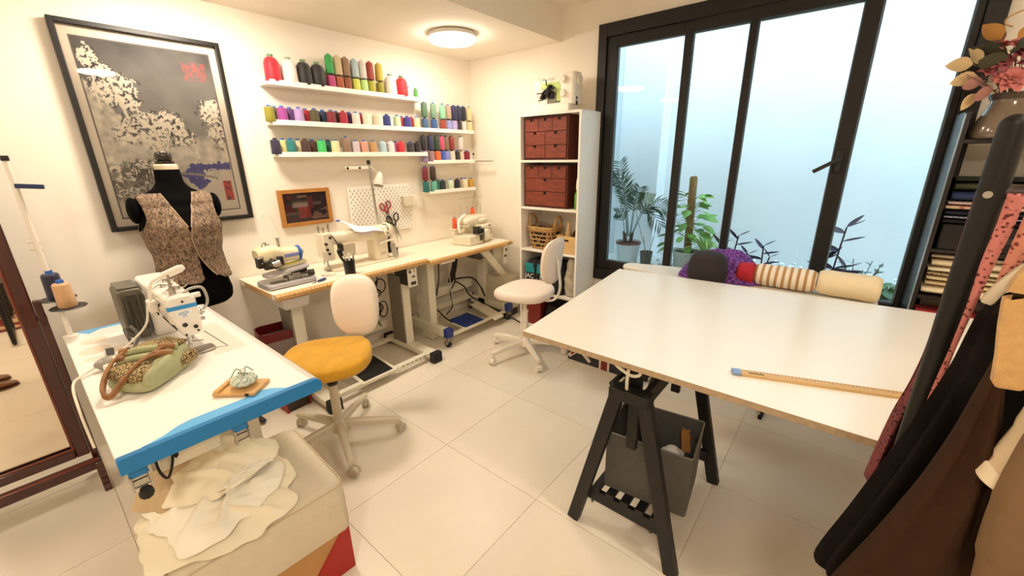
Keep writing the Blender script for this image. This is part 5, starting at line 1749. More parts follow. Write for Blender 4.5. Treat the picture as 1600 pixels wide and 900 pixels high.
for i in range(5):
    z = .012 + i * .036
    k = .84 + .16 * z / H
    MB().tube(bk(k, z), .0075, 6, closed=True).build('weave_band', bkm, t)
for z in (.168, .184):
    MB().tube(bk(.84 + .16 * z / H + .01, z), .011, 8, closed=True).build('weave_band', bkm, t)
nst = 26
for j in range(nst):
    u = j / nst
    a = 2 * pi * u
    pts_ = []
    ring0, ring1 = bk(.84, 0), bk(1.0, H * .85)
    i0 = int(u * len(ring0))
    sl_ = 2 if j % 2 else -1
    p0, p1 = ring0[i0], ring1[(i0 + sl_) % len(ring1)]
    MB().bar(p0, p1, .011, .005).build('weave_stake', bkm, t)
MB().loft([[Vector((x, y, .002)) for x, y in rrect(D * .82, W * .82, .05, 5)], [Vector((x, y, .006)) for x, y in rrect(D * .82, W * .82, .05, 5)]]).build('base', bkm, t)
MB().loft([bk(.80, .008), bk(.93, .15)], caps=True).build('contents', M('dark_contents', '#2b211b', .9, var=.3, scale=20), t, smooth=60)
for sy in (-1, 1):
    MB().tube(smooth_pts([(-.05, sy * .126, .165), (-.052, sy * .134, .23), (-.02, sy * .138, .278), (.02, sy * .138, .278), (.052, sy * .134, .23), (.05, sy * .126, .165)], 5), .011, 8).build('handle', bkm, t)
MB().tube(smooth_pts([(-.06, .06, .17), (-.04, .03, .21), (-.02, -.02, .20), (-.05, -.07, .19), (-.06, -.09, .17)], 5), .022, 8).build('strap', M('taupe_strap', '#6d5847', .8), t)
# wooden crate with a bottle
t = thing('wooden_crate', 'small pale pine crate with a hand hole beside the basket', 'crate', (2.945, 1.765, .7825))
cw, cd, ch = .185, .20, .145
MB().prism([(-cw / 2, 0), (cw / 2, 0), (cw / 2, ch), (-cw / 2, ch)], -cd / 2, -cd / 2 + .010, 'x').build('front_board', M('pine', '#dcb67d', .6, var=.12, scale=8, stretch=(6, 1, 6)), t, bev=.001)
MB().box((-cd / 2 - .0006, .005, ch - .035), (.001, .055, .016)).build('hand_hole', blackwood, t)
MB().box((cd / 2 - .005, 0, ch / 2), (.010, cw, ch)).build('back_board', MATS['pine'], t, bev=.001)
for sy in (-1, 1):
    MB().box((0, sy * (cw / 2 - .005), ch / 2), (cd - .02, .010, ch)).build('side_board', MATS['pine'], t, bev=.001)
MB().box((0, 0, .006), (cd - .02, cw - .02, .01)).build('base_board', MATS['pine'], t)
t = thing('lotion_bottle', 'beige bottle leaning in the pine crate', 'bottle', (2.935, 1.80, .795))
MB().lathe([(0, 0), (.028, 0), (.030, .02), (.028, .12), (.026, .15), (.016, .19), (.014, .235), (0, .235)], 16).build('bottle', M('skin_beige', '#d9b78a', .5), t)
t = thing('dark_pouch', 'dark brown pouch filling the right half of the pine crate', 'pouch', (2.955, 1.735, .795))
MB().sph((0, 0, .09), (.055, .035, .085), 14, 10).build('pouch', M('dark_brown_cloth', '#3a2618', .9, var=.2), t)
# tool bag, film bag, red box, black case
t = thing('tool_bag', 'black tool bag with teal pockets and white lettering behind the white chair', 'bag', (2.955, 2.0, .4025))
bgm = M('black_nylon', '#141414', .6, bump=.15, bscale=80)
MB().loft([[Vector((x, y, z)) for x, y in rrect(.22 * k, .40 * k, .04, 4)] for z, k in ((.0, .97), (.02, 1.0), (.18, 1.0), (.24, .96), (.27, .86), (.285, .6))]).build('body', bgm, t, smooth=50)
teal = M('teal_nylon', '#1f8f95', .5, var=.15, scale=12)
for y, w in ((.135, .10), (-.005, .13)):
    MB().box((-.113, y, .205), (.006, w, .085)).build('teal_pocket', teal, t, bev=.003)
MB().box((-.116, .072, .185), (.010, .022, .20)).box((-.120, .072, .235), (.014, .035, .03)).build('strap_buckle', bgm, t, bev=.003)
text('JACK', .060, M('white_print', '#e9e6de', .5), (-.1135, .12, .128), (RAD(90), 0, RAD(-90)), t)
text('BO', .060, MATS['white_print'], (-.1135, -.015, .128), (RAD(90), 0, RAD(-90)), t)
text('XES', .032, MATS['white_print'], (-.1135, .02, .075), (RAD(90), 0, RAD(-90)), t)
MB().tube(smooth_pts([(-.05, .10, .27), (-.06, .07, .31), (-.06, -.07, .31), (-.05, -.10, .27)], 5), .010, 8).build('carry_strap', bgm, t)
t = thing('film_bag', 'crumpled clear plastic bag of pale wadding in the bookcase corner', 'bag', (2.93, 1.745, .4025))
mb = MB()
rings = []
for i in range(16):
    u = i / 15
    z = .005 + .325 * u
    k = (.7 + .3 * sin(pi * min(1, u * 1.25 + .1))) * (1 if u < .9 else .8)
    rings.append([Vector((.075 * k * cos(a) * (1 + .22 * mn.noise(Vector((cos(a) * 3, sin(a) * 3, u * 7)))), .067 * k * sin(a) * (1 + .22 * mn.noise(Vector((cos(a) * 3, sin(a) * 3, u * 7 + 9)))), z)) for a in [2 * pi * j / 28 for j in range(28)]])
mb.loft(rings).build('film', M('wadding_film', '#c9bda6', .22, var=.3, scale=18, bump=.6, bscale=26, coat=.6), t, smooth=50)
t = thing('red_box', 'red ribbed storage box on the bottom shelf of the bookcase', 'box', (2.965, 2.115, .0705))
rbm = M('brick_red_board', '#7e2110', .55, var=.12)
MB().box((0, 0, .125), (.25, .20, .25)).build('body', rbm, t, bev=.005)
for z in (.085, .17):
    MB().box((-.127, 0, z), (.006, .20, .010)).build('rib', rbm, t, bev=.002)
t = thing('black_case', 'black carrying case beside the red box on the bottom shelf', 'case', (2.975, 1.86, .0705))
MB().loft([[Vector((x, y, z)) for x, y in rrect(.24 * k, .27 * k, .05, 5)] for z, k in ((.0, .94), (.02, 1.0), (.17, 1.0), (.21, .9))]).build('body', black_m, t, smooth=50)
MB().tube(smooth_pts([(-.03, .06, .205), (-.03, .05, .24), (-.03, -.05, .24), (-.03, -.06, .205)], 5), .009, 8).build('handle', black_m, t)

# household machine on top of the bookcase
t = thing('household_sewing_machine', 'white and lime household sewing machine on top of the bookcase', 'sewing machine', (2.985, 1.965, 1.8805), RAD(4))
t.scale = (1, .84, 1)
hw_ = M('machine_ivory', '#f2eadb', .35)
lime = M('lime_panel', '#c6dc7a', .4)
MB().box((0, .03, .038), (.155, .40, .07)).build('base', hw_, t, bev=.014, seg=3)
for x, y in ((-.05, .2), (-.05, -.14), (.05, .2), (.05, -.14)):
    MB().cyl((x, y, 0), (x, y, .004), .012, n=10).build('rubber_foot', rubber, t)
MB().loft([[Vector((x, y, z)) for x, y in rrect(.15 * k, .155, .03, 5, cx=.005, cy=-.135)] for z, k in ((.06, 1.0), (.20, 1.0), (.268, .96), (.282, .85))]).build('pillar', hw_, t, smooth=50)
MB().loft([[Vector((x, y, z)) for x, z in rrect(.135 * k, h_, .03, 5, cx=.005, cy=zc)] for y, k, h_, zc in ((-.19, 1, .12, .215), (.0, 1, .115, .213), (.12, 1, .11, .207), (.21, .96, .10, .20), (.222, .85, .08, .20))]).build('arm', hw_, t, smooth=50)
MB().loft([[Vector((x, y, z)) for x, y in rrect(.115, .085, .02, 4, cx=.005, cy=.175)] for z in (.13, .17)]).build('head', hw_, t, bev=.006)
MB().prism([(.135, .222), (-.045, .222), (-.075, .19), (-.075, .085), (-.032, .085), (-.032, .178), (.125, .178)], -.0705, -.058, 'x').build('lime_panel', lime, t, bev=.003)
MB().prism([(.118, .178), (-.032, .178), (-.032, .078), (.118, .078)], .0, .06, 'x').build('arm_recess', M('recess_grey', '#8d8b7a', .6), t)
for z in (.235, .135):
    k = MB().cyl((-.062, -.108, z), (-.096, -.108, z), .030, .026, n=24).build('selector_dial', M('dial_ivory', '#ece3d0', .35), t, bev=.004)
MB().cyl((.005, -.212, .225), (.005, -.232, .225), .042, n=28).build('handwheel', M('dial_ivory'), t, bev=.006)
MB().box((-.02, -.2135, .065), (.03, .003, .030)).box((-.02, -.2135, .10), (.018, .003, .022)).build('power_socket', black_m, t, bev=.001)
MB().box((-.0708, .165, .245), (.002, .004, .05)).box((-.0672, .145, .245), (.002, .004, .04)).build('thread_slot', greymetal, t)
text('SINGER', .022, M('logo_grey', '#9aa0a0', .5), (-.0695, .03, .243), (RAD(90), 0, RAD(-90)), t)
MB().prism([(.10, .238), (.115, .238), (.105, .252), (.095, .250)], -.0705, -.0690, 'x').build('logo_mark', M('logo_green', '#3d7a62', .5), t)
t = thing('foot_pedal_tangle', 'black foot pedal and coiled cable hung on the household machine', 'cable', (2.885, 2.005, 1.955), RAD(4))
for k in range(5):
    a0 = rnd.uniform(0, 2)
    pts_ = [(.018 * sin(3 * a + k), (.040 + .012 * sin(2 * a + k)) * cos(a + a0), .075 + (.040 + .012 * cos(3 * a)) * sin(a)) for a in [2 * pi * i / 18 for i in range(18)]]
    MB().tube(pts_, .006, 6, closed=True).build('cable_loop', cable_b, t)
MB().box((.02, -.03, .055), (.03, .05, .055)).build('plug', black_m, t, bev=.008)
MB().bar((.0, -.02, .075), (-.005, -.075, .105), .012, .014).build('cable_end', cable_b, t, bev=.002)
for a, b_ in (((0, .0, .12), (0, .005, .165)), ((0, .03, .07), (0, .09, .072)), ((0, .03, .022), (0, .075, .020))):
    MB().bar(a, b_, .008, .008).build('cable_end', cable_b, t, bev=.002)

# ---------------------------------------------------------------- cutting table on black trestles
CT = thing('cutting_table', 'large white cutting table top on the right', 'table', (0, 0, 0))
q = [(1.257, .981), (2.43, 1.096), (2.585, -.74), (1.262, -.76)]
TT = .85
MB().prism(q[::-1], TT - .0225, TT).build('table_top', M('cutting_table_laminate', '#f4efe3', .26, var=.012, scale=3), CT, bev=.001, smooth=0)
e = M('chipboard_edge', '#bda484', .7, var=.2, scale=60)
for i in range(4):
    a, b_ = Vector((*q[i], TT - .0112)), Vector((*q[(i + 1) % 4], TT - .0112))
    MB().bar(a, b_, .0022, .0215).build('edge_band', e, CT, smooth=0)


def trestle(label, x0, x1, yc):
    t = thing('trestle', label, 'trestle', ((x0 + x1) / 2, yc, 0), 0, 'black wooden trestles')
    L = (x1 - x0) / 2
    for sx in (-1, 1):
        for sy in (-1, 1):
            MB().bar((sx * L, sy * .218, .0), (sx * L, sy * .045, .735), .034, .052, up=(0, 1, 0)).build('leg', blackwood, t, bev=.003)
        MB().box((sx * (L - .030), 0, .155), (.022, .345, .055)).build('end_rail', blackwood, t, bev=.002)
        b_ = MB()
        for sy in (-.13, .13):
            b_.cyl((sx * L - .035 * sx * 0 - sx * .0 + (-.02 if sx < 0 else .02), sy, .155), (sx * L + (-.0195 if sx < 0 else .0195) * 1.0, sy, .155), .006, n=8)
        MB().cyl((sx * (L + .010), -.125, .155), (sx * (L + .019), -.125, .155), .006, n=10).build('bolt', steel, t)
        MB().cyl((sx * (L + .010), .125, .155), (sx * (L + .019), .125, .155), .006, n=10).build('bolt', steel, t)
        MB().box((sx * (L - .045), 0, .635), (.024, .040, .36)).build('height_post', blackwood, t, bev=.002)
        if sx > 0:
            continue
        MB().box((sx * (L + .005), 0, .715), (.06, .15, .045)).build('end_block', blackwood, t, bev=.003)
        MB().cyl((sx * (L - .07), .055, .765), (sx * (L + .055), .055, .765), .010, n=12).build('peg', blackwood, t)
    for sy in (-1, 1):
        MB().box((0, sy * .046, .70), (2 * L - .036, .022, .065)).build('long_rail', blackwood, t, bev=.002)
    MB().box((0, 0, .805), (2 * L - .02, .055, .042)).build('top_beam', blackwood, t, bev=.003)
    for k in range(5):
        MB().box((0, -.128 + .064 * k, .191), (2 * L - .035, .036, .016)).build('slat', blackwood, t, bev=.002)
    return t


trestle('near black trestle holding the grey bin under the cutting table', 1.285, 1.888, .50)
trestle('far black trestle at the hidden right end of the cutting table', 1.42, 2.02, -.62)
t = thing('table_bracket', 'pale metal bracket under the cutting table edge', 'bracket', (1.262, .515, TT - .0225))
MB().tube(smooth_pts([(0.02, 0, 0), (.01, .0, -.05), (.01, -.002, -.10)], 4), .006, 6).tube(smooth_pts([(.02, -.045, -.002), (.015, -.04, -.022), (.012, -.01, -.03), (.01, .035, -.012), (.02, .06, -.001)], 5), .006, 6).build('wire', offwhite, t)
# grey bin
BI = thing('fabric_bin', 'grey square felt bin standing on the trestle shelf', 'bin', (1.49, .462, .2005), RAD(7))
gb = M('grey_felt', '#56534e', .85, var=.12, scale=25, bump=.08, bscale=120)
o1, o2 = rrect(.262, .330, .012, 3), rrect(.268, .335, .012, 3)
i1, i2 = rrect(.250, .318, .010, 3), rrect(.256, .323, .010, 3)
MB().loft([[Vector((x, y, .008)) for x, y in i1], [Vector((x, y, .0)) for x, y in o1], [Vector((x, y, .275)) for x, y in o2], [Vector((x, y, .275)) for x, y in i2], [Vector((x, y, .008)) for x, y in i1]], caps=False).build('side', gb, BI, smooth=30)
MB().loft([[Vector((x, y, .003)) for x, y in i1], [Vector((x, y, .010)) for x, y in i1]]).build('base', gb, BI)
MB().tube([Vector((x, y, .275)) for x, y in o2], .003, 6, closed=True).build('rim', M('grey_rim', '#7d7a73', .8), BI)
o = drape(1.49, .45, .10, .12, .30, .05, 4.4, 40, 10, .02).build('dark_scrap', M('dark_cloth', '#1a1715', .9), smooth=70)
tag(o, 'dark cloth scraps filling the grey bin', 'scraps')
o = drape(1.52, .395, .035, .045, .355, .03, 9.4, 30, 8, .02).build('white_scrap', M('white_cloth', '#eceaea', .8), smooth=70)
tag(o, 'crumpled white scrap on top inside the grey bin', 'scrap')
t = thing('card_scrap', 'folded brown card scrap sticking up in the grey bin', 'scrap', (1.555, .35, .36))
MB().bar((0, 0, 0), (.03, .02, .085), .035, .003).bar((.03, .02, .085), (.06, .005, .03), .035, .003).build('card', M('brown_card', '#a8743a', .7), t)
# rule on the table
RL = thing('wooden_ruler', 'long wooden rule with a metal tip lying on the cutting table', 'ruler', (1.412, .205, TT + .0005), atan2(-.453, .158))
MB().box((.45, 0, .0045), (.90, .034, .009)).build('rule', M('boxwood', '#d9b277', .5, var=.12, scale=5, stretch=(1, 12, 12)), RL, bev=.001)
MB().box((.008, 0, .0048), (.026, .036, .0098)).build('metal_tip', M('tip_blue_steel', '#8d9bb4', .35, .7), RL, bev=.001)
k = MB()
for i in range(1, 86):
    k.box((.03 + i * .01, .010 if i % 5 else .007, .0092), (.0012, .010 if i % 5 else .016, .0004))
o = k.build('rule_mark', tick_m, RL, smooth=0)
o['kind'] = 'stuff'
MB().box((.065, -.004, .0092), (.045, .006, .0004)).build('maker_mark', tick_m, RL, smooth=0)
# boxes under the far side of the table
t = thing('patterned_box', 'flat dark box printed with red and white bars, under the cutting table', 'box', (2.80, 1.25, 0))
MB().box((0, 0, .12), (.46, .60, .24)).build('body', M('dark_print_navy', '#26242c', .5, var=.2), t, bev=.004)
for (y0, z0, y1, z1, w, m_) in ((.29, .03, .10, .20, .03, '#d8cbb8'), (.27, .05, .12, .18, .015, '#7c2016'), (-.02, .0, -.02, .24, .085, '#d8cbb8'), (-.02, .0, -.02, .24, .052, '#7c2016'), (-.12, .20, -.29, .04, .03, '#d8cbb8'), (.29, .20, .10, .03, .028, '#d8cbb8')):
    MB().bar((-.2312 - .0006 * (m_ != '#d8cbb8'), y0, z0 + .001), (-.2312 - .0006 * (m_ != '#d8cbb8'), y1, z1), w, .001, up=(1, 0, 0)).build('printed_bar', M('print' + m_, m_, .5), t, smooth=0)

# ---------------------------------------------------------------- ironing board and the bundles on it
IB = thing('ironing_board', 'pale ironing board under the window behind the cutting table', 'ironing board', (2.76, .42, 0))
ol = []
for i in range(15):
    a = pi * i / 14
    ol.append((.07 * cos(a) * (1 + .3 * sin(a)), .70 + .09 * sin(a)))
ol = [(.165, -.62), (.165, .15)] + [(.15, .35), (.11, .58)] + ol + [(-.11, .58), (-.15, .35), (-.165, .15), (-.165, -.62)]
ibm = M('board_cover', '#e3dccd', .8, var=.04, bump=.06, bscale=90)
MB().prism(ol, .772, .80).build('board_cover', ibm, IB, bev=.010, seg=3)
MB().prism([(x * .93, y * .97) for x, y in ol], .755, .772).build('board_frame', M('board_underside', '#b6a68c', .6), IB)
for sx in (-1, 1):
    MB().tube([(sx * .13, -.22, .0), (sx * .03, .25, .755)], .011, 8).tube([(sx * .13, .50, .0), (sx * .05, -.30, .755)], .011, 8).build('leg', greymetal, IB)
MB().tube([(-.16, -.22, .012), (.16, -.22, .012)], .012, 8).build('foot', rubber, IB)
MB().tube([(-.16, .50, .012), (.16, .50, .012)], .012, 8).build('foot', rubber, IB)
plaid = pattern('purple_plaid', '#4f1f70', '#7f4a9e', 'check', 52, .4, .6, .85, stretch=(1, 1, 1))
o = drape(2.79, .575, .15, .245, .801, .175, 3.3, 72, 22, .024, .12, .12).build('plaid_cloth', plaid, smooth=80)
tag(o, 'crumpled purple plaid cloth heaped on the ironing board', 'cloth')


def roll(name, label, cat, y0, y1, x, z, r, m, seed, cuff=0.0, fl=.92):
    rings = []
    n = 14
    for i in range(n + 1):
        u = i / n
        k = 1 if 0 < i < n else .80
        if i in (1, n - 1):
            k = .97
        y = y0 + (y1 - y0) * u
        rings.append([Vector((x + r * k * cos(a) * (1 + .04 * mn.noise(Vector((cos(a) * 2, y * 9, seed)))), y, z + r * fl * k * sin(a) * (1 + .05 * mn.noise(Vector((sin(a) * 2, y * 9, seed + 3)))))) for a in [2 * pi * j / 36 for j in range(36)]])
    o = MB().loft(rings).build(name, m, smooth=70)
    tag(o, label, cat)
    return o


capm = M('charcoal_cloth', '#2b2628', .9, var=.12, scale=14, bump=.1, bscale=90)
o = MB().loft([[Vector((2.62 + .115 * k * cos(a), .612 + .112 * k * sin(a), .835 + zz)) for a in [2 * pi * j / 40 for j in range(40)]] for zz, k in ((-.02, .90), (.0, .98), (.05, 1.0), (.095, .95), (.13, .83), (.150, .62), (.160, .35), (.163, .08))]).build('cloth_cap', capm, smooth=70)
tag(o, 'dark charcoal rounded cap resting against the purple plaid cloth', 'cap')
roll('red_cloth', 'plain red folded cloth beside the purple plaid one on the board', 'cloth', .465, .375, 2.735, .868, .068, M('red_cotton', '#b4202f', .85, var=.1), 2.)
roll('striped_roll', 'cream and brown striped cloth roll on the ironing board', 'cloth roll', .375, .075, 2.75, .868, .069, pattern('brown_stripes', '#efe4d0', '#b58a5c', 'stripe', 9.0, .58, .70, .85), 5.)
roll('cream_roll', 'plain cream cloth roll at the right end of the ironing board', 'cloth roll', .070, -.195, 2.75, .873, .074, M('cream_terry', '#f0dfba', .85, var=.06, scale=14, bump=.1, bscale=120), 8.)

# ---------------------------------------------------------------- dark shelf unit right of the window
SU = thing('shelf_unit', 'dark wooden open shelf unit against the window wall, right side', 'shelf', (2.985, 0, 0))
dk = M('espresso_wood', '#1d1411', .4, var=.2, scale=8, stretch=(9, 9, 1.5))
for y in (-.332, -1.10):
    MB().box((0, y, .86), (.27, .022, 1.72)).build('side_panel', dk, SU, bev=.002)
for z in (1.592, 1.082, .842, .60, .10):
    MB().box((0, -.716, z), (.262, .746, .018)).build('shelf_board', dk, SU, bev=.002)
MB().box((-.139, -.323, .95), (.006, .006, 1.52)).build('reflection_strip', M('bluish_reflection', '#9db4c6', .25, .6), SU)  # bluish reflection on the glossy panel side, built as a pale strip
t = thing('storage_case', 'black fabric box on the dark shelf beneath the folded coloured cloths', 'box', (2.965, -.62, 1.092))
MB().box((0, 0, .06), (.22, .52, .12)).build('body', M('black_canvas', '#1b1816', .85, bump=.1, bscale=90), t, bev=.008)
MB().box((-.112, .0, .06), (.004, .10, .025)).build('label_holder', darksteel, t)


def folded(label, y0, y1, x0, x1, z, h, m, seed, grp, cat='fabric'):
    """a folded length of cloth: rounded fold towards the room, uneven ends"""
    rings = []
    n = 22
    for i in range(n + 1):
        u = i / n
        y = y0 + (y1 - y0) * u
        e_ = .94 if i in (0, n) else 1.0
        r = []
        for k in range(20):
            a = 2 * pi * k / 20
            c_, s_ = cos(a), sin(a)
            qx = (abs(c_) ** 5 + abs(s_) ** 2.5) ** (-1 / 3.2)
            x = (x0 + x1) / 2 + (x1 - x0) / 2 * min(1, qx) * c_ * e_
            zz = z + h / 2 + h / 2 * e_ * .96 * min(1, qx) * s_
            nz = mn.noise(Vector((x * 11, y * 11, seed)))
            r.append(Vector((x + .008 * nz, y, zz + (h * .12 * nz if s_ > .3 else 0))))
        rings.append(r)
    o = MB().loft(rings).build('folded_fabric', m, smooth=70)
    return tag(o, label, cat, grp)


z = 1.2125
g1 = 'folded coloured fabrics on the dark shelf'
for lab, h, m in (('black folded cloth, lowest of the coloured stack', .026, M('black_cotton', '#131218', .9, bump=.1, bscale=90)),
                  ('blue and white gingham folded cloth in the coloured stack', .014, pattern('gingham', '#e9e6ee', '#4a5690', 'check', 110, .4, .6)),
                  ('dark navy folded cloth under the floral one', .026, M('dark_navy_cloth', '#191c2c', .9, var=.2)),
                  ('cream and pink floral folded cloth in the coloured stack', .022, pattern('floral', '#e3cfae', '#c77a70', 'noise', 28, .52, .6)),
                  ('pale pink folded cloth with purple marks in the coloured stack', .018, pattern('pink_purple', '#e4c9c6', '#6a4f98', 'noise', 14, .58, .63)),
                  ('denim blue folded cloth in the coloured stack', .048, M('denim', '#25365f', .9, var=.2, scale=40, bump=.1, bscale=120)),
                  ('olive khaki folded cloth, topmost of the coloured stack', .040, M('olive_cloth', '#45462c', .9, var=.25, scale=18, bump=.2, bscale=50)),
                  ('dark green crumpled cloth lying on the coloured stack', .022, M('dark_green_cloth', '#232a1c', .9, var=.2, bump=.3, bscale=40))):
    folded(lab, -.352 - rnd.uniform(0, .012), -.86, 2.862 + rnd.uniform(-.006, .006), 3.08, z, h, m, z * 9, g1)
    z += h + .0006
z = .8515
g2 = 'folded cream fabrics on the dark shelf'
for k, (c, h, nm) in enumerate((('#efe2c2', .052, 'thick cream folded cloth, lowest of the cream stack'), ('#dcc69c', .020, 'tan folded cloth second from the bottom of the cream stack'), ('#e6d4ae', .030, 'sand folded cloth in the lower middle of the cream stack'), ('#cdb892', .016, 'pale brown patterned folded cloth in the middle of the cream stack'), ('#efe4c8', .026, 'ivory folded cloth above the patterned one, cream stack'), ('#e3d2b0', .040, 'soft beige folded cloth near the top of the cream stack'), ('#b8a88c', .028, 'grey beige folded cloth, topmost of the cream stack'))):
    m = M('cloth_' + str(k), c, .9, var=.06, scale=20, bump=.15, bscale=60) if k != 3 else pattern('cloth_3', c, '#5d4c38', 'noise', 60, .56, .6)
    folded(nm, -.352 - rnd.uniform(0, .012), -.86, 2.862 + rnd.uniform(-.006, .006), 3.08, z, h, m, z * 9 + k, g2)
    z += h + .0006
o = folded('coral red folded cloth on the low dark shelf', -.36, -.86, 2.86, 3.08, .6095, .16, M('coral_cloth', '#d2454a', .9, var=.15, scale=14, bump=.3, bscale=30), 3.1, None)
o = folded('dark brown folded cloth on the bottom of the dark shelf', -.36, -.86, 2.87, 3.08, .1095, .20, M('brown_cloth', '#2a1d17', .9, var=.2), 6.1, None)
# vase and flowers
VX, VY, VZ = 2.90, -.452, 1.6015
t = thing('ceramic_vase', 'grey brown glazed vase with flowers on top of the dark shelf unit', 'vase', (VX, VY, VZ))
MB().lathe([(0, 0), (.085, 0), (.092, .006), (.094, .03), (.084, .075), (.066, .125), (.057, .152), (.058, .165), (.066, .178), (.064, .184), (.054, .168), (.050, .15), (.0, .14)], 36).build('vase_body', M('vase_glaze', '#7d6d5b', .15, .15, var=.3, scale=5, coat=.8), t, smooth=60)
MB().lathe([(.060, .160), (.068, .176), (.068, .186), (.060, .188)], 36).build('rim', M('vase_rim', '#47382f', .25), t)
FL = thing('flower_bunch', 'bunch of dried pink and cream flowers standing in the glazed vase', 'flowers', (VX, VY, VZ + .15))


def leaf_mesh(name, L, w, m, bend=.2, seg=6, fold=.12):
    mb = MB()
    vs, fs = [], []
    for i in range(seg + 1):
        u = i / seg
        ww = w / 2 * sin(pi * min(1, u ** .8 * .98 + .02)) ** .8
        z = bend * L * (u - u * u * 1.6)
        vs += [(L * u, -ww, z + fold * ww), (L * u, 0, z), (L * u, ww, z + fold * ww)]
    for i in range(seg):
        a = i * 3
        fs += [(a, a + 3, a + 4, a + 1), (a + 1, a + 4, a + 5, a + 2)]
    mb.add(vs, fs)
    return mb.mesh(name, m, 60)


def put(me, name, par, loc, az, el, s=1.0, roll_=0.0):
    o = bpy.data.objects.new(name, me)
    COL.objects.link(o)
    o.parent = par
    o.location = loc
    o.rotation_euler = (Matrix.Rotation(az, 3, 'Z') @ Matrix.Rotation(-el, 3, 'Y') @ Matrix.Rotation(roll_, 3, 'X')).to_euler()
    o.scale = (s, s, s)
    return o


lm_c = leaf_mesh('leaf', .06, .042, M('dried_leaf_cream', '#e3c694', .7, var=.12, scale=40))
lm_g = leaf_mesh('leaf', .08, .05, M('dusky_green_leaf', '#4b4a34', .7, var=.2, scale=30))
lm_p = leaf_mesh('leaf', .055, .04, M('dusky_pink_leaf', '#b9837a', .7, var=.15, scale=30))
lm_o = leaf_mesh('leaf', .07, .05, M('ochre_leaf', '#c08a45', .7, var=.15, scale=30))


def stemmed(me, p, az, el, s, root=(0, 0, 0), m=None, roll_=0.0):
    """leaf on its stem at world point p"""
    s *= 1.35
    q_ = Vector(p) - Vector((VX, VY, VZ + .15))
    MB().tube(smooth_pts([root, q_ * .5 + Vector((0, 0, .03)), q_], 4), .0018, 5).build('stem', M('dry_stem', '#7a5b3f', .8), FL)
    put(me, 'leaf', FL, q_, az, el, s, roll_)


for p, az, el, s, r in (((2.86, -.30, 1.915), RAD(80), .1, 1.1, 1.2), ((2.86, -.322, 1.915), RAD(60), 1.0, 1.05, 1.0), ((2.85, -.325, 1.862), RAD(95), -.2, 1.1, 1.1), ((2.85, -.345, 1.79), RAD(100), -.9, 1.0, 1.0)):
    stemmed(lm_c, p, az, el, s, roll_=r)
for p, az, el, s, r in (((2.85, -.345, 1.842), RAD(110), -.3, 1.0, 1.2), ((2.85, -.385, 1.80), RAD(120), -.4, 1.1, 1.2), ((2.86, -.37, 1.99), RAD(80), .9, 1.1, .8)):
    stemmed(lm_p, p, az, el, s, roll_=r)
for p, az, el, s, r in (((2.84, -.40, 1.90), RAD(120), .2, 1.1, 1.0), ((2.84, -.395, 1.93), RAD(75), .5, 1.2, .6), ((2.84, -.40, 1.945), RAD(200), .3, 1.0, 1.2), ((2.86, -.50, 1.93), RAD(250), .4, 1.1, 1.0)):
    stemmed(lm_g, p, az, el, s, roll_=r)
for p, az, el, s, r in (((2.85, -.41, 1.99), RAD(300), .5, 1.1, 1.0), ((2.85, -.36, 2.0), RAD(100), .8, 1.0, .8), ((2.86, -.45, 2.0), RAD(250), .5, 1.0, 1.0)):
    stemmed(lm_o, p, az, el, s, roll_=r)
petal = leaf_mesh('petal', .042, .044, M('rose_petal', '#d17a74', .7, var=.15, scale=30), .5, 5, .3)
petal2 = leaf_mesh('petal', .038, .034, M('dusk_petal', '#a4545a', .7, var=.15, scale=30), .5, 5, .3)


def bloom(c, me, n, s, tilt):
    q_ = Vector(c) - Vector((VX, VY, VZ + .15))
    MB().tube(smooth_pts([(0, 0, -.05), q_ * .5, q_], 4), .002, 5).build('stem', M('dry_stem'), FL)
    f = thing('x', 'x', 'x')
    del f['label'], f['category']
    f.name = 'flower_head'
    f.parent = FL
    f.location = q_
    f.rotation_euler = (0, tilt, RAD(185))
    for k in range(n):
        ring = k / n
        put(me, 'petal', f, (0, 0, .01 * (1 - ring)), k * 2.4, RAD(75 - 65 * ring), s * (.55 + .5 * ring))


bloom((2.84, -.425, 1.835), petal, 30, 1.45, RAD(60))
bloom((2.86, -.385, 1.905), petal2, 22, 1.3, RAD(45))
bloom((2.86, -.44, 1.935), petal2, 22, 1.3, RAD(40))
bloom((2.845, -.415, 1.965), petal, 18, 1.0, RAD(40))
bloom((2.85, -.352, 1.875), petal2, 18, 1.0, RAD(50))
bloom((2.85, -.47, 1.89), petal2, 18, 1.2, RAD(50))
bloom((2.86, -.375, 1.965), petal, 16, 1.0, RAD(20))
for k in range(9):
    a = rnd.uniform(1.2, 2.6)
    e_ = rnd.uniform(.2, 1.2)
    L = rnd.uniform(.12, .2)
    p1 = Vector((cos(a) * cos(e_) * L * .6 - .04, sin(a) * cos(e_) * L, .06 + sin(e_) * L))
    MB().tube([(0, 0, 0), p1 * .6 + Vector((0, 0, .01)), p1], .0016, 5).build('stem', M('dry_stem'), FL)
    sp = MB()
    for j in range(9):
        u = .5 + .5 * j / 8
        b0 = p1 * u
        for sg in (-1, 1):
            sp.bar(b0, b0 + Vector((sg * .004, sg * .012, .010)), .0022, .0012)
    sp.build('spikelet', M('pale_spike', '#d9c6b6' if k % 2 else '#b98f88', .8), FL)
MB().tube(smooth_pts([(.0, .06, .30), (.0, .085, .315), (.0, .08, .34), (.0, .02, .365), (.0, -.06, .375)], 5), .003, 6).build('dry_tendril', M('tendril', '#c79a5f', .7), FL)

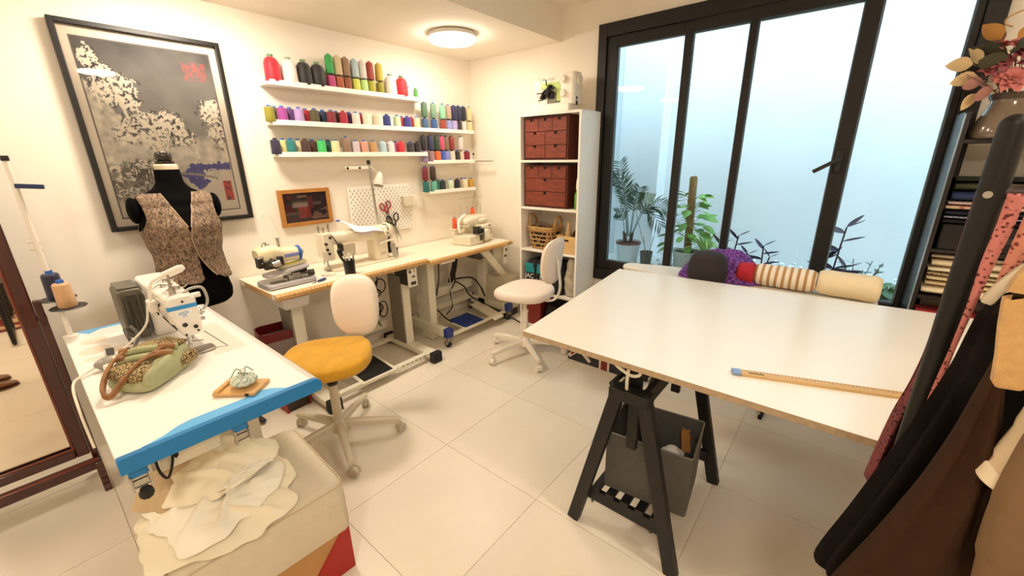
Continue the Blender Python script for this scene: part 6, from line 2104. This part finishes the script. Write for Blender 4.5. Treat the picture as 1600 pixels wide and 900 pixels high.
# ---------------------------------------------------------------- garment rack with coats, right foreground
GR = thing('garment_rack', 'black tube garment rack cut by the right edge of the picture', 'rack', (0, 0, 0))
tubm = M('rack_black', '#0c0907', .5, .1, var=.2, scale=6, bump=.04, bscale=120)
PX, PY = .986, -.1665
for x in (PX, -.25):
    for y in (PY, -.72):
        MB().cyl((x, y, .03), (x, y, 1.585), .0172, n=20).sph((x, y, 1.585), .0172, 16, 8).build('upright', tubm, GR)
    MB().cyl((x, PY, 1.488), (x, -.72, 1.488), .0125, n=16).build('end_rail', M('rack_brown', '#3a2a20', .5), GR)
    MB().cyl((x, PY + .03, .03), (x, -.75, .03), .014, n=14).build('base_rail', tubm, GR)
MB().cyl((PX, -.445, 1.488), (-.25, -.445, 1.488), .0125, n=16).build('hanging_rail', tubm, GR)
MB().cyl((PX - .016, PY + .006, 1.485), (PX - .021, PY + .007, 1.485), .0055, n=14).cyl((PX - .02, PY + .0068, 1.485), (PX - .0215, PY + .007, 1.485), .003, n=6).build('bolt', steel, GR)
MB().bar((PX - .005, PY - .03, 1.503), (PX - .005, PY - .07, 1.507), .012, .006).build('label_clip', whiteplastic, GR)


def coat(name, label, x, yc, rows_, mat, bx=.055, folds=9, amp=.012, seed=0., lean=0.0):
    """a hanging coat: rows of (z, half width) from shoulder to hem, closed and softly folded"""
    rings = []
    n = 96
    z_top = rows_[0][0]
    for z, hw in rows_:
        dn = (z_top - z)
        ring = []
        for k in range(n):
            a = 2 * pi * k / n
            c_, s_ = cos(a), sin(a)
            f = amp * min(1, dn * 2.2) * (sin(folds * a + 2.2 * sin(a * 2 + seed) + seed) + .5 * mn.noise(Vector((c_ * 3, s_ * 3, z * 3 + seed))))
            b_ = bx * (.55 + min(1, dn * 1.6) * .65)
            ring.append(Vector((x + s_ * (b_ + f) + lean * dn, yc + c_ * (hw + f * .5), z + .010 * mn.noise(Vector((c_ * 2, s_ * 2, seed))) * (dn > .4))))
        rings.append(ring)
    return rings


def smooth_rows(r, k=4):
    return [(p.x, p.y) for p in smooth_pts([(a, b, 0) for a, b in r], k)]


YC = -.45
cm1 = M('charcoal_wool', '#1a1512', .95, spec=.15, var=.15, scale=30, bump=.15, bscale=200)
cm2 = M('brown_wool', '#3b2617', .95, spec=.15, var=.15, scale=30, bump=.15, bscale=220)
cm3 = M('black_wool', '#050404', .95, spec=.1)
rows1 = smooth_rows([(1.425, .075), (1.405, .13), (1.375, .19), (1.345, .243), (1.315, .262), (1.28, .267), (1.208, .273), (1.108, .29), (.999, .312), (.867, .338), (.736, .366), (.700, .360)])
o = MB().loft(coat('coat', '', .925, YC, rows1, cm1, .040, 11, .017, .4)).build('coat', cm1, smooth=70)
tag(o, 'charcoal wool coat nearest the black rack pole', 'coat', 'coats on the garment rack')
rows3 = smooth_rows([(1.40, .08), (1.37, .16), (1.33, .205), (1.29, .22), (1.20, .228), (1.05, .235), (.85, .245), (.70, .26), (.68, .25)])
o = MB().loft(coat('coat', '', .845, YC - .02, rows3, cm3, .020, 7, .004, 2.4)).build('coat', cm3, smooth=70)
tag(o, 'black coat hanging between the charcoal coat and the white sleeve', 'coat', 'coats on the garment rack')
B2 = [((.808, -.190, 1.276), (.806, -.196, 1.279)), ((.809, -.186, 1.232), (.804, -.206, 1.246)), ((.811, -.176, 1.133), (.800, -.219, 1.172)), ((.815, -.159, 1.030), (.797, -.233, 1.094)), ((.819, -.132, .913), (.794, -.243, 1.021)), ((.824, -.099, .783), (.791, -.252, .949)), ((.826, -.079, .676), (.788, -.261, .868)), ((.826, -.083, .62), (.787, -.268, .78))]
L_ = smooth_pts([a for a, b in B2], 4)
R_ = smooth_pts([b for a, b in B2], 4)
rings = []
for i, (a, b_) in enumerate(zip(L_, R_)):
    mid = (a + b_) / 2
    ax = (b_ - a) / 2
    th_ = .012 + .03 * min(1, i / 14)
    dv = Vector((1, 0, 0))
    rings.append([mid + ax * cos(t_) + dv * ((th_ + .008 * sin(5 * t_ + i * .12) * min(1, i / 8)) * sin(t_)) for t_ in [2 * pi * k / 64 for k in range(64)]])
o = MB().loft(rings).build('coat', cm2, smooth=70)
tag(o, 'brown wool coat flaring down in front of the charcoal one', 'coat', 'coats on the garment rack')


def hanger(label, pts, x, w, h, m, hook):
    t = thing('wooden_hanger', label, 'hanger', (0, 0, 0))
    P = smooth_pts(pts, 5)
    full = P + [Vector((p.x, 2 * YC - p.y, p.z)) for p in reversed(P)]
    rings = []
    for i, p in enumerate(full):
        a, b_ = full[max(i - 1, 0)], full[min(i + 1, len(full) - 1)]
        tg = (b_ - a).normalized()
        sd = Vector((1, 0, 0))
        up = tg.cross(sd).normalized()
        if up.z < 0:
            up = -up
        k = .8 if i in (0, len(full) - 1) else 1
        rings.append([p + sd * (w / 2 * k * u) + up * (h / 2 * k * v) for u, v in ((-1, -.7), (-.7, -1), (.7, -1), (1, -.7), (1, .7), (.7, 1), (-.7, 1), (-1, .7))])
    MB().loft(rings).build('hanger_arm', m, t, smooth=50)
    top = full[len(full) // 2]
    MB().tube(smooth_pts([(top.x, YC, top.z), (top.x, YC, hook - .03), (top.x, YC + .018, hook - .012), (top.x, YC + .014, hook + .014), (top.x, YC, hook + .0165), (top.x, YC - .014, hook + .010), (top.x, YC - .018, hook - .004)], 4), .0016, 6).build('hook', steel, t)
    return t


hw1 = M('hanger_pale', '#d8c9ae', .45, var=.08)
hanger('pale wooden hanger carrying the charcoal coat', [(.925, -.188, 1.325), (.925, -.20, 1.358), (.925, -.225, 1.395), (.925, -.28, 1.425), (.925, -.36, 1.438), (.925, YC, 1.444)], .925, .016, .014, hw1, 1.488)
h2 = hanger('light beech hanger with a notched end closest to the viewer', [(.697, -.181, 1.284), (.698, -.177, 1.319), (.700, -.170, 1.365), (.700, -.168, 1.405), (.700, -.185, 1.435), (.700, -.24, 1.452), (.700, -.34, 1.458), (.700, YC, 1.460)], .70, .020, .026, wood_l, 1.488)
# pale shirt and beige jacket sleeves
t = thing('shirt', 'white shirt with its sleeve cuff hanging in front of the black coat', 'shirt', (0, 0, 0))
shm = M('white_shirt', '#d8c3a2', .85, var=.06, bump=.2, bscale=40)
MB().tube(smooth_pts([(.764, -.255, 1.34), (.764, -.246, 1.277), (.766, -.238, 1.208), (.768, -.228, 1.158), (.769, -.221, 1.128)], 5), [.036] * 6 + [.034] * 5 + [.031] * 5 + [.026] * 4 + [.03], 18, flat=.6).build('sleeve', shm, t, smooth=70)
MB().tube([(.769, -.2235, 1.142), (.769, -.219, 1.118)], [.030, .031], 18, flat=.6).build('cuff', M('shirt_cuff', '#e6d6b8', .8), t, bev=.003)
MB().loft(coat('shirt', '', .765, YC, smooth_rows([(1.42, .07), (1.38, .16), (1.34, .19), (1.25, .185), (1.0, .175), (.80, .18), (.78, .17)]), shm, .014, 7, .004, 1.1)).build('body', shm, t, smooth=70)
t = thing('jacket', 'tan jacket with a hanging sleeve at the lower right corner', 'jacket', (0, 0, 0))
jm = M('tan_linen', '#7f6242', .9, var=.2, scale=12, bump=.25, bscale=30)
MB().tube(smooth_pts([(.730, -.255, 1.28), (.730, -.246, 1.185), (.732, -.243, 1.096), (.732, -.246, 1.030), (.730, -.252, .962)], 5), [.042] * 10 + [.040] * 6 + [.036] * 4 + [.030], 18, flat=.7).build('sleeve', jm, t, smooth=70)
MB().loft(coat('jacket', '', .735, YC - .02, smooth_rows([(1.40, .07), (1.36, .15), (1.32, .18), (1.2, .18), (.95, .17), (.78, .175), (.76, .16)]), jm, .016, 7, .004, 4.1)).build('body', jm, t, smooth=70)
# lace trims hanging from the end rail
lace = pattern('pink_lace', '#6b2a28', '#cf7f78', 'voronoi', 150, .22, .34, .85, bump=.3)
lace2 = pattern('coral_lace', '#7a352c', '#d58a76', 'voronoi', 140, .22, .34, .85, bump=.3)
for pts, w, m, lab in (([(.968, -.190, 1.488), (.966, -.188, 1.436), (.966, -.184, 1.378), (.966, -.182, 1.308), (.966, -.178, 1.226), (.966, -.175, 1.148), (.966, -.172, 1.06)], (.020, .018, .015, .009, .006, .010, .010), lace, 'rose pink lace trim hanging beside the black rack pole'),
                       ([(.966, -.216, 1.488), (.962, -.211, 1.413), (.962, -.205, 1.357), (.962, -.203, 1.304), (.962, -.198, 1.246), (.962, -.194, 1.15)], (.022, .021, .012, .004, .003, .003), lace2, 'coral lace trim gathered to a string, right of the rose one')):
    P = smooth_pts(pts, 6)
    Wd = []
    for i in range(len(w) - 1):
        for j in range(6):
            Wd.append(w[i] + (w[i + 1] - w[i]) * j / 6)
    Wd.append(w[-1])
    mb = MB()
    vs = []
    for p, ww in zip(P, Wd):
        vs += [p + Vector((.002, ww / 2, 0)), p + Vector((-.002, -ww / 2, 0))]
    mb.add(vs, [(2 * i, 2 * i + 2, 2 * i + 3, 2 * i + 1) for i in range(len(P) - 1)])
    o = mb.build('lace_trim', m, solid=.0012, smooth=70)
    tag(o, lab, 'lace')
G = [((1.050, -.160, 1.485), (1.048, -.185, 1.485)), ((1.050, -.160, 1.30), (1.046, -.187, 1.30)), ((1.047, -.160, 1.19), (1.044, -.19, 1.19)), ((1.048, -.154, 1.113), (1.044, -.20, 1.117)), ((1.050, -.144, 1.048), (1.044, -.21, 1.039)), ((1.051, -.136, .957), (1.044, -.21, .944)), ((1.052, -.130, .868), (1.046, -.20, .855))]
mb = MB()
La, Ra = smooth_pts([a for a, b in G], 5), smooth_pts([b for a, b in G], 5)
mb.grid(lambda u, v: La[min(int(u * (len(La) - 1) + .5), len(La) - 1)].lerp(Ra[min(int(u * (len(Ra) - 1) + .5), len(Ra) - 1)], v) + Vector((.012 * sin(v * 22 + u * 2), 0, 0)), len(La) - 1, 30)
o = mb.build('lace_scarf', pattern('plum_lace', '#2e1214', '#7a3c40', 'voronoi', 110, .2, .34, .9, bump=.3), solid=.002, smooth=70)
tag(o, 'dusky plum lace scarf hanging behind the black rack pole', 'scarf')
# ---------------------------------------------------------------- plants in the light well
soil = M('soil', '#3a2a1e', .95, var=.3, scale=40)
ceram = M('pale_pot', '#d9dedd', .5, var=.04)


def pot(t, r, h, m, taper=.78):
    MB().lathe([(0, 0), (r * taper, 0), (r * (taper + .02), .01), (r, h - .012), (r * 1.03, h - .012), (r * 1.03, h), (r * .93, h), (r * .92, h - .03), (0, h - .03)], 30).build('pot', m, t)
    MB().lathe([(0, h - .030), (r * .92, h - .030), (r * .90, h - .020), (0, h - .016)], 24).build('soil', soil, t)


palm_m = M('palm_green', '#2f5a3c', .5, var=.3, scale=14)
stem_m = M('stem_brown', '#5a4632', .8, var=.3, scale=20)
gstem = M('stem_green', '#5d7d3c', .6, var=.2, scale=20)


def frond(par, base, tip, up, n, L, droop=.5, name='frond'):
    """palm frond: a curved rib with thin leaflets in two rows"""
    base, tip = Vector(base), Vector(tip)
    mid = (base + tip) / 2 + Vector((0, 0, up))
    P = smooth_pts([base, base.lerp(mid, .55) + Vector((0, 0, up * .35)), mid, tip], 6)
    mb = MB().tube(P, [.004 - .003 * i / len(P) for i in range(len(P))], 5)
    for i in range(n):
        u = .36 + .62 * i / (n - 1)
        k = min(int(u * (len(P) - 1)), len(P) - 2)
        p = P[k].lerp(P[k + 1], u * (len(P) - 1) - k)
        tg = (P[k + 1] - P[k]).normalized()
        sd = tg.cross(Vector((1, 0, .15))).normalized()
        ll = L * (.55 + .6 * sin(pi * min(1, (u - .3) * 1.35)))
        for sg in (-1, 1):
            d = (tg * .75 + sd * sg * .8 + Vector((rnd.uniform(-.3, .3), 0, -.12))).normalized()
            q1 = p + d * ll * .55 + Vector((0, 0, -.01))
            q2 = p + d * ll + Vector((0, 0, -droop * ll * .45))
            w = Vector((.9, .2, .3)).cross(d).normalized() * .0062
            mb.add([p - w * .4, p + w * .4, q1 + w, q1 - w, q2], [(0, 1, 2, 3), (3, 2, 4)])
    return mb.build(name, palm_m, par, smooth=0)


t = thing('potted_palm', 'feathery palm in a pale pot outside the left window pane', 'plant', (3.9, 1.685, OZ + .001))
pot(t, .118, .225, ceram)
MB().lathe([(.108, .205), (.112, .2255), (.122, .2255), (.122, .205)], 30).build('pot_rim', M('terracotta_rim', '#7d4a38', .7), t)
for k, (dx, dy, h) in enumerate(((-.03, .03, .13), (.02, -.01, .11), (-.01, -.035, .12), (.03, .04, .10))):
    MB().tube([(dx, dy, .19), (dx * 1.1, dy * 1.1, .20 + h * .5), (dx * 1.4, dy * 1.4, .20 + h)], [.012, .011, .007], 8).build('cane', stem_m, t)
for b_, tp, up, n, L in (((0, .02, .28), (.0, .205, .84), .22, 17, .15), ((.0, .0, .28), (.03, .16, 1.0), .10, 19, .15), ((0, -.02, .28), (.02, -.07, .76), .12, 14, .13), ((0, -.03, .28), (.0, -.36, .60), .16, 16, .15),
                         ((0, -.02, .27), (.05, -.30, .40), .22, 13, .14), ((-.02, .03, .27), (.05, .17, .50), .10, 11, .10), ((.02, .0, .27), (.12, -.02, .70), .15, 13, .12), ((-.02, 0, .27), (-.05, .10, .92), .06, 13, .10)):
    frond(t, b_, tp, up, n, L)
t = thing('small_potted_plant', 'small dark pot with sticks and a plant label beside the palm', 'plant', (3.86, 1.475, OZ + .001))
pot(t, .058, .155, M('mottled_pot', '#6c675c', .7, var=.4, scale=24))
for a, b_ in (((.0, .0, .14), (.0, .13, .50)), ((.01, -.02, .14), (.02, -.06, .32)), ((-.01, .01, .14), (-.02, .03, .30))):
    MB().cyl(a, b_, .0035, n=6).build('stick', M('bamboo', '#a5a08a', .7), t)
s = MB().bar((.0, .13, .49), (.0, .14, .70), .004, .004).build('label_stake', M('bamboo'), t)
c = MB().box((-.006, .085, .66), (.003, .095, .10)).build('label_card', M('plant_label', '#7fa08c', .5, alt='#c9d2c0', scale=26), s)
c.rotation_euler = (RAD(6), 0, 0)

heart = leaf_mesh('leaf', .13, .085, M('pothos_leaf', '#79b048', .45, var=.35, scale=16), .18, 7, .10)
t = thing('pothos_plant', 'climbing green pothos on a brown moss pole outside the window', 'plant', (3.96, 1.12, OZ + .001))
pot(t, .13, .19, M('stone_pot', '#c3c5bd', .6, var=.1))
MB().tube([(0, .0, .15), (.0, .012, .55), (0, .02, .85), (0, .022, .868)], [.034, .034, .033, .024], 16).build('moss_pole', M('coir', '#93703f', .95, var=.4, scale=30, stretch=(1, 1, 2.5), bump=.5, bscale=80), t)
for k in range(46):
    u = k / 45
    z = .20 + .50 * u ** .9
    az = k * 2.4 + rnd.uniform(-.4, .4)
    out = rnd.uniform(.05, .19) * (1 - .35 * u)
    p = Vector((cos(az) * out, sin(az) * out, z + rnd.uniform(-.03, .06)))
    MB().tube(smooth_pts([(0, .012, z - .06), p * .6 + Vector((0, 0, z * .4 + .01)), p], 3), .0022, 5).build('leaf_stalk', gstem, t)
    put(heart, 'leaf', t, p, az + rnd.uniform(-.5, .5), rnd.uniform(-.7, .35), rnd.uniform(.55, 1.05), rnd.uniform(-.5, .5))
for p, az, el, s in (((-.03, -.05, .69), -1.6, .1, 1.0), ((-.02, .06, .69), 1.4, .2, .85), ((-.05, -.11, .52), -1.7, -.2, 1.1), ((-.05, -.12, .44), -1.5, -.5, 1.05), ((-.04, -.10, .38), -1.9, -.4, 1.0), ((-.05, .14, .33), 1.8, -.1, 1.1), ((-.05, .16, .26), 1.6, -.4, 1.0), ((-.07, .13, .21), 1.9, -.3, 1.1)):
    put(heart, 'leaf', t, p, az, el, s, .4)
blade_g = M('spider_leaf', '#a3c766', .5, var=.3, scale=10, stretch=(1, 6, 1))


def strap(par, az, L, el, w, m, z0=.12):
    P = []
    for i in range(9):
        u = i / 8
        e = el - 1.7 * u * u
        P.append((P[-1] if P else Vector((0, 0, z0))) + Vector((cos(az) * cos(e), sin(az) * cos(e), sin(e))) * (L / 8 if P else 0))
    mb = MB()
    sd = Vector((-sin(az), cos(az), 0))
    vs = []
    for i, p in enumerate(P):
        ww = w / 2 * (1 - (i / 8) ** 3) + .0004
        vs += [p - sd * ww, p + Vector((0, 0, -ww * .4)), p + sd * ww]
    mb.add(vs, [f for i in range(8) for f in ((3 * i, 3 * i + 3, 3 * i + 4, 3 * i + 1), (3 * i + 1, 3 * i + 4, 3 * i + 5, 3 * i + 2))])
    return mb.build('leaf', m, par, smooth=60)


t = thing('spider_plant', 'arching pale green spider plant to the right of the moss pole', 'plant', (3.85, .95, OZ + .001))
pot(t, .085, .20, M('stone_pot'))
for k in range(26):
    strap(t, k * 2.4, rnd.uniform(.26, .44), rnd.uniform(.8, 1.45), .018, blade_g, .19)
strap(t, -1.5, .48, 1.25, .008, blade_g, .19)

purp = leaf_mesh('leaf', .11, .044, M('purple_leaf', '#3a2040', .5, var=.4, scale=18), -.12, 6, .35)
pst = M('purple_stem', '#3a2033', .6)


def trad(label, loc, stems):
    """upright purple stems with paired pointed leaves"""
    t = thing('purple_plant', label, 'plant', loc, 0, 'purple plants in the light well')
    for (dx, dy, h, n, s, ph) in stems:
        P = smooth_pts([(0, 0, 0), (dx * .3, dy * .3, h * .45), (dx, dy, h)], 5)
        MB().tube(P, .0055, 7).build('stem', pst, t)
        for i in range(n):
            u = .30 + .70 * i / max(1, n - 1)
            k = min(int(u * (len(P) - 1)), len(P) - 1)
            az = pi / 2 + (pi if i % 2 else 0) + ph + rnd.uniform(-.35, .35)
            put(purp, 'leaf', t, P[k], az, .25 if i < n - 1 else .8, s * rnd.uniform(.95, 1.25), rnd.choice((-1, 1)) * rnd.uniform(.3, .9))
        put(purp, 'leaf', t, P[-1], -pi / 2 + ph, .5, s * .9, 0)
    return t


trad('purple plant with a tall stem just left of the striped roll', (3.7, .70, OZ + .001), ((.0, -.035, .42, 7, 1.0, .1), (.02, .09, .33, 5, .9, .2), (.0, -.12, .28, 5, .85, 0)))
trad('low purple plant above the purple plaid cloth, over the pebbles', (3.7, .47, OZ + .001), ((.0, .01, .36, 7, .95, .2), (.03, -.04, .27, 5, .8, -.2)))
trad('tall purple plant right of the window meeting post', (3.7, .03, OZ + .001), ((.0, -.03, .55, 8, 1.15, 0), (.02, .06, .30, 6, 1.1, .1), (.03, -.08, .26, 5, 1.0, -.2)))
greyl = leaf_mesh('leaf', .06, .025, M('grey_green_leaf', '#5d7068', .6, var=.3, scale=18), .1, 5, .2)
t = thing('grey_leaved_plant', 'low grey green plant between the purple one and the striped pot', 'plant', (3.72, -.12, OZ + .001))
for k in range(12):
    az = k * 2.4
    P = smooth_pts([(0, 0, 0), (cos(az) * .03, sin(az) * .05, .14), (cos(az) * .06, sin(az) * .12, .22 + .05 * (k % 3))], 4)
    MB().tube(P, .003, 5).build('stem', M('grey_stem', '#6a6f5f', .7), t)
    for i in range(3, len(P), 2):
        put(greyl, 'leaf', t, P[i], az + (1.2 if i % 2 else -1.2), .3, 1.0, .2)
glos = leaf_mesh('leaf', .15, .075, M('glossy_green_leaf', '#2f6a33', .3, var=.3, scale=12), .05, 7, .12)
t = thing('striped_pot_plant', 'broad leaved green plant in a blue and white banded pot, right pane', 'plant', (3.58, -.265, OZ + .001))
MB().lathe([(0, 0), (.05, 0), (.062, .05), (.07, .10), (.072, .125), (.066, .125), (.06, .10), (0, .095)], 28).build('pot', M('blue_pot', '#35475c', .3, coat=.4), t)
for z, r in ((.055, .0655), (.085, .0700), (.11, .0735)):
    MB().tube([(r * cos(a), r * sin(a), z) for a in [2 * pi * i / 28 for i in range(28)]], .005, 6, closed=True).build('pot_band', M('white_glaze', '#dfe6ea', .3), t)
MB().lathe([(0, .10), (.06, .10), (0, .105)], 20).build('soil', soil, t)
for k in range(16):
    az = k * 2.4
    o_ = .03 + .05 * (k % 3) / 2
    p = Vector((cos(az) * o_, sin(az) * o_, .16 + .05 * ((k * 7) % 5) / 4))
    MB().tube([(0, 0, .10), p], .003, 5).build('leaf_stalk', gstem, t)
    put(glos, 'leaf', t, p, az, rnd.uniform(-.5, .3), rnd.uniform(.6, .95), rnd.uniform(-.3, .3))

# ---------------------------------------------------------------- what the mirror sees: shoes, rug, a low chest
sh = M('brown_leather', '#7a4a22', .35, var=.2, scale=10, coat=.3)
SHO = thing('leather_shoes', 'pair of brown leather shoes seen in the standing mirror', 'shoes', (-.42, .80, 0), RAD(-12))
for sy in (-1, 1):
    rings = []
    for x, w, h, z0 in ((-.14, .020, .030, .012), (-.135, .032, .055, .010), (-.10, .036, .072, .010), (-.04, .036, .066, .011), (.02, .042, .050, .012), (.07, .045, .040, .012), (.11, .040, .032, .012), (.135, .026, .022, .014), (.145, .012, .012, .016)):
        rings.append([Vector((x, sy * .09 + w * cos(a), z0 + max(0, h * (.5 + .5 * sin(a))))) for a in [2 * pi * k / 20 for k in range(20)]])
    s = MB().loft(rings).build('shoe', sh, SHO, smooth=60)
    MB().prism([(x, sy * .09 + y) for x, y in [(-.145, .0), (-.13, .03), (-.05, .036), (.03, .044), (.08, .046), (.13, .03), (.15, 0), (.13, -.03), (.08, -.046), (.03, -.044), (-.05, -.036), (-.13, -.03)]], .0, .012).build('sole', M('sole_tan', '#5c3a1e', .7), s)
rugm = pattern('rug_weave', '#6b1a14', '#b79a77', 'voronoi', 9, .34, .42, .95)
o = MB().box((-.55, -1.35, .006), (1.6, 1.2, .012)).build('patterned_rug', rugm, bev=.004)
tag(o, 'dark red patterned rug on the floor, seen in the standing mirror', 'rug')
t = thing('low_chest', 'dark low wooden chest on the rug seen in the standing mirror', 'chest', (-.62, -1.45, .0125))
MB().box((0, 0, .20), (.80, .36, .30)).build('body', darkwood, t, bev=.006)
MB().box((0, 0, .362), (.84, .40, .024)).build('lid', darkwood, t, bev=.006)
for x in (-.36, .36):
    for y in (-.14, .14):
        MB().box((x, y, .025), (.05, .05, .05)).build('foot', darkwood, t)
